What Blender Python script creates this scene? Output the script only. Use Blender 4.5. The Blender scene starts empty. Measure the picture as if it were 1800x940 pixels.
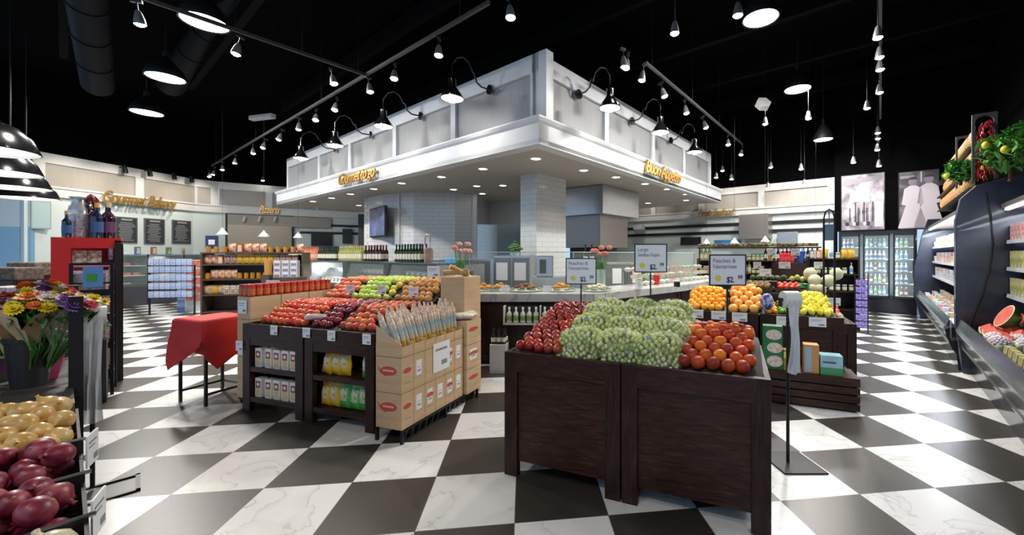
import bpy, math, random
from mathutils import Vector, Matrix, noise
random.seed(11)
R = math.radians
sc = bpy.context.scene
COL = sc.collection
# ---------------------------------------------------------------- camera, world, exposure
F, CX, CY, H = 695.2, 1008.1, 447.0, 1.46      # focal length and optical centre in pixels of the 1800x940 frame, eye height
cd = bpy.data.cameras.new('camera'); cam = bpy.data.objects.new('camera', cd); COL.objects.link(cam)
cam.location = (0, 0, H); cam.rotation_euler = (R(90), 0, 0)
cd.sensor_width = 36; cd.lens = 36 * F / 1800; cd.shift_x = (900 - CX) / 1800; cd.shift_y = -(470 - CY) / 1800
cd.clip_start = .05; cd.clip_end = 100
sc.camera = cam
w = bpy.data.worlds.new('world'); sc.world = w; w.use_nodes = True
w.node_tree.nodes['Background'].inputs[0].default_value = (.50, .72, 1.0, 1)
w.node_tree.nodes['Background'].inputs[1].default_value = 1.25
sc.view_settings.view_transform = 'Standard'; sc.view_settings.look = 'None'
sc.view_settings.exposure = -0.27; sc.view_settings.gamma = 1; sc.view_settings.use_curve_mapping = False
cy = sc.cycles
cy.max_bounces = 6; cy.diffuse_bounces = 3; cy.glossy_bounces = 3; cy.transmission_bounces = 4; cy.transparent_max_bounces = 12
cy.sample_clamp_indirect = 4; cy.caustics_reflective = False; cy.caustics_refractive = False
try:
    cy.use_denoising = True; cy.denoiser = 'OPENIMAGEDENOISE'
except Exception: pass

def light(kind, loc, power, color=(1, .95, .87), size=.1, target=None, angle=60, blend=.6, shape=None, size_y=None, name='lamp_light', spread=None):
    l = bpy.data.lights.new(name, kind); l.energy = power; l.color = color
    o = bpy.data.objects.new(name, l); COL.objects.link(o); o.location = loc
    if kind == 'AREA':
        l.size = size
        if shape: l.shape = shape
        if size_y: l.size_y = size_y
        if spread: l.spread = R(spread)
    else: l.shadow_soft_size = size
    if kind == 'SPOT': l.spot_size = R(angle); l.spot_blend = blend
    if target is not None:
        o.rotation_euler = (Vector(target) - Vector(loc)).to_track_quat('-Z', 'Y').to_euler()
    return o

# ---------------------------------------------------------------- where things stand
def G(px, py, z=0.0):                      # the point of a horizontal plane seen at a pixel of the photograph
    d = (H - z) * F / (py - CY)
    return Vector(((px - CX) * d / F, d, z))
def A(px, py, d):                          # the point at distance d seen at a pixel
    return Vector(((px - CX) * d / F, d, H + (CY - py) * d / F))
class Frame:
    def __init__(s, ox, oy, deg):
        s.o = Vector((ox, oy)); s.a = R(deg); s.e1 = Vector((math.cos(s.a), math.sin(s.a))); s.e2 = Vector((-math.sin(s.a), math.cos(s.a)))
    def w(s, x, y, z=0.0):
        p = s.o + s.e1 * x + s.e2 * y
        return Vector((p.x, p.y, z))
    def hit(s, px, py, ly):                # (local x, z) where a pixel meets the upright plane local y = ly
        dx = (px - CX) / F; D = Vector((dx, 1.0))
        t = (ly + s.o.dot(s.e2)) / D.dot(s.e2)
        p = D * t - s.o
        return p.dot(s.e1), H + (CY - py) * t / F
    def hx(s, px, py, lx):                 # (local y, z) on the upright plane local x = lx
        dx = (px - CX) / F; D = Vector((dx, 1.0))
        t = (lx + s.o.dot(s.e1)) / D.dot(s.e1)
        p = D * t - s.o
        return p.dot(s.e2), H + (CY - py) * t / F
    def off(s, x, y, deg=0):
        p = s.w(x, y); return Frame(p.x, p.y, math.degrees(s.a) + deg)
FR = Frame(-.463, 2.63, -22.15)            # twin dark bins in front (grapes, peaches)
FL = Frame(-3.10, 3.70, -18.2)             # apple stand on the left
FO = Frame(1.30, 4.60, -22.8)              # citrus bins
ST = Frame(0, 0, -37.81)                   # the store's own axes: +y runs down the cooler aisle
LF = Frame(.0172, .0221, 52.19)                    # onion table at the left edge

# ---------------------------------------------------------------- mesh collector
def inroom(p, px, py, lim=11.9):        # keep a hanging lamp on this side of the back wall
    s = p.dot(Vector((ST.e2.x, ST.e2.y, 0)))
    return A(px, py, p.y * lim / s) if s > lim else p
class MB:
    def __init__(s): s.v = []; s.f = []; s.m = []
    def add(s, vs, fs, m=0, M=None):
        n = len(s.v)
        s.v += [tuple(M @ Vector(v)) for v in vs] if M is not None else [tuple(v) for v in vs]
        s.f += [tuple(i + n for i in f) for f in fs]; s.m += [m] * len(fs) if isinstance(m, int) else list(m)
        return s
    def bb(s, x0, x1, y0, y1, z0, z1, m=0, M=None):
        return s.add([(x0, y0, z0), (x1, y0, z0), (x1, y1, z0), (x0, y1, z0), (x0, y0, z1), (x1, y0, z1), (x1, y1, z1), (x0, y1, z1)],
                     [(0, 3, 2, 1), (4, 5, 6, 7), (0, 1, 5, 4), (1, 2, 6, 5), (2, 3, 7, 6), (3, 0, 4, 7)], m, M)
    def box(s, c, d, m=0, M=None):
        return s.bb(c[0] - d[0] / 2, c[0] + d[0] / 2, c[1] - d[1] / 2, c[1] + d[1] / 2, c[2] - d[2] / 2, c[2] + d[2] / 2, m, M)
    def beam(s, p, q, wd, ht, m=0):        # a rectangular bar between two points, p and q at its mid line
        p, q = Vector(p), Vector(q); L = (q - p).length; d = (q - p).normalized()
        rot = d.to_track_quat('X', 'Z').to_matrix().to_4x4()
        return s.bb(0, L, -wd / 2, wd / 2, -ht / 2, ht / 2, m, Matrix.Translation(p) @ rot)
    def cyl(s, p, q, r, r2=None, n=12, m=0, cap=True):
        p, q = Vector(p), Vector(q); r2 = r if r2 is None else r2
        rot = (q - p).to_track_quat('Z', 'Y').to_matrix()
        vs = []
        for c, rr in ((p, r), (q, r2)):
            for i in range(n):
                a = 2 * math.pi * i / n
                vs.append(c + rot @ Vector((rr * math.cos(a), rr * math.sin(a), 0)))
        fs = [(i, (i + 1) % n, n + (i + 1) % n, n + i) for i in range(n)]
        if cap: fs += [tuple(range(n - 1, -1, -1)), tuple(range(n, 2 * n))]
        return s.add(vs, fs, m)
    def lathe(s, prof, c=(0, 0, 0), n=14, m=0, M=None):
        vs = []; fs = []; ms = []
        for r, z in prof:
            for i in range(n):
                a = 2 * math.pi * i / n
                vs.append((c[0] + r * math.cos(a), c[1] + r * math.sin(a), c[2] + z))
        for k in range(len(prof) - 1):
            for i in range(n):
                j = (i + 1) % n
                fs.append((k * n + i, k * n + j, (k + 1) * n + j, (k + 1) * n + i)); ms.append(m if isinstance(m, int) else m[k])
        return s.add(vs, fs, ms, M)
    def ball(s, c, r, n=10, k=6, m=0, sq=(1, 1, 1), M=None):
        vs = [(c[0], c[1], c[2] - r * sq[2])]; fs = []
        for i in range(1, k):
            t = math.pi * i / k
            for j in range(n):
                a = 2 * math.pi * j / n
                vs.append((c[0] + r * sq[0] * math.sin(t) * math.cos(a), c[1] + r * sq[1] * math.sin(t) * math.sin(a), c[2] - r * sq[2] * math.cos(t)))
        vs.append((c[0], c[1], c[2] + r * sq[2])); T = len(vs) - 1
        for j in range(n):
            j2 = (j + 1) % n
            fs.append((0, 1 + j2, 1 + j)); fs.append((T, T - n + j, T - n + j2))
            for i in range(k - 2):
                a = 1 + i * n
                fs.append((a + j, a + j2, a + n + j2, a + n + j))
        return s.add(vs, fs, m, M)
    def prism(s, poly, z0, z1, m=0, M=None):      # polygon in xy pulled up
        n = len(poly)
        vs = [(x, y, z0) for x, y in poly] + [(x, y, z1) for x, y in poly]
        return s.add(vs, [(i, (i + 1) % n, n + (i + 1) % n, n + i) for i in range(n)] + [tuple(range(n - 1, -1, -1)), tuple(range(n, 2 * n))], m, M)
    def yprism(s, poly, y0, y1, m=0, M=None):     # polygon in xz pulled along y
        n = len(poly)
        vs = [(x, y0, z) for x, z in poly] + [(x, y1, z) for x, z in poly]
        return s.add(vs, [(i, n + i, n + (i + 1) % n, (i + 1) % n) for i in range(n)] + [tuple(range(n)), tuple(range(2 * n - 1, n - 1, -1))], m, M)
    def tube(s, pts, r, n=6, m=0, taper=1.0):
        pts = [Vector(p) for p in pts]; vs = []; fs = []
        for k, p in enumerate(pts):
            d = (pts[min(k + 1, len(pts) - 1)] - pts[max(k - 1, 0)]).normalized()
            rot = d.to_track_quat('Z', 'Y').to_matrix(); rr = r * (1 + (taper - 1) * k / max(1, len(pts) - 1))
            for i in range(n):
                a = 2 * math.pi * i / n
                vs.append(p + rot @ Vector((rr * math.cos(a), rr * math.sin(a), 0)))
        for k in range(len(pts) - 1):
            for i in range(n):
                j = (i + 1) % n
                fs.append((k * n + i, k * n + j, (k + 1) * n + j, (k + 1) * n + i))
        fs += [tuple(range(n - 1, -1, -1)), tuple(range((len(pts) - 1) * n, len(pts) * n))]
        return s.add(vs, fs, m)
    def mesh(s, name, mats, smooth=35):
        me = bpy.data.meshes.new(name); me.from_pydata(s.v, [], s.f); me.update()
        for m in (mats if isinstance(mats, (list, tuple)) else [mats]): me.materials.append(m)
        me.polygons.foreach_set('material_index', s.m)
        if smooth:
            me.polygons.foreach_set('use_smooth', [True] * len(s.f))
            me.set_sharp_from_angle(angle=R(smooth))
        return me
    def build(s, name, mats, parent=None, loc=(0, 0, 0), rz=0, smooth=35, bev=0, kind=None):
        o = bpy.data.objects.new(name, s.mesh(name, mats, smooth)); COL.objects.link(o)
        o.location = loc; o.rotation_euler = (0, 0, rz)
        if parent is not None: o.parent = parent
        if bev:
            b = o.modifiers.new('bevel', 'BEVEL'); b.width = bev; b.segments = 2; b.limit_method = 'ANGLE'
        if kind: o['kind'] = kind
        return o
def tag(o, label, cat, group=None, kind=None):
    o['label'] = label; o['category'] = cat
    if group: o['group'] = group
    if kind: o['kind'] = kind
    return o
def thing(name, label, cat, loc=(0, 0, 0), rz=0, group=None):
    o = bpy.data.objects.new(name, None); COL.objects.link(o); o.location = loc; o.rotation_euler = (0, 0, rz)
    o.empty_display_size = .1
    return tag(o, label, cat, group)
class Proto:                               # a kind of thing whose copies share meshes: body mesh and child parts
    def __init__(s, name, me, kids=()): s.name = name; s.me = me; s.kids = kids
    def put(s, loc, label, cat, group=None, rot=(0, 0, 0), sc_=1.0):
        o = bpy.data.objects.new(s.name, s.me); COL.objects.link(o)
        o.location = loc; o.rotation_euler = rot; o.scale = (sc_,) * 3 if not isinstance(sc_, tuple) else sc_
        tag(o, label, cat, group)
        for nm, me in s.kids:
            k = bpy.data.objects.new(nm, me); COL.objects.link(k); k.parent = o
        return o
def text(string, size, mat, parent=None, name='lettering', loc=(0, 0, 0), rot=(R(90), 0, 0), ext=.001, shear=0, align='CENTER', offset=0, spacing=1.0, sx=1.0):
    cu = bpy.data.curves.new('t', 'FONT'); cu.body = string; cu.size = size; cu.extrude = ext; cu.shear = shear; cu.align_x = align
    cu.offset = offset; cu.space_character = spacing; cu.resolution_u = 3
    t = bpy.data.objects.new('t', cu); COL.objects.link(t)
    dg = bpy.context.evaluated_depsgraph_get(); me = bpy.data.meshes.new_from_object(t.evaluated_get(dg))
    bpy.data.objects.remove(t); bpy.data.curves.remove(cu)
    me.materials.clear(); me.materials.append(mat)
    o = bpy.data.objects.new(name, me); COL.objects.link(o); o.location = loc; o.rotation_euler = rot; o.scale = (sx, 1, 1)
    if parent is not None: o.parent = parent
    return o

# ---------------------------------------------------------------- materials
MATS = {}
def mat(name, col=(.8, .8, .8), rough=.5, metal=0, emit=None, es=0, spec=.5, alpha=1, trans=0, coat=0):
    if name in MATS: return MATS[name]
    m = bpy.data.materials.new(name); m.use_nodes = True; b = m.node_tree.nodes['Principled BSDF']
    b.inputs['Base Color'].default_value = (*col, 1); b.inputs['Roughness'].default_value = rough; b.inputs['Metallic'].default_value = metal
    b.inputs['Specular IOR Level'].default_value = spec; b.inputs['Alpha'].default_value = alpha; b.inputs['Transmission Weight'].default_value = trans
    b.inputs['Coat Weight'].default_value = coat
    if emit: b.inputs['Emission Color'].default_value = (*emit, 1); b.inputs['Emission Strength'].default_value = es
    MATS[name] = m; return m
def NN(m): return m.node_tree.nodes, m.node_tree.links, m.node_tree.nodes['Principled BSDF']
def ramp(nd, stops, interp='LINEAR'):
    r = nd.new('ShaderNodeValToRGB'); r.color_ramp.interpolation = interp
    e = r.color_ramp.elements
    while len(e) < len(stops): e.new(.5)
    for i, (p, c) in enumerate(stops): e[i].position = p; e[i].color = (*c, 1)
    return r
def noisy(name, stops, scale=8, detail=4, rough=.5, metal=0, stretch=(1, 1, 1), bump=0, distort=0, coat=0, spec=.5, interp='LINEAR'):
    m = mat(name, (.5, .5, .5), rough, metal, coat=coat, spec=spec)
    nd, lk, b = NN(m)
    if nd.get('done'): return m
    tc = nd.new('ShaderNodeTexCoord'); mp = nd.new('ShaderNodeMapping'); mp.inputs['Scale'].default_value = stretch
    n = nd.new('ShaderNodeTexNoise'); n.inputs['Scale'].default_value = scale; n.inputs['Detail'].default_value = detail; n.inputs['Distortion'].default_value = distort
    r = ramp(nd, stops, interp); r.name = 'done'
    lk.new(tc.outputs['Object'], mp.inputs[0]); lk.new(mp.outputs[0], n.inputs[0]); lk.new(n.outputs[0], r.inputs[0]); lk.new(r.outputs[0], b.inputs[0])
    if bump:
        bp = nd.new('ShaderNodeBump'); bp.inputs['Strength'].default_value = bump; bp.inputs['Distance'].default_value = .01
        lk.new(n.outputs[0], bp.inputs['Height']); lk.new(bp.outputs[0], b.inputs['Normal'])
    return m
def fruit(name, stops, blush=None, rough=.3, scale=14, amt=.6, coat=.2, bump=0):   # colour varies from piece to piece, with a blush over each
    m = mat(name, stops[0][1], rough, coat=coat, spec=.32)
    nd, lk, b = NN(m)
    oi = nd.new('ShaderNodeObjectInfo'); r = ramp(nd, stops); lk.new(oi.outputs['Random'], r.inputs[0]); out = r.outputs[0]
    tc = nd.new('ShaderNodeTexCoord'); n = nd.new('ShaderNodeTexNoise'); n.noise_dimensions = '4D'; n.inputs['Scale'].default_value = scale; n.inputs['Detail'].default_value = 3
    mu = nd.new('ShaderNodeMath'); mu.operation = 'MULTIPLY'; mu.inputs[1].default_value = 50; lk.new(oi.outputs['Random'], mu.inputs[0]); lk.new(mu.outputs[0], n.inputs['W'])
    lk.new(tc.outputs['Object'], n.inputs['Vector'])
    if blush:
        r2 = ramp(nd, [(.42, (0, 0, 0)), (.62, (amt,) * 3)]); lk.new(n.outputs[0], r2.inputs[0])
        mx = nd.new('ShaderNodeMix'); mx.data_type = 'RGBA'; lk.new(r2.outputs[0], mx.inputs[0]); lk.new(out, mx.inputs[6]); mx.inputs[7].default_value = (*blush, 1); out = mx.outputs[2]
    lk.new(out, b.inputs[0])
    if bump:
        bp = nd.new('ShaderNodeBump'); bp.inputs['Strength'].default_value = bump; bp.inputs['Distance'].default_value = .01
        lk.new(n.outputs[0], bp.inputs['Height']); lk.new(bp.outputs[0], b.inputs['Normal'])
    return m
def glow(name, col, s, sample=False):
    m = mat(name, col, .5, emit=col, es=s)
    if not sample: m.cycles.emission_sampling = 'NONE'
    return m
WOOD = noisy('dark_stained_wood', [(.3, (.014, .005, .003)), (.55, (.042, .015, .009)), (.75, (.080, .032, .019))], 6, 6, .42, stretch=(1.2, 1.2, 9), bump=.12, distort=1.2, coat=.05, spec=.3)
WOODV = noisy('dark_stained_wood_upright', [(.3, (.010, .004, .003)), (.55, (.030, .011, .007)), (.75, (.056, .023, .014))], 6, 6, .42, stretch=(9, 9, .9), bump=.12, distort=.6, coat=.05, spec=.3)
BLK = mat('black_metal', (.012, .012, .014), .4, .3)
BLKP = mat('black_paint', (.006, .006, .008), .55)
WHITE = mat('white_paint', (.72, .74, .76), .45)
CARD = noisy('cardboard', [(.35, (.56, .38, .22)), (.65, (.66, .47, .29))], 3, 3, .75, stretch=(1, 1, 6))
STEEL = noisy('brushed_steel', [(.3, (.42, .43, .45)), (.7, (.58, .6, .62))], 5, 4, .3, 1, stretch=(1, 1, 30))
PAPER = mat('white_card', (.86, .87, .88), .6)
INK = mat('dark_ink', (.03, .03, .05), .6)
GREYINK = mat('grey_ink', (.25, .27, .33), .6)
GLASS = mat('clear_glass', (.75, .9, .88), .03, alpha=.07, spec=.5)
def clear(name, col, a, rough=.05):
    return mat(name, col, rough, alpha=a, spec=.8)
# ---------------------------------------------------------------- lamps that stand for nothing but light inside real fixtures come with the fixtures below
# ---------------------------------------------------------------- floor
T = .5199; YAW = .1255; TX, TY = 1.0935, -4.1777
fm = mat('marble_and_slate_tiles', (.5, .5, .5), .3, spec=.4)
nd, lk, b = NN(fm)
tc = nd.new('ShaderNodeTexCoord'); sp = nd.new('ShaderNodeSeparateXYZ'); lk.new(tc.outputs['Object'], sp.inputs[0])
def M2(op, a, b_=None, c=None):
    n = nd.new('ShaderNodeMath'); n.operation = op
    for i, v in enumerate((a, b_, c)):
        if v is None: continue
        if isinstance(v, (int, float)): n.inputs[i].default_value = v
        else: lk.new(v, n.inputs[i])
    return n.outputs[0]
u = M2('DIVIDE', sp.outputs[0], T); v = M2('DIVIDE', sp.outputs[1], T)
fu, fv = M2('FLOOR', u), M2('FLOOR', v)
par = M2('FLOORED_MODULO', M2('ADD', fu, fv), 2)
cb = nd.new('ShaderNodeCombineXYZ'); lk.new(fu, cb.inputs[0]); lk.new(fv, cb.inputs[1])
wn = nd.new('ShaderNodeTexWhiteNoise'); lk.new(cb.outputs[0], wn.inputs['Vector'])
va = nd.new('ShaderNodeVectorMath'); va.operation = 'MULTIPLY_ADD'; lk.new(wn.outputs['Color'], va.inputs[0]); va.inputs[1].default_value = (9, 9, 9); lk.new(tc.outputs['Object'], va.inputs[2])
n1 = nd.new('ShaderNodeTexNoise'); n1.inputs['Scale'].default_value = 2.6; n1.inputs['Detail'].default_value = 7; n1.inputs['Distortion'].default_value = .7; lk.new(va.outputs[0], n1.inputs[0])
vein = ramp(nd, [(.0, (.74, .74, .73)), (.480, (.73, .73, .72)), (.497, (.54, .54, .54)), (.503, (.69, .69, .68)), (.62, (.76, .76, .75)), (.80, (.70, .70, .69))]); lk.new(n1.outputs[0], vein.inputs[0])
n2 = nd.new('ShaderNodeTexNoise'); n2.inputs['Scale'].default_value = 1.7; n2.inputs['Detail'].default_value = 8; n2.inputs['Distortion'].default_value = 1.0; lk.new(va.outputs[0], n2.inputs[0])
slate = ramp(nd, [(.25, (.034, .029, .025)), (.495, (.044, .038, .032)), (.503, (.060, .052, .045)), (.511, (.044, .038, .033)), (.8, (.056, .048, .041))]); lk.new(n2.outputs[0], slate.inputs[0])
mx = nd.new('ShaderNodeMix'); mx.data_type = 'RGBA'; lk.new(par, mx.inputs[0]); lk.new(vein.outputs[0], mx.inputs[6]); lk.new(slate.outputs[0], mx.inputs[7])
du = M2('ABSOLUTE', M2('SUBTRACT', M2('FRACT', u), .5)); dv = M2('ABSOLUTE', M2('SUBTRACT', M2('FRACT', v), .5))
gr = M2('GREATER_THAN', M2('MAXIMUM', du, dv), .4965)
mg = nd.new('ShaderNodeMix'); mg.data_type = 'RGBA'; lk.new(gr, mg.inputs[0]); lk.new(mx.outputs[2], mg.inputs[6]); mg.inputs[7].default_value = (.16, .15, .14, 1)
lk.new(mg.outputs[2], b.inputs[0])
lk.new(M2('MULTIPLY_ADD', par, .10, .24), b.inputs['Roughness'])
c_, s_ = math.cos(YAW), math.sin(YAW)
ox = (c_ * -TX + s_ * TY) * T; oy = (s_ * -TX - c_ * TY) * T
MB().bb(-60 * T, 60 * T, -10 * T, 60 * T, -.1, 0).build('floor', fm, loc=(ox, oy, 0), rz=YAW, smooth=0, kind='structure')

# ---------------------------------------------------------------- wall materials
def bead(name, col, pitch=.085):
    m = mat(name, col, .5); nd, lk, b = NN(m)
    tc = nd.new('ShaderNodeTexCoord'); sp = nd.new('ShaderNodeSeparateXYZ'); lk.new(tc.outputs['Object'], sp.inputs[0])
    d = nd.new('ShaderNodeMath'); d.operation = 'DIVIDE'; d.inputs[1].default_value = pitch; lk.new(sp.outputs[0], d.inputs[0])
    f = nd.new('ShaderNodeMath'); f.operation = 'FRACT'; lk.new(d.outputs[0], f.inputs[0])
    r = ramp(nd, [(0, (0, 0, 0)), (.10, (1, 1, 1)), (.90, (1, 1, 1)), (1, (0, 0, 0))]); lk.new(f.outputs[0], r.inputs[0])
    bp = nd.new('ShaderNodeBump'); bp.inputs['Strength'].default_value = .35; bp.inputs['Distance'].default_value = .003; lk.new(r.outputs[0], bp.inputs['Height']); lk.new(bp.outputs[0], b.inputs['Normal'])
    n = nd.new('ShaderNodeTexNoise'); n.inputs['Scale'].default_value = 3; n.inputs['Detail'].default_value = 1
    mp = nd.new('ShaderNodeMapping'); mp.inputs['Scale'].default_value = (14, 14, .2); lk.new(tc.outputs['Object'], mp.inputs[0]); lk.new(mp.outputs[0], n.inputs[0])
    r2 = ramp(nd, [(.3, tuple(c * .94 for c in col)), (.7, tuple(min(1, c * 1.04) for c in col))]); lk.new(n.outputs[0], r2.inputs[0]); lk.new(r2.outputs[0], b.inputs[0])
    return m
BEADB = bead('grey_beadboard', (.40, .37, .33)); BEADC = bead('pale_beadboard', (.34, .35, .36))
def tiled(name, c1, c2, mortar, bw, bh, rough=.15):
    m = mat(name, c1, rough); nd, lk, b = NN(m)
    tc = nd.new('ShaderNodeTexCoord'); sp = nd.new('ShaderNodeSeparateXYZ'); lk.new(tc.outputs['Object'], sp.inputs[0])
    a = nd.new('ShaderNodeMath'); a.operation = 'ADD'; lk.new(sp.outputs[0], a.inputs[0]); lk.new(sp.outputs[1], a.inputs[1])
    c = nd.new('ShaderNodeCombineXYZ'); lk.new(a.outputs[0], c.inputs[0]); lk.new(sp.outputs[2], c.inputs[1])
    br = nd.new('ShaderNodeTexBrick'); lk.new(c.outputs[0], br.inputs[0]); br.inputs['Color1'].default_value = (*c1, 1); br.inputs['Color2'].default_value = (*c2, 1); br.inputs['Mortar'].default_value = (*mortar, 1)
    br.inputs['Scale'].default_value = 1; br.inputs['Mortar Size'].default_value = .004; br.inputs['Brick Width'].default_value = bw; br.inputs['Row Height'].default_value = bh
    lk.new(br.outputs[0], b.inputs[0]); return m
TILE = tiled('white_wall_tile', (.66, .68, .69), (.62, .65, .66), (.42, .44, .45), .30, .10)
WALLP = mat('cool_white_wall', (.66, .74, .73), .6)
WARMW = mat('white_trim_paint', (.70, .70, .68), .45)
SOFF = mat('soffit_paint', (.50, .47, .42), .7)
BLACKW = mat('flat_black_wall', (.0022, .0022, .0026), .95, spec=.05)

def segf(p, q):
    d = Vector((q[0] - p[0], q[1] - p[1])); return Frame(p[0], p[1], math.degrees(math.atan2(d.y, d.x))), d.length
def wall(name, p, q, z0, z1, m, th=.1, y0=0, ex=0):
    f, L = segf(p, q)
    return MB().bb(-ex, L + ex, y0, y0 + th, z0, z1).build(name, m, loc=(f.o.x, f.o.y, 0), rz=f.a, smooth=0, kind='structure')
def frieze(name, p, q, z0, z1, posts, bm, tm, rail=.2, low=.22, pw=.14):
    f, L = segf(p, q)
    o = MB().bb(0, L, .05, .12, z0, z1).build(name, bm, loc=(f.o.x, f.o.y, 0), rz=f.a, smooth=0, kind='structure')
    t = MB().bb(0, L, 0, .05, z1 - rail, z1)
    t.bb(0, L, 0, .05, z0, z0 + low).bb(0, L, -.03, .0, z0 + low - .05, z0 + low)
    for s in posts: t.bb(max(0, s - pw / 2), min(L, s + pw / 2), 0, .05, z0 + low, z1 - rail)
    t.build('trim', tm, o, smooth=0)
    return f, L
def sx(p, q, px):                         # distance along p->q where a pixel column meets it
    f, L = segf(p, q); return f.hit(px, 0, 0)[0]

# ---------------------------------------------------------------- perimeter walls
KL = 1.3
WA, WB, WC, WD, WE = [(a * KL, b_ * KL) for a, b_ in ((-10.6, 7.75), (-10.25, 10.7), (-9.95, 11.1), (-8.06, 12.4), (-7.0, 13.0))]
WF = (-1.0, 19.5)
def KZ(z): return H + (z - H) * KL
left_line = [WA, WB, WC, WD, WE, WF]
post_px = {0: [63, 246], 1: [377], 2: [473], 3: [553], 4: []}
for i in range(5):
    p, q = left_line[i], left_line[i + 1]
    ps = [sx(p, q, x) for x in post_px[i]]
    if i == 0: ps = [.12, sx(p, q, 246), sx(p, q, 378)]
    frieze('wall_frieze_left', p, q, KZ(2.63), KZ(3.5), ps, BEADB, WARMW, rail=.26, low=.28, pw=.21)
    f, L = segf(p, q)
    wall('wall_left', p, q, 0, KZ(2.63), WALLP, y0=.08, ex=.1)
    wall('wall_upper_left', p, q, KZ(3.5), 6.2, BLACKW, y0=.3, ex=.4)
BK = ST.off(0, 12.5)
XR = BK.hit(1467, 0, 0)[0]
pB, qB = BK.w(-9.5, 0), BK.w(XR, 0)
frieze('wall_frieze_back', pB, qB, 2.63, 3.5, [sx(pB, qB, x) for x in (1072, 1148, 1232, 1338, 1461)], BEADB, WARMW, pw=.17)
wall('wall_back', pB, qB, 0, 2.63, WALLP, y0=.1)
for z, h in ((2.38, .045), (2.14, .045)):
    f, L = segf(pB, qB); MB().bb(0, L, .06, .1, z - h, z + h).build('trim_stripe', BLKP, loc=(f.o.x, f.o.y, 0), rz=f.a, smooth=0, kind='structure')
    f, L = segf(WD, WE); MB().bb(-.55, L + 3, .03, .07, KZ(z) - h, KZ(z) + h).build('trim_stripe', BLKP, loc=(f.o.x, f.o.y, 0), rz=f.a, smooth=0, kind='structure')
wall('wall_upper_back', pB, qB, 3.5, 6.2, BLACKW, y0=.3)
pR, qR = BK.w(XR, 0), BK.w(5, 0)
wall('wall_back_right', pR, qR, 2.06, 6.2, BLACKW, y0=-.02)
wall('wall_back_right', BK.w(XR, 0), BK.w(XR + .06, 0), 0, 2.1, BLACKW, y0=-.02)
wall('wall_right', ST.w(1.9, 12.6), ST.w(1.9, -2), 0, 6.2, BLACKW)
# front-left wall with the entrance, its daylight a glow in the pane
E0, E1, E2 = [(a * KL, b_ * KL) for a, b_ in ((-13.5, 6.9), (-10.62, 7.74), (-11.15, 7.585))]
wall('wall_entrance', E0, E1, KZ(2.0), KZ(2.70), mat('pale_blue_wall', (.50, .62, .68), .5))
wall('wall_upper_left', E0, E1, KZ(2.70), 6.2, BLACKW, y0=-.02)
wall('wall_entrance', E2, E1, 0, KZ(2.0), mat('blue_wall', (.22, .42, .62), .4))
f, L = segf(E0, E2)
dr = MB().bb(0, L, .03, .06, .1, 2.1).build('window_1', glow('daylight_glow_glass', (.42, .58, .70), .8), loc=(f.o.x, f.o.y, 0), rz=f.a, smooth=0, kind='structure')  # pane glows by itself in place of daylight outside
m_ = MB()
for x in (0, L * .5, L - .06): m_.bb(x, x + .06, -.02, .1, 0, 2.16)
m_.bb(0, L, -.02, .1, 1.75, 1.83).bb(0, L, -.02, .1, 2.1, 2.16).bb(0, L, -.02, .1, 0, .12)
m_.build('window_frame', mat('grey_frame', (.12, .14, .17), .4, .5), dr, smooth=0)

# ---------------------------------------------------------------- ceiling, ducts, joists
MB().bb(-20, 20, -3, 26, 6.2, 6.3).build('ceiling', BLACKW, smooth=0, kind='structure')
DUCT = mat('dark_duct', (.007, .008, .012), .6, .3, spec=.2)
def duct(p, q, r):
    p, q = Vector(p), Vector(q)
    m_ = MB().cyl(p, q, r, n=20)
    n = int((q - p).length / .9)
    for i in range(1, n): c = p.lerp(q, i / n); d = (q - p).normalized() * .02; m_.cyl(c - d, c + d, r + .015, n=20)
    return m_
t = duct(A(118, -260, 4.6), A(172, 150, 8.3), .24).build('round_duct', DUCT); tag(t, 'large round black duct running along the ceiling at the far left', 'duct')
t = duct(A(430, -40, 7.2), A(300, 150, 10.2), .28).build('round_duct', DUCT); tag(t, 'round black duct behind the left hanging bay lights', 'duct')
for i, u_ in enumerate(range(-4, 16, 2)):
    o = MB().beam(ST.w(-14, u_, 5.85), ST.w(1.8, u_, 5.85), .12, .3).build('trim_joist', mat('black_joist', (.003, .003, .0035), .8, spec=.1), kind='structure', smooth=0)

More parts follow.
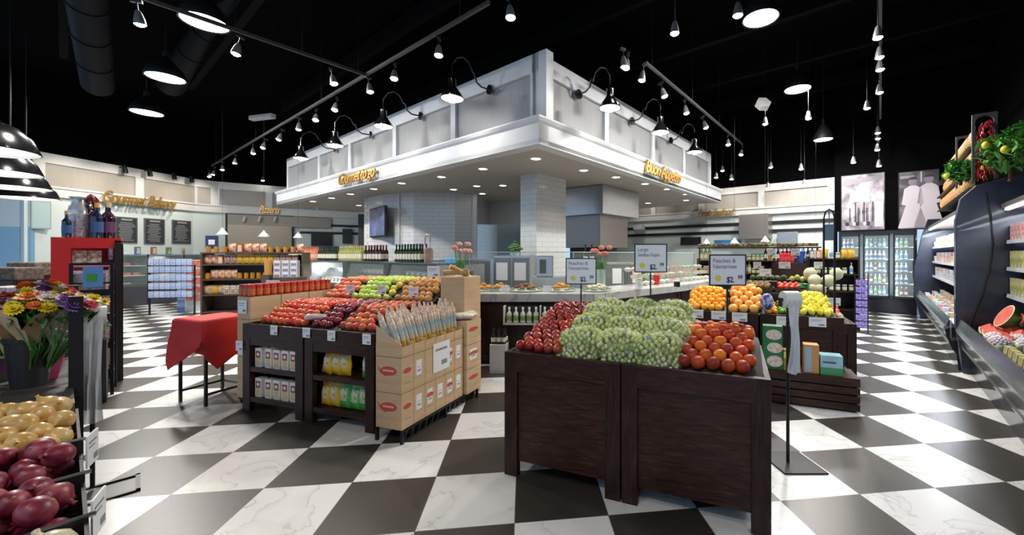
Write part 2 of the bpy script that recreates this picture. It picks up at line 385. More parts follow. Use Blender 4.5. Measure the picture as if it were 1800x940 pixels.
# ---------------------------------------------------------------- the white canopy over the kitchen island
ZS, ZF, ZT = 2.98, 3.34, 4.30
C0 = A(947, 248, 1); dC = (ZS - H) * F / (CY - 250); C0 = Vector(((947 - CX) * dC / F, dC))
fC = Frame(C0.x, C0.y, -37.81)             # e1 points right-near, e2 runs down the aisle
LL = -fC.hit(486, 0, 0)[0]; RR = fC.hx(1267, 0, 0)[0]
CANW = mat('canopy_white_paint', (.70, .735, .77), .4)
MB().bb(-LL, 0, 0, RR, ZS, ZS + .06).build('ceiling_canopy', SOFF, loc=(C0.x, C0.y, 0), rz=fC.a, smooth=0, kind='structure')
PROF = [(0, ZS - .012), (0, ZF - .09), (-.03, ZF - .06), (-.05, ZF - .02), (-.05, ZF), (.2, ZF), (.2, ZS - .012)]   # (outwards negative, z)
def fascia(name, p, q, ext0, ext1):
    f, L = segf(p, q); prof = [(y, z - (.003 if ext0 and z < ZS else 0)) for y, z in PROF]
    vs = [(0 - ext0 * (y < 0) * -y / .05 * .05 * 0 - (-y if y < 0 else 0) * ext0, y, z) for y, z in prof] + [(L + (-y if y < 0 else 0) * ext1, y, z) for y, z in prof]
    n = len(prof); m_ = MB().add(vs, [(i, (i + 1) % n, n + (i + 1) % n, n + i) for i in range(n)] + [tuple(range(n)), tuple(range(2 * n - 1, n - 1, -1))])
    return m_.build(name, CANW, loc=(f.o.x, f.o.y, 0), rz=f.a, smooth=0, kind='structure')
fascia('trim_canopy_left', fC.w(-LL, 0), fC.w(0, 0), 0, 1)
fascia('trim_canopy_right', fC.w(0, 0), fC.w(0, RR), 1, 0)
MB().cyl(fC.w(-.16, RR, ZS), fC.w(-.16, RR, ZF), .16, n=24).build('trim_canopy_end', CANW, kind='structure')
sb = .13
pl, pr = fC.w(-LL + .45, sb), fC.w(-sb, sb)
frieze('wall_canopy_left', pl, pr, ZF - .02, ZT, [.05] + [sx(pl, pr, x) for x in (560, 614, 693, 796)] + [sx(pl, pr, 938)], BEADC, CANW, rail=.26, low=.06, pw=.13)
pl2, pr2 = fC.w(-sb, sb), fC.w(-sb, RR - .45)
frieze('wall_canopy_right', pl2, pr2, ZF - .02, ZT, [.03] + [sx(pl2, pr2, x) for x in (1067, 1149, 1203)] + [(pr2 - pl2).length - .06], BEADC, CANW, rail=.26, low=.06, pw=.13)
MB().box((C0.x, C0.y, 0), (.01, .01, .01)) if False else None
cp = fC.w(-sb, sb); MB().bb(-.012, .15, -.0, .15, ZF, ZT).build('trim_corner_post', CANW, loc=(cp.x - .0, cp.y, 0), rz=fC.a, smooth=0, kind='structure')
# tiled pier and tiled room under the canopy
pp = G(943, 303.5, ZS); MB().bb(-.42, 0, 0, .87, 0, ZS).build('wall_tiled_pier', TILE, loc=(pp.x, pp.y, 0), rz=fC.a, smooth=0, kind='structure')
rp = [G(x, y, ZS) for x, y in ((640, 349), (673, 342), (702, 340), (727, 338), (800, 339.5), (834, 342))]
m_ = MB().prism([(p.x, p.y) for p in rp] + [(rp[-1].x, rp[-1].y + 3), (rp[0].x, rp[0].y + 3)], 0, ZS)
m_.build('wall_tiled_room', TILE, smooth=0, kind='structure')
a_ = rp[-1]; MB().bb(-.04, .06, -.05, .05, 0, ZS).build('trim_white_post', WARMW, loc=(a_.x, a_.y, 0), smooth=0, kind='structure')
a_ = rp[2]; MB().cyl((a_.x, a_.y - .02, 0), (a_.x, a_.y - .02, ZS), .03).build('trim_corner', WARMW, kind='structure')
# deep lintel seen between the tiled room and the pier
MB().bb(-4.2, 1.5, 0, .1, 2.35, ZS).build('wall_lintel', WARMW, loc=A(880, 380, 11.6).xy.to_3d(), rz=R(-20), smooth=0, kind='structure')

# ---------------------------------------------------------------- gold letters
GOLD = mat('gold_letters', (.62, .36, .10), .35, .75)
def goldsign(word, p, size, rz, label, sxx=1.0, off=.004):
    o = text(word, size, GOLD, None, 'sign_lettering', p, (R(90), 0, rz), ext=.02, shear=.42, offset=off, spacing=.92, sx=sxx)
    return tag(o, label, 'sign')
lx0, z0 = fC.hit(594, 0, -.07)[0], 0; lx1 = fC.hit(660, 0, -.07)[0]
p_ = fC.w((lx0 + lx1) / 2, -.075, ZS + .07); goldsign('Gourmet to go', p_, .36, fC.a, 'gold script Gourmet to go lettering on the left fascia of the white canopy', (lx1 - lx0) / 2.10)
fCr, _ = segf(fC.w(0, 0), fC.w(0, RR)); a0, a1 = fCr.hit(1131, 0, -.07)[0], fCr.hit(1197, 0, -.07)[0]
p_ = fCr.w((a0 + a1) / 2, -.075, ZS + .08); goldsign('Buon Appetito', p_, .36, fCr.a, 'gold script Buon Appetito lettering on the right fascia of the white canopy', (a1 - a0) / 2.12)
f, L = segf(WA, WB); a0, a1 = f.hit(172, 0, -.07)[0], f.hit(306, 0, -.07)[0]
p_ = f.w((a0 + a1) / 2, -.12, KZ(2.62)); goldsign('Gourmet Bakery', p_, .50, f.a, 'large gold script Gourmet Bakery lettering on the bakery wall', (a1 - a0) / 3.25, .006)
f, L = segf(WC, WD); a0, a1 = f.hit(447, 0, -.07)[0], f.hit(497, 0, -.07)[0]
p_ = f.w((a0 + a1) / 2, -.1, KZ(2.68)); goldsign('Pizzeria', p_, .38, f.a, 'small gold lettering above the dark oven opening', (a1 - a0) / 1.5)
f, L = segf(pB, qB); a0, a1 = f.hit(1221, 0, -.07)[0], f.hit(1296, 0, -.07)[0]
p_ = f.w((a0 + a1) / 2, -.1, 2.66); goldsign('Fresh Seafood', p_, .32, f.a, 'small gold lettering on the far back wall right of the canopy', (a1 - a0) / 2.05)
# ---------------------------------------------------------------- lamps
BULB = glow('lamp_bulb', (1, .95, .86), 60); DISC = glow('bay_light_lens', (1, .97, .90), 9); DOWN = glow('downlight_lens', (1, .93, .80), 12)
SHADE = mat('black_enamel', (.008, .008, .010), .18, coat=.8); INNER = mat('white_enamel', (.8, .8, .78), .4)
# high bay discs
hb = [(360, 41, 82), (291, 138, 65), (258, 199, 53), (1337, 34, 66), (1402, 158, 48), (1447, 246, 34)]
for i, (x, y, wd) in enumerate(hb):
    p = inroom(G(x, y, 4.8), x, y, 11.2); zb = p.z; r = wd * p.y / F / 2 / (1 + .18 * abs(x - CX) / F)
    side = ('left', 'right')[i > 2]; which = ['nearest', 'middle', 'farthest'][i % 3]
    t = thing('bay_light', f'{which} of the three round glowing bay lights in the {side} row under the ceiling', 'ceiling light', p, group=f'bay lights {side}')
    MB().lathe([(r * .93, .012), (0, .012)], n=28).build('lens', DISC, t)
    MB().lathe([(r, 0), (r * 1.02, .02), (r * .9, .14), (r * .35, .34), (r * .18, .4), (r * .18, .5)], n=28).build('shade', BLKP, t)
    MB().cyl((0, 0, .45), (0, 0, 6.19 - zb), .012).build('stem', BLKP, t)
    light('AREA', (p.x, p.y, zb - .03), 110 if i == 5 else 230, (1, .96, .9), r * 1.6, shape='DISK', name='bay_light_beam')
# canopy downlights
dl = [(942, 279), (1026, 299.5), (1083, 311.5), (1134, 323), (1173, 332.5), (1206, 341.5), (849, 297), (776, 311), (706, 322), (657, 332), (616, 341), (583, 348), (550, 354), (631, 361), (797, 333), (838, 327), (848, 340.5), (884, 326), (1080, 361), (1139, 357), (1206, 352)]
for i, (x, y) in enumerate(dl):
    z = ZS if y < 356 and x > 500 else ZS
    p = G(x, y, ZS - .004)
    o = MB().lathe([(.075, .0), (0, .001)], n=16, m=1).lathe([(.075, -.004), (.105, -.004), (.105, .008)], n=16).build('recessed_downlight', [WARMW, DOWN], loc=p)
    row = 'along the front edge, right of the corner' if i < 6 else 'along the front edge, left of the corner' if i < 13 else 'in the inner part, near the tiled room' if i < 18 else 'in the inner right part beyond the tiled pier'
    tag(o, f'recessed downlight in the canopy soffit {row}', 'downlight', 'downlights ' + row)
    if i < 14 or i == 18: light('SPOT', (p.x, p.y, ZS - .03), 42, (1, .90, .76), .05, target=(p.x, p.y, 0), angle=120, blend=.9, name='downlight_beam')
# barn lights on goosenecks
def barn(root_name, wallp, shade_p, label, grp):
    t = thing(root_name, label, 'wall lamp', wallp, group=grp)
    S = shade_p - wallp; n = Vector((S.x, S.y, 0)); L = n.length; n.normalize()
    m_ = MB().cyl(Vector((0, 0, 0)), n * .03, .075, n=16); m_.build('wall_plate', SHADE, t)
    top = S.z + .62
    pts = [Vector((0, 0, 0)), n * L * .25, n * L * .38 + Vector((0, 0, .05)), n * L * .44 + Vector((0, 0, .18)), n * L * .48 + Vector((0, 0, top - .18)), n * L * .58 + Vector((0, 0, top - .05)), n * L * .74 + Vector((0, 0, top)), n * L * .9 + Vector((0, 0, top - .05)), n * L + Vector((0, 0, top - .17)), n * L + Vector((0, 0, S.z + .2))]
    MB().tube(pts, .014, 8).build('gooseneck_arm', SHADE, t)
    MB().lathe([(.165, -.05), (.15, -.0), (.075, .10), (.055, .14), (.055, .24), (.0, .25)], S, n=20).lathe([(.155, -.045), (.06, .1), (0, .1)], S, n=20, m=1).build('lamp_shade', [SHADE, INNER], t)
    MB().ball(S + Vector((0, 0, -.035)), .055, 12, 8, sq=(1, 1, 1.2)).build('bulb', BULB, t)
    q = wallp + S
    light('SPOT', q + Vector((0, 0, -.12)), 30, (1, .92, .80), .05, target=q - n * .42 + Vector((0, 0, -1.2)), angle=110, blend=.8, name='barn_lamp_beam')
fl, _ = segf(pl, pr); fr_, _ = segf(pl2, pr2)
bl = [((862, 158), (795, 168)), ((740, 204), (674, 218)), ((652, 237), (589, 252)), ((590, 262), (529, 275))]
names = ['nearest the corner', 'second from the corner', 'third from the corner', 'farthest from the corner']
for i, (a, s) in enumerate(bl):
    lx, z = fl.hit(a[0], a[1], 0); P = fl.w(lx, 0, z); lx2, z2 = fl.hit(s[0], s[1], -.62); S = fl.w(lx2, -.62, 0)
    zz = H + (CY - s[1]) * S.y / F
    barn('barn_lamp', P, Vector((S.x, S.y, zz)), f'black gooseneck barn lamp on the left canopy face, {names[i]}', 'barn lamps left')
br_ = [((1016, 166), (1072, 185)), ((1110, 213), (1161, 229)), ((1178, 247), (1221, 264)), ((1226, 272), (1246, 271))]
for i, (a, s) in enumerate(br_[:3]):
    lx, z = fr_.hit(a[0], a[1], 0); P = fr_.w(lx, 0, z); lx2, z2 = fr_.hit(s[0], s[1], -.62); S = fr_.w(lx2, -.62, 0)
    zz = H + (CY - s[1]) * S.y / F
    barn('barn_lamp', P, Vector((S.x, S.y, zz)), f'black gooseneck barn lamp on the right canopy face, {names[i] if i < 2 else names[3]}', 'barn lamps right')
# tracks and track heads
ZK = 4.45
def trk(a, b_, label):
    p, q = G(a[0], a[1], ZK), G(b_[0], b_[1], ZK)
    o = MB().beam(p, q, .035, .045).build('light_track', mat('track_grey', (.05, .05, .05), .5), smooth=0); hm = MB(); [hm.cyl(p.lerp(q, k_) + Vector((0, 0, .02)), p.lerp(q, k_) + Vector((0, 0, 6.19 - ZK)), .006, n=6) for k_ in (.04, .35, .65, .96)]; hm.build('hanger', BLK, o)
    return tag(o, label, 'light track')
trk((860, 4), (372, 291), 'long black light track over the left aisle, parallel to the left canopy face')
trk((641, 131), (238, -8), 'short black light track crossing to the left bay lights')
trk((1135, 110), (1305, 253), 'black light track beside the right canopy face')
tt = MB().beam(ST.w(0, 2.5, ZK), ST.w(0, 11, ZK), .035, .045).build('light_track', mat('track_grey'), smooth=0); tag(tt, 'long black light track straight overhead down the cooler aisle', 'light track')
hd_body = MB().lathe([(.055, -.05), (.05, .0), (.03, .08), (.02, .10), (0, .1)], n=14).lathe([(.051, -.046), (.02, .02), (0, .02)], n=14, m=1).mesh('lamp_can', [mat('grey_track_can', (.25, .25, .26), .35, .4), BULB])
hd_stem = MB().cyl((0, 0, .08), (0, 0, .2), .008).box((0, 0, .2), (.04, .1, .03)).mesh('stem', BLK)
hd_lens = MB().ball((0, 0, -.048), .047, 14, 6, sq=(1, 1, .55)).mesh('lens', BULB)
HEAD = Proto('track_light', hd_body, [('stem', hd_stem), ('lens', hd_lens)])
heads = {  # group: list of (px, py, aim)
 'on the left aisle track': [(897, 8), (771, 72), (693, 116), (650, 142), (589, 180), (555, 196), (525, 210), (491, 228), (463, 243), (445, 254), (413, 270), (391, 268), (375, 289), (368, 294)],
 'on the cross track near the left bay lights': [(586, 126), (416, 74), (245, 14)],
 'beside the right canopy face': [(1101, 82), (1097, 104), (1129, 124), (1167, 153), (1206, 184), (1240, 212), (1280, 229), (1303, 262), (1331, 281)],
 'overhead down the cooler aisle': [(1543, 60), (1546, 95), (1547, 117), (1546, 158), (1524, 186), (1543, 230), (1543, 240), (1542, 260), (1545, 288)],
 'scattered over the produce on the right': [(1186, 52), (1297, 20), (1421, 204), (1345, 214), (1408, 294), (1500, 282), (1355, 291), (1414, 322), (1350, 327), (1286, 312), (1259, 309), (1270, 297)],
 'above the bakery wall': [(161, 290), (405, 321), (462, 315)],
}
def trf(a, b_): p, q = G(a[0], a[1], ZK), G(b_[0], b_[1], ZK); return segf((p.x, p.y), (q.x, q.y))[0]
TRL = {'on the left aisle track': trf((860, 4), (365, 296)), 'on the cross track near the left bay lights': trf((238, -8), (641, 131)), 'beside the right canopy face': trf((1135, 110), (1305, 253))}
def headl(z_): return Proto('track_light', hd_body, [('stem', MB().cyl((0, 0, .08), (0, 0, (6.19 - z_) / HS), .006).mesh('stem', BLK)), ('lens', hd_lens)])
HS = 1.0
k = 0
for grp, lst in heads.items():
    for j, (x, y) in enumerate(lst):
        z = ZK - .2 if grp != 'above the bakery wall' else 4.3
        p = G(x, y, z)
        if grp in TRL: fT = TRL[grp]; ax = fT.hit(x, y, 0)[0]; p = fT.w(ax, 0, ZK - .27)
        if grp not in TRL: p = inroom(p, x, y)
        (HEAD if grp in TRL else headl(p.z)).put(p, f'small track spotlight head {grp}', 'spotlight', 'spotlights ' + grp, (R(random.uniform(-18, 6)) if grp in TRL else 0, R(random.uniform(-12, 12)) if grp in TRL else 0, random.uniform(-1, 1)), HS)
# aimed beams from those heads, with a few more added to brighten
def beam(x, y, tx, ty, tz, e=150, ang=48, z=None):
    p = G(x, y, (ZK - .3) if z is None else z); light('SPOT', p, e, (1, .93, .84), .06, target=(tx, ty, tz), angle=ang, blend=.7, name='track_and_fill_beam')
beam(897, 8, -2.2, 3.9, .8, 170); beam(771, 72, -2.8, 4.6, .8, 150); beam(589, 180, -3.2, 6.0, .2, 170); beam(445, 254, -6.5, 9.0, 1, 200)
beam(416, 74, -4.4, 4.3, .5, 200); beam(245, 14, -2.6, 2.0, .8, 150); beam(586, 126, -1.6, 3.4, .7, 150); beam(693, 116, -4.5, 6.5, .0, 170)
beam(1186, 52, .7, 2.4, .9, 170, 55); beam(1101, 82, .3, 3.0, 1.0, 150); beam(1297, 20, 1.9, 4.3, .9, 150, 52); beam(1280, 229, 3.6, 7.6, 1.2, 220, 60)
beam(1543, 60, 3.2, 5.0, 0, 110, 70); beam(1546, 158, 4.6, 6.5, 0, 90, 70); beam(1543, 240, 5.6, 8.2, .2, 120, 60); beam(1421, 204, 2.6, 4.6, .8, 190); beam(1206, 184, 1.6, 6.3, .9, 160)
for x_, y_ in ((1.4, -.6), (-.4, -1.2), (-2.2, -.6)): light('SPOT', (x_, y_, 4.3), 130, (1, .93, .84), .25, target=(x_ * .8, 2.4, .3), angle=85, blend=.9, name='track_and_fill_beam')  # unseen spots added to brighten the foreground, no track heads there
beam(245, 14, -4.9, 4.5, 1.0, 170, 60); beam(416, 74, -5.2, 4.6, .8, 120, 60)  # extra beams added to brighten the left racks, doubling two heads
# bakery wall wash
f, L = segf(WA, WB)
for s in (.5, 1.2, 2.0, 2.8): light('SPOT', f.w(s * KL, -1.3, 4.25), 115, (1, .9, .75), .05, target=f.w(s * KL, .05, 3.0), angle=80, blend=.9, name='bakery_beam')
f, L = segf(pB, qB); Lb = L
for s in (Lb - 5.3, Lb - 2.6, Lb - 1.0): light('SPOT', f.w(s, -1.0, 3.6), 38, (1, .92, .8), .05, target=f.w(s, .05, 2.5), angle=90, blend=.9, name='back_wall_beam')
# small blacks on the bakery frieze
for px, py in ((213, 297), (257, 303), (300, 309), (331, 315)):
    f, L = segf(WA, WB); lx, z = f.hit(px, py, -.05)
    t = thing('wall_spotlight', 'small black wall spotlight clamped on the bakery frieze', 'spotlight', f.w(lx, 0, z), f.a, 'bakery frieze spotlights')
    MB().cyl((0, -.0, .06), (0, -.16, .06), .02).build('arm', BLK, t); MB().cyl((0, -.16, .1), (0, -.2, -.12), .05, .065).build('lamp_head', BLK, t)
# dome pendants far left
dm = MB().lathe([(.46, 0), (.455, .02), (.40, .16), (.30, .28), (.15, .36), (.07, .38), (.07, .46), (0, .46)], n=32).lathe([(.45, .0), (.39, .15), (.28, .26), (0, .34)], n=32, m=1).mesh('lamp_shade', [SHADE, INNER])
dl_ = MB().lathe([(.43, .03), (0, .03)], n=28).mesh('diffuser', glow('pendant_diffuser', (1, .97, .92), 3.5)); ds = MB().cyl((0, 0, .45), (0, 0, 3.57), .01).mesh('stem', BLK)
for i, (x, y, nm) in enumerate([(-47, 262, 'nearest and topmost'), (-16, 303, 'second'), (18, 330, 'third'), (46, 349, 'lowest and farthest')]):
    p = G(x, y, 2.62)
    Proto('dome_pendant', dm, [('diffuser', dl_), ('stem', ds)]).put(p, f'glossy black dome pendant at the left edge, {nm} of the four', 'pendant lamp', 'dome pendants')
# dark ceiling speaker boxes
o = MB().bb(-.35, .35, -.06, .06, -.05, .05).build('ceiling_vent', mat('pale_vent', (.55, .55, .55), .5), loc=A(461, 206, 9.5), rz=R(-15)); tag(o, 'pale rectangular ceiling vent left of the canopy', 'vent')
o = MB().prism([(.14 * math.cos(i * math.pi / 3), .14 * math.sin(i * math.pi / 3)) for i in range(6)], -.05, .05).build('ceiling_speaker', mat('pale_vent'), loc=A(1341, 183, 7.5)); o.rotation_euler = (R(60), 0, 0); tag(o, 'pale hexagonal ceiling speaker right of the canopy', 'speaker')
for x, y in ((1378, 461), (1600, 461)): pass

# ---------------------------------------------------------------- island counter, deli cases
MARB = noisy('grey_white_marble', [(.3, (.50, .50, .49)), (.48, (.58, .58, .57)), (.51, (.36, .36, .36)), (.54, (.56, .56, .55)), (.8, (.62, .62, .6))], 2.2, 8, .2, distort=1.4)
front = [(-1.62, 5.2), (.28, 5.2), (1.9, 6.75), (3.3, 8.5)]; back = [(2.75, 8.95), (1.4, 7.2), (0, 5.95), (-1.62, 5.95)]
t = thing('island_counter', 'long dark counter with a thick pale marble top under the canopy corner', 'counter', (0, 0, 0))
MB().prism(front + back, .835, .945).build('marble_top', MARB, t, smooth=0, bev=.008)
ins = [(-1.55, 5.30), (.24, 5.30), (1.83, 6.82), (3.22, 8.52)]
MB().prism(ins + [(2.85, 8.85), (1.45, 7.15), (.05, 5.88), (-1.55, 5.88)], 0, .834).build('base', WOODV, t, smooth=0)
for a, b_ in zip(ins, ins[1:]):
    f, L = segf(a, b_); n = max(1, round(L / .95)); m_ = MB()
    for i in range(n):
        m_.bb(i * L / n + .05, i * L / n + .07, -.015, 0, .1, .8).bb((i + 1) * L / n - .07, (i + 1) * L / n - .05, -.015, 0, .1, .8).bb(i * L / n + .07, (i + 1) * L / n - .07, -.015, 0, .1, .12)
    m_.build('panel_moulding', WOOD, t, loc=(f.o.x, f.o.y, 0), rz=f.a, smooth=0)
m_ = MB().bb(-.87, .0, 5.14, 5.16, .58, .79).build('niche_back', mat('niche_black', (.01, .01, .01), .6), t, smooth=0)
MB().bb(-.88, .03, 5.02, 5.16, .565, .58).bb(-.895, -.88, 5.02, 5.16, .565, .80).bb(.03, .045, 5.02, 5.16, .565, .80).bb(-.43, -.42, 5.02, 5.16, .58, .8).build('bottle_niche', mat('cream_frame', (.6, .6, .55), .5), t, smooth=0)
t['label'] = t['label']
# glass guard on the counter
GE = mat('glass_edge', (.55, .75, .70), .15)
gt = thing('sneeze_guard', 'clear glass sneeze guard standing along the back of the marble counter', 'glass guard', (0, 0, 0))
gl = [(-1.55, 5.86), (0.0, 5.86), (1.42, 7.12), (2.7, 8.85)]
for i, (a, b_) in enumerate(zip(gl, gl[1:])):
    f, L = segf(a, b_)
    MB().bb(.01, L - .01, 0, .01, .95, 1.49).build('glass_panel', GLASS, gt, loc=(f.o.x, f.o.y, 0), rz=f.a, smooth=0)
    MB().bb(.0, L, -.002, .012, 1.49, 1.5).build('top_edge', GE, gt, loc=(f.o.x, f.o.y, 0), rz=f.a, smooth=0)
    MB().bb(0, .012, -.002, .012, .946, 1.49).bb(L - .012, L, -.002, .012, .946, 1.49).build('end_post', STEEL, gt, loc=(f.o.x, f.o.y, 0), rz=f.a, smooth=0)
# stainless back equipment under the canopy
def steelcab(px0, px1, ztop, d, doors, label, rz=0, depth=.7):
    x0, x1 = (px0 - CX) * d / F, (px1 - CX) * d / F; t = thing('steel_cabinet', label, 'kitchen cabinet', ((x0 + x1) / 2, d, 0), rz)
    w2 = (x1 - x0) / 2; MB().bb(-w2, w2, 0, depth, 0, ztop).build('body', STEEL, t, smooth=0, bev=.005)
    for i in range(doors):
        a = -w2 + i * 2 * w2 / doors; q = MB().bb(a + .015, a + 2 * w2 / doors - .015, -.025, -.001, .12, ztop - .04).build('door', mat('dark_steel', (.18, .19, .20), .3, .9), t, smooth=0)
        MB().bb(a + w2 / doors - .1, a + w2 / doors + .1, -.03, -.026, ztop - .42, ztop - .12).build('notice', PAPER, q, smooth=0)
    return t
steelcab(866, 932, 1.44, 6.75, 2, 'grey two-door steel cabinet with paper notices, behind the marble counter', R(-8), .3)
steelcab(752, 862, 1.36, 8.4, 3, 'low white-fronted steel back counter left of the two-door cabinet', 0)
t = steelcab(1062, 1140, 1.30, 8.0, 2, 'low steel back counter under the hood right of the tiled pier', R(20), .4)
# range hood
hp = G(1024, 325, ZS)
t = thing('range_hood', 'brushed steel extractor hood hanging right of the tiled pier', 'extractor hood', (hp.x + .25, hp.y + 1.0, 0), fC.a)
MB().bb(-.85, .85, -.8, .8, 2.35, ZS - .01).build('upper_hood', STEEL, t, smooth=0); MB().bb(-.65, .65, -.6, .6, 1.62, 2.35).build('lower_skirt', mat('warm_steel', (.30, .27, .25), .35, .9), t, smooth=0)
MB().bb(-.60, .35, -.1, .6, 0, 1.62).build('range', mat('dark_range', (.04, .035, .03), .5), t, smooth=0)
# hanging wall screen on the tiled room
wp = rp[0]; f, L = segf((rp[0].x, rp[0].y), (rp[1].x, rp[1].y)); x0, z1 = f.hit(645, 367, -.12); x1, z0 = f.hit(681, 415, -.12)
t = thing('wall_television', 'wall mounted television with a dim blue picture on the tiled room', 'television', f.w((x0 + x1) / 2, -.12, (z0 + z1) / 2), f.a + R(-6))
W2, H2 = (x1 - x0) / 2, (z1 - z0) / 2
MB().bb(-W2, W2, 0, .06, -H2, H2).build('housing', BLKP, t, smooth=0, bev=.01); MB().bb(-W2 + .03, W2 - .03, -.006, -.001, -H2 + .03, H2 - .03).build('screen', noisy('blue_screen', [(.35, (.03, .04, .12)), (.6, (.10, .14, .32)), (.8, (.25, .28, .4))], 2, 3, .2), t, smooth=0)
MB().bb(-.06, .06, .06, .11, -.1, .1).build('bracket', BLK, t, smooth=0)
o = MB().bb(-.12, .12, -.0, .1, 0, 2.6).build('trim_dark_post', BLKP, loc=A(637, 400, 11.2).xy.to_3d(), smooth=0, kind='structure')

# ---------------------------------------------------------------- product prototypes
def prof_bottle(h, r, neck=.3): return [(0, 0), (r, .004), (r, h * .55), (r * .95, h * .62), (r * .36, h * .74), (r * .33, h * .97), (r * .38, h), (0, h)]
def bottle(h, r, glass, label, cap, nm='bottle'):
    b = MB().lathe(prof_bottle(h, r), n=12).mesh(nm, glass)
    l = MB().lathe([(r * 1.015, h * .16), (r * 1.015, h * .46)], n=12).mesh('label', label)
    c = MB().lathe([(r * .40, h * .86), (r * .40, h * 1.005), (0, h * 1.006)], n=10).mesh('cap', cap)
    return Proto(nm, b, [('paper_label', l), ('cap', c)])
CREAM = mat('cream_label', (.72, .68, .55), .6)
B_RED = bottle(.31, .038, mat('dark_red_glass', (.03, .008, .012), .08, coat=.5), CREAM, mat('red_foil', (.12, .01, .015), .4))
B_GRN = bottle(.31, .038, mat('dark_green_glass', (.010, .025, .008), .08, coat=.5), CREAM, mat('green_foil', (.015, .02, .03), .4))
B_WHT = bottle(.31, .038, mat('yellow_green_glass', (.36, .38, .10), .08, coat=.5), CREAM, mat('pale_foil', (.5, .45, .25), .4))
B_ROS = bottle(.31, .038, mat('rose_glass', (.62, .20, .10), .08, coat=.5), mat('rose_label', (.7, .45, .3), .6), mat('rose_foil', (.45, .12, .08), .4))
B_DRS = bottle(.20, .035, mat('white_dressing', (.70, .70, .60), .2), mat('green_label', (.22, .34, .12), .6), PAPER)
B_SYR = bottle(.18, .030, mat('dark_syrup', (.02, .01, .008), .1), CREAM, BLKP)
def jar(h, r, body, lid, lab=None, nm='jar'):
    b = MB().lathe([(0, 0), (r, .003), (r, h * .8), (r * .85, h * .86), (0, h * .86)], n=12).mesh(nm, body)
    kids = [('lid', MB().lathe([(r * .93, h * .84), (r * .93, h), (0, h)], n=12).mesh('lid', lid))]
    if lab: kids.append(('paper_label', MB().lathe([(r * 1.02, h * .15), (r * 1.02, h * .65)], n=12).mesh('paper_label', lab)))
    return Proto(nm, b, kids)
J_SAL = jar(.115, .030, mat('red_salsa', (.45, .04, .015), .15), mat('red_lid', (.5, .05, .03), .4), mat('salsa_label', (.60, .16, .06), .5))
J_HON = jar(.12, .04, mat('amber_honey', (.55, .25, .02), .1), mat('gold_lid', (.5, .35, .1), .3, .8))
J_GRN = jar(.12, .04, mat('green_pickle', (.12, .16, .03), .15), mat('white_lid', (.7, .7, .7), .4), CREAM)
J_CLR = jar(.16, .055, clear('clear_plastic', (.75, .82, .82), .45), mat('white_lid'))
def carton(wd, dp, h, body, panel, accent, nm='carton'):
    b = MB().bb(-wd / 2, wd / 2, -dp / 2, dp / 2, 0, h).mesh(nm, body, smooth=0)
    p = MB().bb(-wd * .36, wd * .36, -dp / 2 - .002, -dp / 2, h * .10, h * .50).bb(-wd * .36, wd * .36, -dp / 2 - .002, -dp / 2, h * .5, h * .85, 1).bb(-wd * .2, wd * .2, -dp / 2 - .003, -dp / 2 - .002, h * .6, h * .75, 2).mesh('printed_panel', [panel, accent, PAPER], smooth=0)
    return Proto(nm, b, [('printed_panel', p)])
def pouch(wd, dp, h, body, panel, nm='pouch', crimp=.12):
    m_ = MB(); nx, nz = 6, 10; vs = []
    for s in (-1, 1):
        for j in range(nz + 1):
            for i in range(nx + 1):
                u_, v_ = i / nx * 2 - 1, j / nz; fat = (1 - u_ ** 4) * (math.sin(math.pi * min(1, max(0, (v_ - 0.01) / (1 - crimp)))) ** .45 if v_ < 1 - crimp else 0)
                vs.append((wd / 2 * u_ * (1 - .06 * math.sin(math.pi * v_)), s * (dp / 2 * fat * (1 + .12 * math.sin(7 * u_ + 9 * v_)) + .001), h * v_))
    N = (nx + 1) * (nz + 1)
    for s in range(2):
        for j in range(nz):
            for i in range(nx):
                a = s * N + j * (nx + 1) + i; q = (a, a + 1, a + nx + 2, a + nx + 1); m_.f.append(q if s == 0 else q[::-1]); m_.m.append(1 if (2 < j < 8 and 0 < i < nx - 1 and s == 0) else 0)
    m_.v = vs
    return Proto(nm, m_.mesh(nm, [body, panel], smooth=60))
def rowof(protos, p, q, n, label, cat, grp, jit=.004, rot=0, sc_=1.0, tilt=0):
    p, q = Vector(p), Vector(q)
    for i in range(n):
        pr_ = protos[i % len(protos)] if isinstance(protos, (list, tuple)) else protos
        c = p.lerp(q, i / max(1, n - 1)); c.x += random.uniform(-jit, jit); c.y += random.uniform(-jit, jit)
        pr_.put(c, label, cat, grp, (R(tilt), 0, rot + random.uniform(-.06, .06)), sc_)
# bottles in the counter niche, pedestal with bottles in front of the counter
rowof(B_DRS, (-.83, 5.09, .581), (-.48, 5.09, .581), 5, 'dressing bottle in the left half of the counter niche', 'bottle', 'niche bottles left', rot=0)
rowof(B_DRS, (-.37, 5.09, .581), (-.02, 5.09, .581), 5, 'dressing bottle in the right half of the counter niche', 'bottle', 'niche bottles right', rot=0)
pd = G(875, 657, 0); z_ = H - (606 - CY) * pd.y / F
o = MB().bb(-.1, .1, 0, .22, 0, z_).build('white_pedestal', mat('pedestal_grey', (.55, .55, .55), .5), loc=pd, smooth=0, bev=.004); tag(o, 'small white pedestal box on the floor in front of the dark counter', 'pedestal')
for r_ in range(2): rowof(B_SYR, (pd.x - .065, pd.y + .06 + r_ * .08, z_), (pd.x + .065, pd.y + .06 + r_ * .08, z_), 3, 'dark bottle with cream label on the white pedestal', 'bottle', 'pedestal bottles', rot=0)
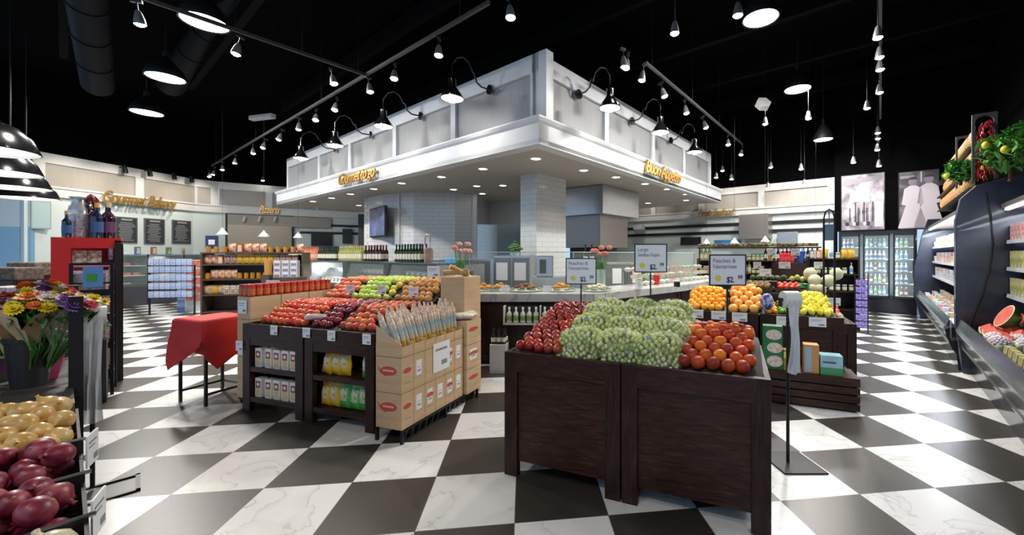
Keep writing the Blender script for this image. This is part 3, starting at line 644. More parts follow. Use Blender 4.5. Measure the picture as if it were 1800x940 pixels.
# things along the marble counter: platters of pastries with greens
def platter(px, py, wd, colm, label, n=14, low=True):
    p = G(px, py, .946); p.z = .946
    t = thing('food_platter', label, 'platter', p)
    MB().lathe([(0, 0), (wd * .5, 0), (wd * .55, .02), (wd * .5, .025), (0, .02)], n=18).build('tray', mat('platter_white', (.7, .7, .7), .3), t)
    g = MB()
    for i in range(26):
        a = i * .77; g.ball((wd * .46 * math.cos(a), wd * .46 * math.sin(a), .03), .022, 6, 4, sq=(1.3, 1, .7))
    g.build('garnish', mat('salad_green', (.16, .28, .12), .6), t)
    f_ = MB()
    for i in range(n):
        a = random.uniform(0, 6.28); r = wd * .34 * random.random() ** .5; f_.ball((r * math.cos(a), r * math.sin(a), .05 + .05 * (1 - r / (wd * .34))), .032, 7, 5, sq=(1.2, 1, .8))
    f_.build('pastry_heap', colm, t, kind='stuff'); return t
PA1 = noisy('baked_orange', [(.3, (.50, .18, .03)), (.7, (.70, .36, .08))], 30, 3, .5); PA2 = noisy('baked_brown', [(.3, (.12, .04, .02)), (.7, (.34, .14, .05))], 30, 3, .5)
for i, (x, y, w_, c, l) in enumerate([(848, 511, .34, PA1, 'leftmost on the marble counter with orange pastries'), (880, 511, .28, PA1, 'second from the left on the marble counter with small orange pastries'), (925, 511, .46, PA2, 'on the marble counter with a large heap of dark brown pastries'), (985, 511, .42, PA1, 'of orange pastries left of the nearest price sign pole'), (1048, 511, .40, mat('pale_food', (.65, .6, .45), .5), 'of pale food right of the nearest price sign pole')]):
    platter(x, y, w_, c, 'food platter ' + l)
# white menu cards on the counter
for i, (x, y) in enumerate(((836, 507), (888, 507), (962, 507))):
    o = MB().bb(-.06, .06, 0, .004, 0, .09).build('counter_card', PAPER, loc=G(x, y + 6, .946), smooth=0); tag(o, 'small white card standing among the platters on the marble counter', 'card', 'counter cards')
# glass jars and candles at the counter bend
for i, (x, y, c) in enumerate([(1190, 498, 'a'), (1123, 502, 'b')]):
    p = G(x, y + 6, .946)
    (J_CLR if c == 'b' else jar(.1, .05, BLKP, PAPER)).put(p, ['black tub with white lid at the far bend of the marble counter', 'clear jar with white lid on the marble counter behind the grapes'][i], 'jar')
o = MB().lathe([(0, 0), (.05, 0), (.055, .16), (0, .16)], n=14).build('red_canister', mat('bright_red', (.55, .02, .02), .35), loc=G(1154, 500, .946)); tag(o, 'red canister on the marble counter behind the middle price sign', 'canister')
# flowers in vases
def vase_flowers(p, label, col, nm='flower_vase', s=1.0, fl=7):
    t = thing(nm, label, 'flower vase', p)
    MB().lathe([(0, 0), (.045 * s, 0), (.05 * s, .2 * s), (.045 * s, .2 * s), (.04 * s, .02), (0, .02)], n=14).build('vase', clear('vase_glass', (.6, .75, .7), .4), t)
    st = MB(); hd = MB(); random.seed(5)
    for i in range(fl):
        a = i * 2.4; r = .05 * s * (1 + i % 2); top = Vector((r * math.cos(a), r * math.sin(a), (.36 + .03 * (i % 3)) * s)); st.tube([(top.x * .3, top.y * .3, .02), (top.x * .5, top.y * .5, .2 * s), top], .004, 5)
        for j in range(8): b_ = j * .8; hd.ball(top + Vector((.016 * s * math.cos(b_), .016 * s * math.sin(b_), .008 * (j % 3))), .016 * s, 6, 4)
    for i in range(6): a = i * 1.1; st.ball((.03 * s * math.cos(a), .03 * s * math.sin(a), .24 * s), .02 * s, 6, 4, sq=(.5, .5, 2))
    st.build('stems', mat('stem_green', (.06, .22, .03), .5), t); hd.build('blossoms', col, t); return t
PINK = mat('salmon_petals', (.75, .25, .18), .6)
vase_flowers(A(809, 512, 5.65).xy.to_3d() + Vector((0, 0, .946)), 'vase of salmon pink tulips left end of the marble counter', mat('light_pink_petals', (.78, .35, .32), .6), s=1.55)
vase_flowers(A(1056, 505, 5.9).xy.to_3d() + Vector((0, 0, .946)), 'tall glass vase with coral roses behind the nearest price sign', PINK, s=1.45)
# ================================================================ produce bins in front
def crate_bin(fr, x0, wd, dp, h, label, shelves=None, cat='produce bin', y0=0):
    p = fr.w(x0, y0); t = thing('produce_bin', label, cat, p, fr.a); g = .004; lw, lt = .095, .045
    for sx_ in (0, 1):
        for sy in (0, 1):
            a = g if sx_ == 0 else wd - g - lw; b_ = 0 if sy == 0 else dp - lt
            MB().bb(a, a + lw, b_, b_ + lt, 0, h).build('leg', WOODV, t, smooth=0, bev=.003)
    MB().bb(lw, wd - lw, .0, lt * .8, h - .13, h).build('top_rail', WOOD, t, smooth=0, bev=.002)
    MB().bb(lw, wd - lw, dp - lt * .8, dp, h - .13, h).build('top_rail', WOOD, t, smooth=0, bev=.002)
    for a in (g + .002, wd - g - .03):
        MB().bb(a, a + .028, lt, dp - lt, .1, h).build('side_panel', WOOD, t, smooth=0)
    MB().bb(lw, wd - lw, dp - .03, dp - .012, .1, h - .13).build('back_panel', WOOD, t, smooth=0)
    if shelves is None:
        MB().bb(lw, wd - lw, .018, .032, .1, h - .13).build('front_panel', WOOD, t, smooth=0)
    else:
        for z in shelves:
            MB().bb(lw * .6, wd - lw * .6, .012, dp * .72, z - .03, z).build('shelf', WOOD, t, smooth=0)
            MB().bb(lw, wd - lw, .004, .02, z - .035, z + .008).build('shelf_lip', WOOD, t, smooth=0)
        MB().bb(.04, wd - .04, dp * .72, dp * .72 + .015, .1, h - .1).build('inner_back', BLKP, t, smooth=0)
    return t
LINER = mat('dark_liner', (.02, .016, .012), .7)
def heap(fr, x0, x1, y0, y1, hf, r, protos, label, cat, grp, parent=None, sp=1.0, jit=.2, rows=None, squash=None, rotx=True, tray=True, front=None):
    xm = (x0 + x1) / 2; dy = 2 * r * .88 * sp; n = 0; y = y0; j = -1
    while y <= y1 + .01:
        j += 1; off = r * (j % 2) * sp; x = x0 + r + off
        while x <= x1 - r * .9:
            xx = x + random.uniform(-jit, jit) * r; yy = y + random.uniform(-jit, jit) * r
            p = fr.w(xx, yy, hf(xx, yy) + random.uniform(-jit, jit) * r * .6)
            pr_ = random.choice(protos) if isinstance(protos, (list, tuple)) else protos
            rot = (random.uniform(-.7, .7), random.uniform(-.7, .7), random.uniform(0, 6.28)) if rotx else (0, 0, random.uniform(0, 6.28))
            s_ = random.uniform(.93, 1.05)
            lab = label[0] if isinstance(label, (list, tuple)) and j == 0 else label[1] if isinstance(label, (list, tuple)) else label
            pr_.put(p, lab, cat, grp + (' front row' if isinstance(label, (list, tuple)) and j == 0 else ''), rot, s_); n += 1
            x += 2 * r * sp
        y += dy / math.sqrt(1 + ((hf(xm, y + .02) - hf(xm, y)) / .02) ** 2)
    if tray and parent is not None:
        nx_, ny_ = 8, 8; vs = []; fs = []
        for j in range(ny_ + 1):
            for i in range(nx_ + 1):
                X = x0 + (x1 - x0) * i / nx_; Y = y0 - r * .8 + (y1 - y0 + 1.6 * r) * j / ny_; q = fr.w(X, Y)
                vs.append((q.x, q.y, hf(X, Y) - r * .9))
        for j in range(ny_):
            for i in range(nx_): a = j * (nx_ + 1) + i; fs.append((a, a + 1, a + nx_ + 2, a + nx_ + 1))
        m_ = MB().add(vs, fs); M = parent.matrix_basis.inverted() if False else (Matrix.Translation(parent.location) @ Matrix.Rotation(parent.rotation_euler.z, 4, 'Z')).inverted()
        m_.v = [tuple(M @ Vector(v)) for v in m_.v]; m_.build('fruit_tray', LINER, parent)
    return n
# fruit
def fball(name, r, material, sq=(1, 1, 1), n=14, k=9): return Proto(name, MB().ball((0, 0, 0), r, n, k, sq=sq).mesh(name, material, 90))
M_PEACH = fruit('peach_skin', [(0, (.36, .022, .012)), (.25, (.56, .05, .01)), (.55, (.20, .010, .014)), (.8, (.62, .09, .012)), (.96, (.74, .26, .01))], blush=(.75, .17, .012), rough=.45, scale=9, amt=.5, coat=.05)
M_PLUM = fruit('nectarine_skin', [(0, (.22, .010, .012)), (.4, (.36, .020, .018)), (.7, (.12, .007, .018)), (1, (.45, .05, .025))], blush=(.55, .12, .04), rough=.3, scale=10, amt=.4, coat=.15)
M_DPLUM = fruit('dark_plum_skin', [(0, (.13, .010, .025)), (.5, (.26, .018, .030)), (1, (.07, .008, .03))], blush=(.40, .05, .06), rough=.25, scale=9, amt=.4, coat=.4)
M_GALA = fruit('gala_skin', [(0, (.58, .014, .018)), (.5, (.64, .03, .025)), (1, (.42, .008, .012))], blush=(.82, .36, .08), rough=.34, scale=6, amt=.42, coat=.08)
M_PINK = fruit('pink_nectarine_skin', [(0, (.70, .16, .08)), (.5, (.60, .08, .05)), (1, (.75, .28, .12))], blush=(.80, .42, .18), rough=.36, scale=9, amt=.4, coat=.1)
M_MIX = fruit('mixed_nectarine_skin', [(0, (.60, .07, .03)), (.4, (.26, .012, .02)), (.7, (.70, .17, .06)), (1, (.48, .03, .025))], blush=(.78, .32, .10), rough=.36, scale=9, amt=.4, coat=.1)
M_GREEN = fruit('green_apple_skin', [(0, (.32, .52, .05)), (.5, (.42, .60, .08)), (1, (.50, .62, .12))], blush=(.62, .68, .20), rough=.22, scale=8, amt=.4, coat=.5)
M_YEL = fruit('golden_apple_skin', [(0, (.68, .55, .08)), (1, (.60, .62, .12))], blush=(.7, .5, .12), rough=.25, scale=8, amt=.4, coat=.4)
M_PEAR = fruit('brown_pear_skin', [(0, (.45, .19, .05)), (.5, (.55, .27, .08)), (1, (.34, .13, .04))], blush=(.6, .36, .12), rough=.5, scale=10, amt=.5, coat=.1)
M_ORG = fruit('orange_peel', [(0, (.85, .30, .01)), (1, (.88, .40, .02))], rough=.38, scale=60, coat=.2, bump=.25)
M_GRF = fruit('large_orange_peel', [(0, (.85, .36, .06)), (1, (.85, .44, .10))], rough=.38, scale=60, coat=.2, bump=.25)
M_LEM = fruit('lemon_peel', [(0, (.80, .68, .04)), (1, (.78, .74, .10))], rough=.35, scale=60, coat=.2, bump=.2)
M_LIM = fruit('lime_peel', [(0, (.10, .28, .03)), (1, (.22, .40, .06))], rough=.35, scale=50, coat=.2)
M_MEL = fruit('melon_rind', [(0, (.62, .62, .40)), (1, (.70, .68, .48))], rough=.55, scale=20, coat=0)
M_CAN = fruit('cantaloupe_rind', [(0, (.38, .34, .22)), (1, (.46, .40, .26))], blush=(.55, .5, .36), rough=.7, scale=40, coat=0)
def applemesh(r): return [(0, -.72 * r), (.25 * r, -.86 * r), (.5 * r, -.80 * r), (.82 * r, -.45 * r), (1.0 * r, .05 * r), (.96 * r, .42 * r), (.72 * r, .80 * r), (.42 * r, .93 * r), (.2 * r, .85 * r), (0, .62 * r)]
def apple(m, r, nm='apple'): return Proto(nm, MB().lathe(applemesh(r), n=14).mesh(nm, m, 90), [('stem', MB().tube([(0, 0, .6 * r), (.05 * r, 0, .9 * r), (.16 * r, 0, 1.12 * r)], .0022, 4).mesh('stem', mat('brown_stem', (.10, .05, .02), .7)))])
def peachproto(m, r, nm='peach'):
    mb = MB().ball((0, 0, 0), r, 16, 10)
    v2 = []
    for x, y, z in mb.v:
        a = math.atan2(y, x); d = math.exp(-(a / .28) ** 2) * .07; k_ = 1 - d; top = 1 - .10 * math.exp(-((math.hypot(x, y) / r) / .25) ** 2)
        v2.append((x * k_, y * k_, z * top * .96))
    mb.v = v2; return Proto(nm, mb.mesh(nm, m, 90))
PEACH = peachproto(M_PEACH, .040); NECT = peachproto(M_PLUM, .036, 'nectarine')

binA = crate_bin(FR, 0, .80, .85, .815, 'dark wood produce bin in front, left one of the pair, under the grapes')
binB = crate_bin(FR, .80, .80, .85, .815, 'dark wood produce bin in front, right one of the pair, under the peaches')
for bn, lo in ((binA, 0), (binB, 0)): MB().bb(.04, .76, .05, .8, .70, .72).build('bin_floor', LINER, bn, smooth=0)
# nectarines, left of the grapes
hN = lambda x, y: .835 + .20 * min(1, max(0, (y - .04) / .65))
heap(FR, .045, .43, .075, .80, hN, .036, NECT, 'dark red nectarine in the heap left of the bagged grapes', 'nectarine', 'nectarines left of the grapes', binA)
# peaches
hP = lambda x, y: .828 + .155 * min(1, max(0, (y - .06) / .33)) ** .8 - .05 * max(0, (abs(x - 1.34) - .12) / .14) * min(1, y / .3)
heap(FR, 1.115, 1.565, .085, .58, hP, .040, PEACH, ['orange red peach in the front row of the heap on the front right bin', 'orange red peach higher up in the heap on the front right bin'], 'peach', 'peaches on the front right bin', binB, sp=.96, jit=.14)
# bagged grapes
M_GRAPE = fruit('green_grape_skin', [(0, (.50, .58, .15)), (.5, (.60, .64, .20)), (1, (.54, .61, .18))], rough=.4, scale=25, coat=.1)
M_GRAPE2 = mat('pale_grape_skin', (.66, .70, .34), .4, coat=.1); M_GRAPE3 = mat('deep_grape_skin', (.34, .46, .12), .4, coat=.1)
FILM = mat('bag_film', (.80, .85, .75), .3, alpha=.10, spec=.35)
def grapebag(seed, L=.140, W=.098, Ht=.066):
    rn = random.Random(seed); g = MB()
    for i in range(150):
        th = math.acos(1 - 2 * (i + .5) / 150); ph = 2.39996 * i; lump = 1 + .13 * math.sin(3 * ph * .41 + seed) * math.sin(th * 3)
        x, y, z = math.sin(th) * math.cos(ph), math.sin(th) * math.sin(ph), math.cos(th)
        if z < -.75: continue
        g.ball((x * L * lump + rn.uniform(-.005, .005), y * W * lump + rn.uniform(-.005, .005), z * Ht * lump + rn.uniform(-.004, .006)), rn.uniform(.0125, .0155), 6, 4, rn.choice([0, 0, 1, 2]), (1, 1, 1.15))
    me = g.mesh('grape_bag', [M_GRAPE, M_GRAPE2, M_GRAPE3], 90)
    s = MB().ball((0, 0, .004), 1, 18, 10, sq=(L + .018, W + .018, Ht + .018))
    s.v = [tuple(Vector(v) * (1 + .10 * noise.noise(Vector(v) * 26 + Vector((seed, 0, 0))))) for v in s.v]
    s.tube([(L + .0, 0, .01), (L + .03, .004, .02), (L + .05, -.004, .05)], .018, 7, taper=.5)
    fl_ = s.mesh('plastic_film', FILM, 90)
    lb = MB().bb(-.014, .014, -.012, .012, 0, .002, 0, Matrix.Translation((rn.uniform(-.05, .05), -W * .62, Ht * .98)) @ Matrix.Rotation(R(38), 4, 'X')).mesh('sticker', mat('blue_sticker', (.18, .25, .38), .4), 0)
    return Proto('grape_bag', me, [('plastic_film', fl_), ('sticker', lb)])
GB = [grapebag(s) for s in (1, 2, 3, 4)]
k = 0
tiers = [(.135, .835, 3, .50, 1.02, ''), (.15, .925, 3, .50, 1.00, ''), (.34, .90, 3, .48, 1.03, ''), (.34, .985, 3, .50, 1.00, ''), (.53, .95, 3, .47, 1.03, ''), (.53, 1.035, 3, .50, .98, ''), (.72, .97, 3, .47, 1.03, ''), (.72, 1.06, 3, .52, .98, '')]
for y, z, n, xa, xb, nm in tiers:
    for i in range(n):
        x = xa + (xb - xa) * i / (n - 1) + random.uniform(-.012, .012)
        low = z < .9; lab = 'plastic bag of green grapes ' + ('in the lowest front row' if low else 'on top of the stack at the back' if z > 1.03 else 'in the middle layers of the stack')
        random.choice(GB).put(FR.w(x, y + random.uniform(-.012, .012), z - .012), lab, 'bag of grapes', 'grape bags ' + ('low' if low else 'top' if z > 1.03 else 'middle'), (R(random.uniform(-8, 14)), R(random.uniform(-8, 8)), FR.a + random.uniform(-.35, .35)), random.uniform(.93, 1.04))

# ---------------------------------------------------------------- price signs on poles
YEL = mat('yellow_burst', (.70, .66, .12), .5); SIGNW = mat('sign_white', (.80, .84, .92), .4)
def polesign(px0, px1, py0, py1, d, zbase, l1, l2, price, cents, label, name='price_sign'):
    a, b_ = A(px0, py1, d), A(px1, py0, d); cx = (a.x + b_.x) / 2; wd, ht = b_.x - a.x, b_.z - a.z
    t = thing(name, label, 'price sign', (cx, d, zbase)); z0 = a.z - zbase
    MB().cyl((0, .012, 0), (0, .012, z0 + .02), .006).build('pole', BLK, t)
    fr_ = MB(); e = .008
    fr_.bb(-wd / 2 - e, wd / 2 + e, 0, .012, z0 - e, z0).bb(-wd / 2 - e, wd / 2 + e, 0, .012, z0 + ht, z0 + ht + e).bb(-wd / 2 - e, -wd / 2, 0, .012, z0, z0 + ht).bb(wd / 2, wd / 2 + e, 0, .012, z0, z0 + ht)
    fr_.build('frame', mat('sign_frame', (.03, .035, .06), .35), t, smooth=0)
    pn = MB().bb(-wd / 2, wd / 2, .003, .009, z0, z0 + ht).build('panel', SIGNW, t, smooth=0)
    L = -wd / 2; l2s = min(1, 10.5 / len(l2))
    text(l1, ht * .20, GREYINK, pn, loc=(L + wd * .07, .001, z0 + ht * .76), align='LEFT', sx=.80 * wd / ht)
    text(l2, ht * .20, GREYINK, pn, loc=(L + wd * .07, .001, z0 + ht * .56), align='LEFT', sx=.78 * wd / ht * l2s)
    text(price, ht * .27, mat('navy_ink', (.02, .025, .05), .6), pn, name='price', loc=(L + wd * .46, .001, z0 + ht * .08), align='LEFT', offset=.0008, spacing=.95, sx=.86)
    text(cents, ht * .19, mat('navy_ink'), pn, name='price', loc=(L + wd * .79, .001, z0 + ht * .19), align='LEFT', offset=.0004, sx=.86)
    s_ = MB(); pts = []
    for i in range(16): r = ht * (.13 if i % 2 else .085); an = i * math.pi / 8; pts.append((L + wd * .22 + r * math.cos(an), z0 + ht * .22 + r * math.sin(an)))
    s_.yprism(pts, 0, .003); s_.build('yellow_burst', YEL, pn, smooth=0)
    return t
polesign(996, 1047, 455, 498, 3.18, .98, 'Peaches &', 'Nectarines', '$2.', '99', 'white price sign on a pole at the left of the grapes, Peaches and Nectarines')
polesign(1117, 1171, 430, 477, 3.10, 1.05, 'Large', 'Seedless Grapes', '$2.', '99', 'white price sign on a pole behind the grapes, highest of the three')
polesign(1249, 1310, 449, 500, 2.72, .86, 'Peaches &', 'Nectarines', '$2.', '99', 'large white price sign on a pole rising from the peaches')

# ================================================================ apple stand, left
b1 = crate_bin(FL, 0, .775, .75, .815, 'dark open-front stand with white cartons on two shelves', shelves=(.41, .13))
b2 = crate_bin(FL, .785, .775, .75, .815, 'dark open-front stand with snack bags on two shelves', shelves=(.41, .13))
for bn in (b1, b2): MB().bb(.1, .675, .004, .03, .62, .69).build('apron', WOOD, bn, smooth=0)
# raised tier behind
q = FL.w(0, .76); rt = thing('display_riser', 'dark raised wooden tier behind the front apple stand', 'display stand', q, FL.a)
MB().bb(.0, 1.56, 0, .03, 0, .97).build('front_board', WOOD, rt, smooth=0, bev=.003); MB().bb(0, .03, .03, .8, 0, .95).build('side_board', WOOD, rt, smooth=0); MB().bb(1.53, 1.56, .03, .8, 0, .95).build('side_board', WOOD, rt, smooth=0); MB().bb(0.03, 1.53, .77, .8, 0, .95).build('back_board', WOOD, rt, smooth=0)
GALA = apple(M_GALA, .0375); DPL = peachproto(M_DPLUM, .036, 'plum'); MIXN = peachproto(M_MIX, .038, 'nectarine'); PNK = peachproto(M_PINK, .038, 'nectarine')
GRN = apple(M_GREEN, .040, 'green_apple'); GOL = apple(M_YEL, .039, 'yellow_apple'); PEA = fball('brown_pear', .038, M_PEAR, (1, 1, 1.1))
slope = lambda z0, z1, ya, yb: (lambda x, y: z0 + (z1 - z0) * min(1, max(0, (y - ya) / (yb - ya))))
h1 = slope(.845, .970, .07, .27)
heap(FL, .16, .80, .07, .66, h1, .0375, GALA, ['red gala apple in the front row of the apple heap on the left stand', 'red gala apple behind the front row on the left stand'], 'apple', 'gala apples', b1)
heap(FL, .82, 1.10, .07, .66, h1, .036, DPL, 'dark plum in the heap between the red apples and the mixed nectarines', 'plum', 'dark plums', b2, tray=True)
heap(FL, 1.11, 1.50, .07, .66, h1, .038, MIXN, 'mottled orange and red nectarine in the heap beside the wrapped bread cartons', 'nectarine', 'mixed nectarines', b2)
h2 = slope(1.0, 1.16, .83, 1.05)
FLh = FL
heap(FL, .04, .42, .83, 1.40, h2, .038, PNK, 'pink orange nectarine on the raised tier left of the green apples', 'nectarine', 'raised tier nectarines', rt)
heap(FL, .43, .84, .83, 1.40, h2, .040, GRN, 'green apple on the raised tier', 'apple', 'raised tier green apples', rt)
heap(FL, .85, 1.00, .83, 1.40, h2, .039, GOL, 'yellow apple on the raised tier between green apples and brown pears', 'apple', 'raised tier yellow apples', rt)
heap(FL, 1.01, 1.50, .83, 1.40, h2, .039, PEA, 'brown pear on the raised tier beside the tall carton', 'pear', 'raised tier brown pears', rt)
# shelf goods in the stand
W_CART = carton(.082, .06, .175, mat('carton_white', (.90, .88, .85), .5), mat('carton_yellow', (.72, .55, .30), .5), mat('carton_red', (.34, .07, .04), .5), 'white_carton')
DKJ = jar(.15, .04, mat('dark_green_tin', (.05, .10, .09), .3), BLKP, CREAM, 'dark_tin')
for z, nm in ((.411, 'upper'), (.131, 'lower')):
    for i in range(5):
        W_CART.put(FL.w(.165 + i * .107 + (0.01 if i else -.012), .07, z), f'white carton with red and yellow print on the {nm} shelf of the left open stand', 'carton', f'white cartons {nm}', (0, 0, FL.a))
    rowof(DKJ, FL.w(.18, .25, z), FL.w(.60, .25, z), 4, f'dark tin behind the white cartons on the {nm} shelf', 'tin', f'dark tins {nm}')
P_YEL = pouch(.112, .06, .205, noisy('snack_bag_yellow', [(.4, (.80, .45, .02)), (.7, (.85, .60, .06))], 12, 2, .3), noisy('snack_print_yellow', [(.35, (.20, .40, .30)), (.5, (.75, .70, .45)), (.65, (.45, .20, .06)), (.8, (.8, .5, .05))], 34, 3, .3), 'snack_bag')
P_GRN = pouch(.115, .06, .20, noisy('snack_bag_green', [(.4, (.06, .38, .07)), (.7, (.15, .55, .15))], 12, 2, .3), noisy('snack_print_green', [(.35, (.5, .25, .12)), (.5, (.6, .7, .5)), (.65, (.10, .35, .10)), (.8, (.4, .6, .3))], 34, 3, .3), 'snack_bag')
for i, (lx, z, pr_, s_, lean) in enumerate([(.16, .413, 0, 1.0, 10), (.27, .413, 0, 1.0, 6), (.38, .413, 0, 1.05, -3), (.62, .413, 1, 1.05, 0), (.155, .133, 0, 1.0, 2), (.255, .133, 0, 1.08, 0), (.375, .133, 1, 1.1, 0), (.49, .133, 1, 1.05, 2), (.59, .133, 1, 1.15, 0)]):
    pr2 = (P_YEL, P_GRN)[pr_]; c = ('yellow', 'green')[pr_]; sh = 'upper' if z > .3 else 'lower'
    pr2.put(FL.w(.785 + lx, .085, z + .003), f'{c} snack bag on the {sh} shelf of the right open stand', 'snack bag', f'{c} snack bags {sh}', (R(-4), R(lean), FL.a), s_ * 1.0)
# price tags on the apron: white cards
def ptag(loc, rz, label, w_=.085, h_=.085, grp=None, stick=0):
    t = thing('price_tag', label, 'price tag', loc, rz, grp)
    MB().bb(-w_ / 2, w_ / 2, -.004, 0, -h_ / 2, h_ / 2).build('card', PAPER, t, smooth=0)
    MB().bb(-w_ * .38, w_ * .3, -.005, -.004, h_ * .22, h_ * .27).bb(-w_ * .38, w_ * .15, -.005, -.004, h_ * .08, h_ * .12).bb(w_ * .05, w_ * .4, -.005, -.004, -h_ * .38, -h_ * .2).build('print', GREYINK, t, smooth=0)
    if stick: MB().cyl((0, .004, -h_ / 2 - stick), (0, .004, -h_ / 2 + .01), .003, n=6).box((0, .006, -h_ / 2 - .006), (.03, .012, .014)).build('clip', BLK, t)
    return t
for i, (x, y) in enumerate([(482, 580), (539, 584.5), (583, 590), (645, 596)]):
    lx, z = FL.hit(x, y, -.005); ptag(FL.w(lx, -.006, z), FL.a, f'white price tag on the front apron of the left stands, {["first", "second", "third", "fourth"][i]} from the left')
for i, (x, y) in enumerate([(519, 505), (616, 508), (671, 509), (727, 512)]):
    lx, z = FL.hit(x, y, .80); ptag(FL.w(lx, .80, z), FL.a, f'white price tag on a clip over the raised fruit tier, {["first", "second", "third", "fourth"][i]} from the left', .115, .095, stick=max(.02, z - .0475 - .972))
lx, z = FL.hit(755, 477, 1.0); ptag(FL.w(lx + .05, 1.0, z), FL.a, 'white price tag standing at the left edge of the tall brown carton', .15, .12, stick=max(.02, z - .06 - 1.236))
# clear plastic bag lying on the apples
o = MB().ball((0, 0, 0), 1, 14, 8, sq=(.10, .05, .03)); o.v = [tuple(Vector(v) * (1 + .3 * noise.noise(Vector(v) * 30))) for v in o.v]
o = o.build('clear_bag', clear('crumpled_film', (.55, .55, .60), .6, .1), loc=FL.w(.80, .10, .90), rz=FL.a + .5); tag(o, 'crumpled clear plastic bag lying between red apples and plums', 'plastic bag')
# ---------------------------------------------------------------- cartons of wrapped bread at the right end
FB = Frame(-1.318, 3.031, -18.2)
REDP = mat('red_print', (.55, .08, .04), .6); GREYP = mat('grey_print', (.35, .30, .26), .6)
def boxcarton(fr, x0, x1, y0, y1, z0, z1, label, grp=None, logo_front=False, logo_side=False, sticker=False, openf=False, side=1):
    t = thing('cardboard_carton', label, 'carton', fr.w((x0 + x1) / 2, y0, z0), fr.a, grp); w2 = (x1 - x0) / 2; dp = y1 - y0; h = z1 - z0; m_ = MB()
    if not openf: m_.bb(-w2, w2, .001, dp - .001, .001, h - .001)
    else:
        hb = h + .13; e = .006
        m_.bb(-w2, w2, 0, e, .001, h).bb(w2 - e, w2, e, dp, .001, h * .8).bb(-w2, -w2 + e, e, dp, .001, h).bb(-w2, w2, dp - e, dp, .001, h).bb(-w2 + e, w2 - e, e, dp - e, .001, .01)
    m_.build('body', CARD, t, smooth=0, bev=.002)
    def oval(cx, cz, rx, rz_, m3, front=True, parent=t, nm='logo'):
        p = [(cx + rx * math.cos(i * math.pi / 12), cz + rz_ * math.sin(i * math.pi / 12)) for i in range(24)]
        if front: MB().yprism(p, -.002, -.0005).build(nm, m3, parent, smooth=0)
        else: MB().add([(w2 + .0015, y, z) for y, z in p], [tuple(range(24))]).build(nm, m3, parent, smooth=0)
    if logo_front:
        oval(0, h * .62, w2 * .62, .034, REDP); p = MB(); s0 = [(-w2 * .8, h * .75), (-w2 * .72, h * .66), (-w2 * .5, h * .55), (-w2 * .1, h * .47), (-w2 * .3, h * .47), (-w2 * .62, h * .55), (-w2 * .8, h * .66)]
        p.yprism(s0, -.002, -.0005).build('logo', REDP, t, smooth=0)
        MB().bb(-w2 * .42, w2 * .42, -.0028, -.002, h * .60, h * .655).build('logo', mat('pale_red', (.75, .45, .36), .6), t, smooth=0)
    if logo_side: oval(dp * .45, h * .62, dp * .33, .020, REDP, False); MB().bb(w2, w2 + .0012, dp * .2, dp * .75, h * .25, h * .28).build('print', GREYP, t, smooth=0)
    if sticker:
        s_ = MB().bb(w2, w2 + .0012, dp * .2, dp * .68, h * .36, h * .80).build('white_sticker', PAPER, t, smooth=0); MB().bb(w2 + .0012, w2 + .002, dp * .3, dp * .6, h * .46, h * .52).bb(w2 + .0012, w2 + .002, dp * .3, dp * .55, h * .58, h * .60).build('print', mat('blue_grey_ink', (.3, .38, .48), .6), s_, smooth=0)
    return t
cw = .815 / 6
for lv in range(2):
    for c in range(6):
        z0 = .105 + lv * .279
        boxcarton(FB, -.25, 0, c * cw + .001, (c + 1) * cw - .001, z0, z0 + .277, f'brown carton in the {["bottom", "middle"][lv]} layer under the bread sticks, {["nearest, with red oval front", "second column", "third column", "fourth column", "fifth column", "last column"][c]}', None, c == 0, c in (0, 2, 4) if lv == 0 else c in (0, 4), c in (1, 2, 3, 4, 5) if lv == 0 else c in (1, 4, 5))
for c in range(6):
    boxcarton(FB, -.25, 0, c * cw + .001, (c + 1) * cw - .001, .663, .765, f'open top brown tray carton holding wrapped bread, {["nearest", "second", "third", "fourth", "fifth", "farthest"][c]} of six', None, False, False, False, True)
o = MB().add([(.003, .37, .44), (.003, .60, .44), (.003, .60, .69), (.003, .37, .69)], [(0, 1, 2, 3)]).bb(.003, .0045, .37, .60, .44, .69).bb(.0046, .0052, .40, .56, .62, .64, 1).bb(.0046, .0052, .48, .56, .49, .53, 1).build('paper_notice', [PAPER, GREYINK], loc=FB.w(0, 0), rz=FB.a, smooth=0); tag(o, 'large white paper notice taped across the side of the bread cartons', 'notice')
# tall back panel of the nearest trays
o = MB().yprism([(-.25, .765), (-.005, .765), (-.08, .80), (-.25, .90)], 0, .006).build('cut_flap', CARD, loc=FB.w(0, .005), rz=FB.a, smooth=0); tag(o, 'cut cardboard side flap rising at the near end of the bread trays', 'carton flap')
# wrapped bread sticks
bgm = MB(); vs = bgm
def breadmesh():
    m_ = MB(); pr_ = [(.0, 0, 0), (.026, .0, 0), (.030, .09, 0), (.031, .13, 1), (.031, .22, 1), (.030, .25, 2), (.027, .30, 2), (.010, .345, 2), (.014, .36, 2), (0, .36, 2)]
    m_.lathe([(a, b_) for a, b_, c in pr_], n=10, m=[c for a, b_, c in pr_][1:])
    m_.v = [(x, y * .62, z) for x, y, z in m_.v]
    return m_.mesh('bread_bag', [mat('gold_wrap', (.60, .36, .06), .35), noisy('blue_wrap', [(.35, (.26, .42, .50)), (.5, (.50, .58, .58)), (.7, (.75, .48, .16))], 22, 3, .3), noisy('clear_wrap_over_bread', [(.35, (.62, .36, .20)), (.5, (.78, .66, .55)), (.65, (.88, .82, .80))], 45, 3, .25)], 60)
BR = Proto('bread_bag', breadmesh())
random.seed(3)
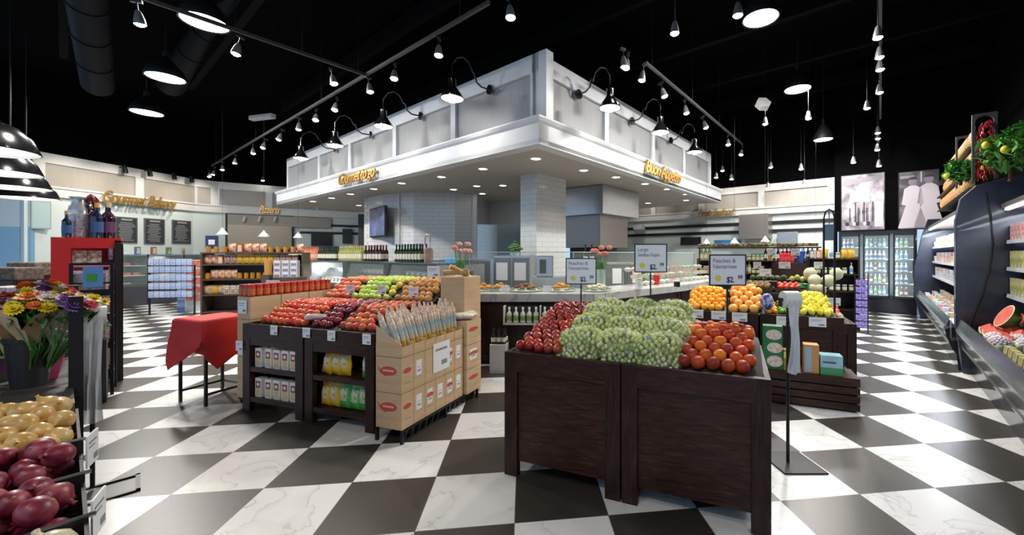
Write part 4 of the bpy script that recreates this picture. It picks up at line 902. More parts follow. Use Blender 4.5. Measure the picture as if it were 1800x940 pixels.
for i in range(15):
    for r_ in range(2):
        y = .05 + i * .0505; x = -.055 - r_ * .085
        BR.put(FB.w(x, y, .70), 'bread stick bag with blue and gold wrapper leaning in the ' + ('near' if i < 7 else 'far') + ' trays', 'bread bag', 'bread bags ' + ('near' if i < 7 else 'far'), (R(random.uniform(-2, 6)), R(-20 + i * 1.3 + random.uniform(-3, 3)), FB.a + .1), random.uniform(.8, .88) if r_ == 0 else random.uniform(.9, .98))
# second stack, wider cartons
for lv in range(3):
    boxcarton(FB, -.25, .03, .835, 1.09, .105 + lv * .236, .105 + lv * .236 + .234, f'wide brown carton in the far right stack behind the bread cartons, {["bottom", "middle", "top"][lv]} of three', None, False, True, lv == 1)
o = MB().ball((0, 0, 0), 1, 16, 8, sq=(.15, .14, .05)); o.v = [tuple(Vector(v) * (1 + .2 * noise.noise(Vector(v) * 18))) for v in o.v]
o = o.build('pita_bag', noisy('bagged_pita', [(.4, (.55, .45, .30)), (.6, (.72, .68, .58))], 20, 3, .3), loc=FB.w(-.11, .96, .855), rz=FB.a); tag(o, 'clear bag of flat bread lying on the far right carton stack', 'bread bag')
o = MB().bb(-.006, .006, -.1, .02, 0, .95).build('upright_board', WOODV, loc=FB.w(.0, .826, 0), rz=FB.a + R(0), smooth=0)
bpy.data.objects.remove(o)
# tall carton with bread on the raised tier corner
TB = FL.w(1.62, .86); t = boxcarton(FL, 1.585, 1.86, .82, 1.12, .80, 1.235, 'tall brown carton holding long loaves beside the brown pears')
boxcarton(FL, 1.585, 1.86, .82, 1.12, .385, .795, 'brown carton supporting the tall loaf carton, upper one'); boxcarton(FL, 1.585, 1.86, .82, 1.12, .02, .38, 'brown carton supporting the tall loaf carton, lower one on the floor')
LOAF = Proto('long_loaf', MB().tube([(-.13, 0, 0), (-.09, 0, .006), (0, 0, .010), (.09, 0, .006), (.13, 0, 0)], .026, 10).mesh('long_loaf', noisy('crust', [(.4, (.50, .28, .10)), (.7, (.68, .48, .24))], 14, 3, .6), 60))
for i in range(3): LOAF.put(FL.w(1.68 + i * .05, .95, 1.27 + i * .003), 'long crusty loaf lying on top of the tall brown carton', 'loaf', 'loaves on the tall carton', (0, R([0, 30, 8][i]), FL.a + [.3, 1.0, 2.2][i]))
# wire dolly under the bread cartons
t = thing('wire_dolly', 'low black wire dolly carrying the bread cartons', 'dolly', FB.w(-.125, 0), FB.a)
for sx_ in (-.12, .12):
    MB().bb(sx_ - .006, sx_ + .006, .0, 1.08, .085, .10).build('side_rail', BLK, t, smooth=0)
    for y in (.01, .55, 1.07): MB().bb(sx_ - .012, sx_ + .012, y - .01, y + .01, 0, .085).build('leg', BLK, t, smooth=0)
m_ = MB()
for i in range(27): m_.bb(-.12, .12, .02 + i * .04, .026 + i * .04, .094, .102)
for i in range(13): m_.cyl((.09, .06 + i * .08, .02), (.11, .06 + i * .08, .09), .02, n=6)
m_.build('wire_grid', BLK, t, smooth=0)
# ---------------------------------------------------------------- carton stack at the left end, salsa jars
zs = [(.07, .262), (.264, .47), (.472, .83), (.832, 1.05)]
for i, (a, b_) in enumerate(zs):
    for c in range(3 if i > 1 else 1):
        boxcarton(FL, -.215, -.035, .09 + c * .30, .385 + c * .30, a, b_, f'brown carton at the left end of the apple stand, level {["one at the floor", "two", "three", "four on top"][i]}, {["front", "middle", "rear"][c]}')
t = thing('low_dolly', 'small black wheeled dolly under the left carton stack', 'dolly', FL.w(-.125, .24), FL.a)
MB().bb(-.09, .09, -.14, .14, .05, .068).build('deck', BLK, t, smooth=0)
for a in (-.07, .07):
    for c in (-.11, .11): MB().cyl((a - .01, c, .027), (a + .01, c, .027), .025, n=14).build('wheel', BLKP, t)
for i in range(2):
    ptag(FL.w(-.13, .085, (.955, .55)[i]), FL.a, ['white price tag on the top carton at the left end', 'white price tag halfway down the left carton stack'][i], .12, .13)
ptag(FL.w(-.02, -.01, .605), FL.a, 'white price tag at the left leg of the open stand', .09, .09)
for i in range(39):
    J_SAL.put(FL.w(-.185 + (i % 3) * .062, .12 + (i // 3) * .068, 1.052), 'jar of red salsa with white label on the left carton stack', 'jar', 'salsa jars')
for i in range(3):
    o = MB().bb(-.09, .09, -.07, .07, 0, .045).build('red_tray', mat('red_tray', (.55, .06, .02), .4), loc=FL.w(-.125, .93 + i * .16, 1.052 if i < 0 else 1.0), rz=FL.a, smooth=0); bpy.data.objects.remove(o)
o = MB().bb(-.10, .10, 0, .008, 0, .20).build('white_poster', PAPER, loc=FL.w(-.33, .50, .0), rz=FL.a, smooth=0, bev=.001); o.location.z = .98; tag(o, 'blank white board standing at the left of the carton stack', 'board')
o2 = MB().cyl((0, .01, -.98), (0, .01, .01), .008, n=8).cyl((-.08, .01, -.972), (.08, .01, -.972), .008, n=8).build('stand', BLK, o)
# ---------------------------------------------------------------- red cloth table
tp = Vector((-3.66, 4.02)); ta = R(-18)
FT = Frame(tp.x, tp.y, -18)
t = thing('side_table', 'small folding table with thin black legs under a red cloth', 'table', (tp.x, tp.y, 0), ta)
MB().bb(-.22, .22, -.20, .22, .80, .82).build('table_top', BLKP, t, smooth=0)
for sx_ in (-.19, .19):
    for sy in (-.17, .19): MB().bb(sx_ - .011, sx_ + .011, sy - .011, sy + .011, 0, .80).build('leg', BLK, t, smooth=0)
MB().bb(-.19, .19, .18, .20, .1, .12).bb(-.20, -.18, -.16, .18, .1, .12).bb(.18, .20, -.16, .18, .1, .12).build('stretcher', BLK, t, smooth=0)
NX, NY = 44, 44; vs = []; fs = []
for j in range(NY + 1):
    for i in range(NX + 1):
        u_, v_ = (i / NX - .5) * 1.06, (j / NY - .5) * 1.0
        a = R(33); X, Y = u_ * math.cos(a) - v_ * math.sin(a), u_ * math.sin(a) + v_ * math.cos(a)
        cx_, cy_ = max(-.225, min(.225, X)), max(-.205, min(.225, Y)); ex, ey = X - cx_, Y - cy_; d = math.hypot(ex, ey)
        fold = .5 + .5 * math.sin(9 * X + 7 * Y + 1.3)
        z = .828 - d * .96 + .004 * math.sin(14 * X) * math.cos(11 * Y); fl_ = (.006 + .13 * d * (.35 + .65 * fold)) * (1 if d > 0 else 0)
        k_ = fl_ / d if d > 1e-6 else 0
        vs.append((cx_ + ex * k_, cy_ + ey * k_, max(z, .15)))
for j in range(NY):
    for i in range(NX): a = j * (NX + 1) + i; fs.append((a, a + 1, a + NX + 2, a + NX + 1))
cl = MB().add(vs, fs).build('red_cloth', noisy('red_fabric', [(.3, (.42, .010, .012)), (.7, (.55, .022, .02))], 5, 4, .75), loc=(tp.x, tp.y, 0), rz=ta, smooth=80)
sm = cl.modifiers.new('solid', 'SOLIDIFY'); sm.thickness = .004; sm.offset = 1
tag(cl, 'bright red cloth draped unevenly over the small folding table', 'tablecloth')
# ================================================================ citrus bins, crates and what stands on them
c1 = crate_bin(FO, 0, .775, .72, .815, 'dark wood citrus bin holding oranges, behind the grapes'); c2 = crate_bin(FO, .785, .775, .72, .815, 'dark wood citrus bin holding lemons, above the low slatted crate')
q = FO.w(0, .73); ct = thing('display_riser', 'dark raised wooden tier of melons and baskets behind the citrus bins', 'display stand', q, FO.a)
MB().bb(0, 1.56, 0, .03, 0, .98).build('front_board', WOOD, ct, smooth=0, bev=.003); MB().bb(0, .03, .03, .7, 0, .96).build('side_board', WOOD, ct, smooth=0); MB().bb(1.53, 1.56, .03, .7, 0, .96).build('side_board', WOOD, ct, smooth=0); MB().bb(.03, 1.53, .03, .7, .93, .955).build('top_board', LINER, ct, smooth=0)
ORG = fball('orange', .040, M_ORG); GRF = fball('large_orange', .052, M_GRF)
LEM = Proto('lemon', MB().lathe([(0, -.045), (.009, -.041), (.026, -.026), (.033, 0), (.026, .026), (.009, .041), (0, .045)], n=12).mesh('lemon', M_LEM, 90)); LIM = fball('lime', .026, M_LIM, (1, 1, 1.2)); CLEM = fball('clementine', .030, M_ORG, (1, 1, .85))
def mound(x0, x1, zt, za=.84): return lambda x, y: za + (zt - za) * min(1, max(0, (y - .06) / .40)) * (1 - .9 * max(0, abs((x - (x0 + x1) / 2) / ((x1 - x0) / 2)) - .45) ** 1.2)
heap(FO, .0, .46, .08, .62, mound(0, .46, 1.02), .040, ORG, 'orange in the mound at the left end of the citrus bins', 'orange', 'oranges', c1)
heap(FO, .47, .84, .08, .62, mound(.47, .84, 1.05), .052, GRF, 'large pale orange in the taller mound right of the oranges', 'orange', 'large oranges', c1)
heap(FO, 1.17, 1.51, .08, .60, mound(1.17, 1.51, 1.0), .037, LEM, 'lemon in the mound at the right end of the citrus bins', 'lemon', 'lemons', c2)
heap(FO, .98, 1.16, .08, .50, slope(.84, .90, .1, .5), .027, LIM, 'lime in the bin between the netted clementines and the lemons', 'lime', 'limes', c2)
heap(FO, .85, .97, .08, .40, slope(.84, .90, .1, .5), .030, CLEM, 'clementine beside the blue netted bag', 'clementine', 'clementines', c2)
o = MB().ball((0, 0, 0), 1, 12, 8, sq=(.07, .05, .10)); o.v = [tuple(Vector(v) * (1 + .15 * noise.noise(Vector(v) * 30))) for v in o.v]
o = o.build('netted_bag', noisy('blue_net_print', [(.4, (.02, .04, .25)), (.55, (.6, .6, .7)), (.65, (.03, .05, .30)), (.8, (.8, .3, .05))], 18, 2, .4), loc=FO.w(.86, .09, .93), rz=FO.a); tag(o, 'blue and white netted bag of clementines standing among the citrus', 'bag')
for i, (x, y) in enumerate([(1224, 551), (1263, 554), (1300, 557), (1379, 564), (1437, 566)]):
    lx, z = FO.hit(x, y, -.006); ptag(FO.w(lx, -.008, z), FO.a, f'white price tag on the front of the citrus bins, {["first", "second", "third", "fourth", "fifth"][i]} from the left', .155, .095)
# slatted crate with cartons
FCR = Frame(*FO.w(.10, -.40).xy, -22.8)
t = thing('slatted_crate', 'long low black slatted wood crate on the floor before the citrus bins', 'crate', FCR.w(0, 0), FCR.a)
for i in range(4): MB().bb(0, 1.50, 0, .018, .02 + i * .074, .08 + i * .074).build('front_slat', WOOD, t, smooth=0, bev=.002); MB().bb(1.482, 1.50, .018, .36, .02 + i * .074, .08 + i * .074).build('side_slat', WOOD, t, smooth=0, bev=.002)
MB().bb(0, 1.5, .0, .36, .302, .318).build('top_board', WOOD, t, smooth=0); MB().bb(.02, 1.47, .03, .35, .0, .30).build('core', BLKP, t, smooth=0)
def fx(px, py, ly): return FCR.hit(px, py, ly)
GRNC = mat('green_carton', (.02, .16, .06), .4)
def pcart(px0, px1, ytop, dp, ly, body, panels, label):
    x0, _ = fx(px0, ytop, ly); x1, zt = fx(px1, ytop, ly); t = thing('product_carton', label, 'carton', FCR.w((x0 + x1) / 2, ly, .319), FCR.a); w2 = (x1 - x0) / 2; h = zt - .319
    MB().bb(-w2, w2, 0, dp, 0, h).build('body', body, t, smooth=0, bev=.003)
    for (a, b_, c, d_, m3, shp) in panels:
        if shp: MB().yprism([(-w2 + 2 * w2 * (a + (b_ - a) * (.5 + .5 * math.cos(i * math.pi / 10))), h * (c + (d_ - c) * (.5 + .5 * math.sin(i * math.pi / 10)))) for i in range(20)], -.003, -.001).build('printed_patch', m3, t, smooth=0)
        else: MB().bb(-w2 + 2 * w2 * a, -w2 + 2 * w2 * b_, -.002, -.0005, h * c, h * d_).build('printed_patch', m3, t, smooth=0)
    return t
BLOOM = noisy('printed_bloom', [(.35, (.55, .62, .55)), (.5, (.72, .70, .66)), (.62, (.70, .30, .16)), (.7, (.72, .72, .66))], 28, 2, .4)
pcart(1341, 1376, 574, .12, .05, GRNC, [(.15, .95, .68, .92, BLOOM, 1), (.2, 1, .38, .62, BLOOM, 1), (.2, 1, .06, .32, BLOOM, 1)], 'tall green carton printed with white blooms on the slatted crate')
pcart(1377, 1385, 615, .1, .05, mat('olive_carton', (.25, .24, .03), .5), [(.1, .9, .6, .9, YEL, 0)], 'narrow olive carton beside the tall green carton')
pcart(1413, 1440, 607, .12, .04, mat('orange_carton', (.55, .28, .10), .5), [(.1, .5, .05, .9, mat('sky_print', (.30, .45, .58), .5), 0)], 'orange and blue carton standing on the slatted crate')
pcart(1442, 1482, 627, .14, .04, noisy('meadow_print', [(.3, (.25, .45, .55)), (.7, (.40, .60, .68))], 9, 2, .4), [(0, 1, 0, .38, mat('meadow_green', (.06, .28, .12), .5), 0), (.1, .7, .6, .7, mat('navy_print', (.08, .12, .3), .5), 0)], 'wide blue and green carton at the right end of the slatted crate')
# bag roll stand, right
def bagstand(px, d, ytop, ybag0, ybag1, label, wd=.09, base=True, rz=0):
    p = A(px, 500, d); t = thing('bag_stand', label, 'bag dispenser', (p.x, d, 0), R(rz)); zt = H + (CY - ytop) * d / F
    MB().cyl((0, .03, .01), (0, .03, zt - .06), .011, n=10).build('pole', BLK, t)
    if base: MB().prism([(-.10, -.12), (.19, -.12), (.15, .17), (-.14, .17)], 0, .012).build('base_plate', BLKP, t, smooth=0)
    MB().cyl((-wd * .7, .0, zt - .06), (wd * .7, .0, zt - .06), .058, n=20).build('bag_roll', mat('white_roll', (.70, .72, .72), .4), t)
    MB().cyl((-wd * .85, 0, zt - .06), (wd * .85, 0, zt - .06), .01).box((-wd * .8, .02, zt - .08), (.006, .04, .06)).box((wd * .8, .02, zt - .08), (.006, .04, .06)).build('bracket', BLK, t)
    z0 = H + (CY - ybag1) * d / F; z1 = zt - .06; vs = []; fs = []; n = 14; m = 10
    for j in range(n + 1):
        for i in range(m + 1):
            u_ = i / m - .5; z = z1 + (z0 - z1) * j / n
            vs.append((u_ * wd * (1.15 - .25 * math.sin(j / n * 3)), -.055 - .012 * math.cos(u_ * 16 + j * .3) + .01 * math.sin(j * .6), z + .03 * abs(u_) * (j == n)))
    for j in range(n):
        for i in range(m): a = j * (m + 1) + i; fs.append((a, a + 1, a + m + 2, a + m + 1))
    MB().add(vs, fs).build('hanging_bag', clear('white_film', (.72, .76, .82), .82, .25), t, smooth=80)
    return t
bagstand(1389, 2.74, 511, 545, 655, 'stand with a roll of clear produce bags right of the peaches', .075)
ts = bagstand(162, 2.46, 538, 560, 742, 'stand with hanging clear bags at the left beside the flowers', .085, base=False, rz=48)
m_ = MB(); fq = G(192, 862, 0); ox_, oy_ = Matrix.Rotation(R(-48), 2) @ Vector((fq.x - A(162, 500, 2.46).x, fq.y - 2.46))
for a, b_, c, d_ in ((-.17, .13, -.14, -.12), (-.17, .13, .11, .13), (-.17, -.15, -.14, .13), (.11, .13, -.14, .13)): m_.bb(ox_ + a, ox_ + b_, oy_ + c, oy_ + d_, 0, .010)
m_.build('floor_frame', BLK, ts, smooth=0)
# baskets and melons on the riser
def basket(px, py, ly, wd, dp, label, colm):
    lx, z = FO.hit(px, py, ly); t = thing('produce_basket', label, 'basket', FO.w(lx, ly, .956), FO.a); m_ = MB()
    for i in range(5): e = .012 * i; m_.bb(-wd / 2 - e, wd / 2 + e, -e - .004, -e, i * .018, i * .018 + .014).bb(-wd / 2 - e, wd / 2 + e, dp + e, dp + e + .004, i * .018, i * .018 + .014).bb(-wd / 2 - e - .004, -wd / 2 - e, -e, dp + e, i * .018, i * .018 + .014).bb(wd / 2 + e, wd / 2 + e + .004, -e, dp + e, i * .018, i * .018 + .014)
    m_.bb(-wd / 2, wd / 2, 0, dp, 0, .01).build('wicker', colm, t, smooth=0); return t, lx
WICK = noisy('dark_wicker', [(.3, (.03, .018, .012)), (.7, (.08, .05, .03))], 40, 2, .7)
KIWI = fball('kiwi', .03, noisy('kiwi_skin', [(.3, (.22, .13, .05)), (.7, (.34, .22, .10))], 30, 3, .9), (1, 1, 1.2)); TOM = fball('tomato', .034, mat('tomato_skin', (.60, .05, .02), .2, coat=.5), (1, 1, .85)); AVO = fball('avocado', .036, noisy('avocado_skin', [(.3, (.04, .09, .03)), (.7, (.12, .2, .06))], 40, 3, .7), (1, 1, 1.3)); PEARG = fball('green_pear', .036, fruit('green_pear_skin', [(0, (.35, .42, .08)), (1, (.5, .5, .14))], rough=.4), (1, 1, 1.25))
for px, pr_, nm, cat_ in ((1334, KIWI, 'kiwi', 'kiwi'), (1388, TOM, 'tomato', 'tomato')):
    t, lx = basket(px, 505, .80, .24, .24, f'dark wicker basket of {nm} fruit on the melon tier' if nm == 'kiwi' else 'dark wicker basket of tomatoes on the melon tier', WICK)
    for j in range(3):
        for i in range(4): pr_.put(FO.w(lx - .095 + i * .063 + (.02 if j % 2 else 0), .84 + j * .07, 1.05 + .015 * j), f'{nm} in the dark wicker basket on the melon tier', cat_, f'{nm} basket', (random.random(), random.random(), random.random()))
for i in range(6): AVO.put(FO.w(FO.hit(1323 + i * 11, 0, 1.22)[0], 1.22, 1.14 + .01 * (i % 2)), 'green avocado heaped behind the kiwi basket', 'avocado', 'avocados', (1, random.random(), i))
for i in range(6): PEARG.put(FO.w(FO.hit(1392 + i * 9, 0, 1.18)[0], 1.18, 1.13 + .02 * (i % 2)), 'yellow green pear heaped behind the tomato basket', 'pear', 'green pears', (random.random(), 0, i))
o = MB().bb(-.34, .34, -.1, .1, 0, .14).build('low_box', WOOD, loc=FO.w(FO.hit(1372, 0, 1.25)[0], 1.25, .956), rz=FO.a, smooth=0); tag(o, 'low dark box lifting avocados and pears behind the baskets', 'box')
HON = fball('honeydew', .078, M_MEL, n=18, k=12); CANT = fball('cantaloupe', .070, M_CAN, n=18, k=12)
for r_, (ly, z, a, b_, pr_, n, nm) in enumerate([(.84, 1.027, 1428, 1500, CANT, 4, 'cantaloupe in the lower melon row on the tier'), (1.02, 1.13, 1432, 1502, HON, 4, 'pale honeydew melon in the upper melon row'), (1.20, 1.21, 1424, 1470, HON, 2, 'pale honeydew melon crowning the heap at the back')]):
    for i in range(n): lx, _ = FO.hit(a + (b_ - a) * i / (n - 1), 0, ly); pr_.put(FO.w(min(lx, 1.48 + .12 * r_), ly, z), nm, 'melon', f'melons row {r_}', (0, 0, i))
o = MB().bb(-.25, .30, -.10, .12, 0, .09).bb(-.22, .28, .12, .3, 0, .17).build('low_box', WOOD, loc=FO.w(1.28, 1.03, .956), rz=FO.a, smooth=0); tag(o, 'stepped dark box under the honeydew melons', 'box')
lx, _ = FO.hit(1412, 0, .80); t = thing('potted_herb', 'small green potted herb between tomatoes and melons', 'potted plant', FO.w(lx, .79, .956), FO.a)
MB().lathe([(0, 0), (.035, 0), (.045, .07), (0, .07)]).build('pot', mat('pale_blue_pot', (.35, .45, .50), .4), t); m_ = MB()
for i in range(40): a = i * 2.4; r = .055 * (i / 40) ** .5; m_.ball((r * math.cos(a), r * math.sin(a), .10 + .05 * random.random()), .014, 5, 4, sq=(1.4, .8, .5))
m_.build('foliage', mat('herb_green', (.03, .20, .05), .5), t)
for i, (x, y, w_) in enumerate([(1345, 479, .13), (1379, 466, .14), (1331, 466, .10), (1356, 443, .10), (1398, 443, .11), (1440, 466, .12), (1466, 530, .13)]):
    ly = .77 if i == 0 else 1.3 if i < 6 else .71; lx, z = FO.hit(x, y, ly); ptag(FO.w(lx, ly, z), FO.a, 'white price card above the melon tier, ' + ['leaning on the kiwi basket', 'over the tomato basket', 'behind the kiwi basket at left', 'upper, left of the red bottles', 'upper, right of the red bottles', 'over the pale melons', 'below the cantaloupes at the right end'][i], w_, .09, stick=.06 if i < 6 else 0)
# hanging scale on two posts
ly = .45; xa, _ = FO.hit(1448, 0, ly); xb, _ = FO.hit(1467, 0, ly); dd = FO.w(xa, ly).y; zt = H + (CY - 385) * dd / F
t = thing('produce_scale', 'tall black two-post stand with a blue-grey hanging scale dial above the lemons', 'scale', FO.w((xa + xb) / 2, ly, .80), FO.a); h = (xb - xa) / 2; T0 = zt - .80
for s in (-1, 1): MB().bb(s * h - .009, s * h + .009, -.009, .009, 0, T0).build('post', BLK, t, smooth=0)
MB().tube([(-h, 0, T0), (-h * .7, 0, T0 + .08), (0, 0, T0 + .11), (h * .7, 0, T0 + .08), (h, 0, T0)], .009, 6).build('arch', BLK, t)
MB().bb(-h * .8, h * .8, -.03, .03, T0 - .24, T0 - .06).cyl((0, 0, T0 - .06), (0, 0, T0 + .1), .006).build('dial_box', mat('scale_blue', (.16, .26, .36), .35), t, smooth=0, bev=.01)
# extra bin further down the aisle with apples and roots, purple rack
FX = Frame(*FO.w(1.62, .95).xy, -22.8)
XW = FX.hit(1507, 0, 0)[0]; c3 = crate_bin(FX, 0, XW, 1.2, .62, 'low dark bin at the aisle end of the citrus display with red apples and roots')
MB().bb(.04, XW - .04, .03, 1.1, .50, .52).build('bin_floor', LINER, c3, smooth=0)
heap(FX, .05, XW - .05, .42, 1.0, slope(.66, .80, .4, 1.0), .037, GALA, 'red apple in the low bin at the aisle end', 'apple', 'aisle end apples', c3)
ROOT = fball('sweet_potato', .036, noisy('root_skin', [(.3, (.45, .25, .12)), (.7, (.58, .36, .20))], 14, 3, .7), (1.7, 1, .9))
heap(FX, .05, XW - .04, .07, .36, slope(.645, .67, 0, .4), .040, ROOT, 'tan sweet potato at the front of the low aisle end bin', 'sweet potato', 'sweet potatoes', c3, sp=1.25)
pq = G(1514, 585, 0)
t = thing('purple_rack', 'narrow tall rack of purple packets at the end of the produce displays', 'display rack', pq, R(-30))
for a in (-.10, .10): MB().bb(a - .008, a + .008, -.01, .01, 0, 1.12).build('post', BLK, t, smooth=0)
for i in range(8): MB().bb(-.1, .1, -.05, .06, .10 + i * .13, .105 + i * .13).build('shelf', BLK, t, smooth=0)
PUR = Proto('purple_packet', MB().bb(-.042, .042, -.02, .02, 0, .105).mesh('purple_packet', noisy('purple_print', [(.35, (.12, .08, .35)), (.6, (.32, .24, .60)), (.8, (.6, .55, .75))], 30, 2, .4), 0))
fp = Frame(pq.x, pq.y, -30)
for i in range(7):
    for s in (-.045, .045): PUR.put(fp.w(s, -.02, .106 + i * .13), 'purple packet on the narrow tall rack by the aisle', 'packet', 'purple packets', (0, 0, fp.a))

# ================================================================ coolers down the right side
CB = mat('cooler_black', (.010, .011, .016), .28, coat=.3); CBG = mat('cooler_gloss', (.015, .016, .020), .12, .4); BUMP = mat('bumper_grey', (.20, .21, .22), .25, .6); NAVY = noisy('navy_panel', [(.35, (.010, .014, .028)), (.65, (.020, .027, .050))], 3, 4, .35, coat=.3); TUBE = glow('cooler_tube', (.85, .93, 1), 14); INSW = mat('cooler_liner', (.45, .47, .50), .4)
def cooler(y0, y1, dx, label, zt=2.03, lx_=.90, sx0=1.08):
    t = thing('open_cooler', label, 'refrigerated case', (0, 0, 0), ST.a)
    def part(nm, poly, m3, a=y0, b_=y1, **k): return MB().yprism([(x + dx, z) for x, z in poly], a, b_).build(nm, m3, t, smooth=k.get('smooth', 25))
    part('kick_base', [(.78, 0), (1.58, 0), (1.58, .26), (.72, .26), (.76, .2)], CBG)
    part('lower_body', [(.72, .26), (1.58, .26), (1.58, .50), (.70, .53), (.655, .50), (.665, .42)], CBG)
    part('bumper', [(.645, .50), (.68, .49), (.70, .535), (.66, .555), (.64, .53)], BUMP)
    part('glass_rim', [(.655, .56), (.672, .56), (.70, .66), (.682, .665)], mat('rim_metal', (.35, .37, .40), .2, .8))
    part('lower_trim', [(.700, .30), (.712, .30), (.690, .40), (.678, .40)], mat('trim_dark_grey', (.06, .065, .07), .3, .6))
    part('deck', [(.705, .36), (1.5, .50), (1.5, .54), (.705, .40)], INSW); part('well_front', [(.70, .40), (.715, .40), (.715, .62), (.70, .62)], INSW)
    part('back_wall', [(1.46, .62), (1.58, .5), (1.58, 2.1), (1.46, 2.1)], mat('cooler_back', (.03, .03, .035), .5))
    part('canopy', [(lx_, zt), (lx_ + .04, zt - .02), (1.58, zt), (1.58, zt + .26), (lx_ + .36, zt + .24), (lx_, zt + .05)], mat('canopy_grey', (.10, .09, .085), .45))
    part('light_tube', [(lx_ + .01, zt - .03), (lx_ + .04, zt - .035), (lx_ + .045, zt - .008), (lx_ + .015, zt - .001)], TUBE, y0 + .1, y1 - .1)
    for z in (.98, 1.29, 1.60):
        s_ = part('shelf', [(sx0, z), (1.46, z), (1.46, z + .02), (sx0, z + .02)], INSW, y0 + .06, y1 - .06); q = MB().yprism([(x + dx, zz) for x, zz in [(sx0 - .02, z - .015), (sx0, z - .02), (sx0, z + .025), (sx0 - .015, z + .025)]], y0 + .06, y1 - .06).build('shelf_edge', mat('shelf_edge', (.5, .52, .55), .3), s_, smooth=0)
    return t
cf = cooler(6.93, 11.9, 0, 'far open refrigerated case along the right wall, filled with lit packages', 2.03, .84, .93)
cn = cooler(1.6, 6.74, .09, 'near open refrigerated case at the right edge holding cut watermelon', 2.0, 1.03)
c_ = ST.w(1.0, 9.4, 1.97); light('AREA', c_, 230, (.86, .93, 1), .35, shape='RECTANGLE', size_y=4.6, name='cooler_light').rotation_euler = (0, R(-12), ST.a)
c_ = ST.w(1.38, 4.6, 1.95); light('AREA', c_, 110, (.86, .93, 1), .35, shape='RECTANGLE', size_y=4.0, name='cooler_light').rotation_euler = (0, R(-12), ST.a)
for y_, sd, nm in ((6.75, 1, 'between the two cooler cases'), (11.91, 1, 'at the far end of the far cooler case')):
    poly = [(.80, 0), (.76, .35), (.735, .6), (.735, 1.9), (.78, 2.15), (.92, 2.30), (1.15, 2.36), (1.62, 2.36), (1.62, 0)] if sd and y_ < 8 else [(.72, 0), (.60, .6), (.62, 1.2), (.74, 1.9), (.84, 2.25), (1.62, 2.25), (1.62, 0)]
    t = thing('end_panel', f'tall dark navy end panel {nm}', 'cooler end panel', (0, 0, 0), ST.a)
    MB().yprism(poly, y_, y_ + (.16 if y_ < 8 else .08)).build('panel', NAVY, t, smooth=0, bev=.01)
    if y_ < 8: MB().tube([(.99, y_ - .004, 2.2), (1.03, y_ - .004, 1.95), (1.055, y_ - .004, 1.6), (1.03, y_ - .004, 1.3), (.97, y_ - .004, 1.0), (.90, y_ - .004, .75), (.86, y_ - .004, .6)], .012, 8).build('curved_trim', BLKP, t)
random.seed(8)
PKC = [('tub_white', (.72, .74, .76), (.35, .5, .62)), ('tub_rose', (.62, .45, .50), (.7, .2, .25)), ('tub_green', (.35, .50, .34), (.7, .7, .55)), ('tub_blue', (.25, .40, .58), (.75, .75, .78)), ('tub_cream', (.68, .62, .45), (.5, .2, .1)), ('tub_orange', (.70, .38, .16), (.7, .65, .5))]
PKT = []
for nm, a, b_ in PKC:
    m1 = noisy(nm, [(.4, a), (.55, b_), (.66, a)], 26, 2, .3); PKT.append(Proto('food_tub', MB().lathe([(0, 0), (.045, 0), (.052, .085), (.054, .09), (0, .092)], n=10).mesh('food_tub', m1, 30))); PKT.append(Proto('food_packet', MB().bb(-.05, .05, -.03, .03, 0, .15).mesh('food_packet', m1, 0)))
for z, nm in ((1.0, 'lowest'), (1.31, 'middle'), (1.62, 'top')):
    y = 7.1
    while y < 11.7:
        random.choice(PKT).put(ST.w(.99, y, z + .002), f'chilled package on the {nm} shelf of the far cooler', 'package', f'far cooler {nm} shelf', (0, 0, ST.a + R(-90)), 1.25); y += .135
for j in range(3):
    y = 7.08
    while y < 11.7:
        random.choice(PKT).put(ST.w(.80 + j * .13, y, .46 + j * .03), f'chilled package on the bottom deck of the far cooler, {["front", "second", "third"][j]} row', 'package', f'far cooler deck row {j}', (0, 0, ST.a + R(-90)), 1.15); y += .135
VEGP = Proto('salad_pack', MB().bb(-.06, .06, -.03, .03, 0, .17).mesh('salad_pack', noisy('salad_print', [(.35, (.18, .30, .08)), (.5, (.60, .50, .18)), (.62, (.62, .60, .50)), (.75, (.30, .12, .05))], 18, 3, .3), 0)); REDPK = Proto('berry_pack', MB().bb(-.06, .06, -.03, .03, 0, .16).mesh('berry_pack', noisy('berry_print', [(.35, (.65, .62, .62)), (.5, (.60, .10, .12)), (.62, (.70, .65, .62)), (.75, (.15, .35, .12))], 18, 3, .3), 0))
for z, pr_, nm in ((1.0, VEGP, 'lower'), (1.31, VEGP, 'middle'), (1.62, REDPK, 'top')):
    y = 4.0
    while y < 6.66:
        pr_.put(ST.w(1.22, y, z + .002), f'packed salad or fruit on the {nm} shelf of the near cooler', 'package', f'near cooler {nm} shelf', (0, 0, ST.a + R(-90)), 1.1); y += .14
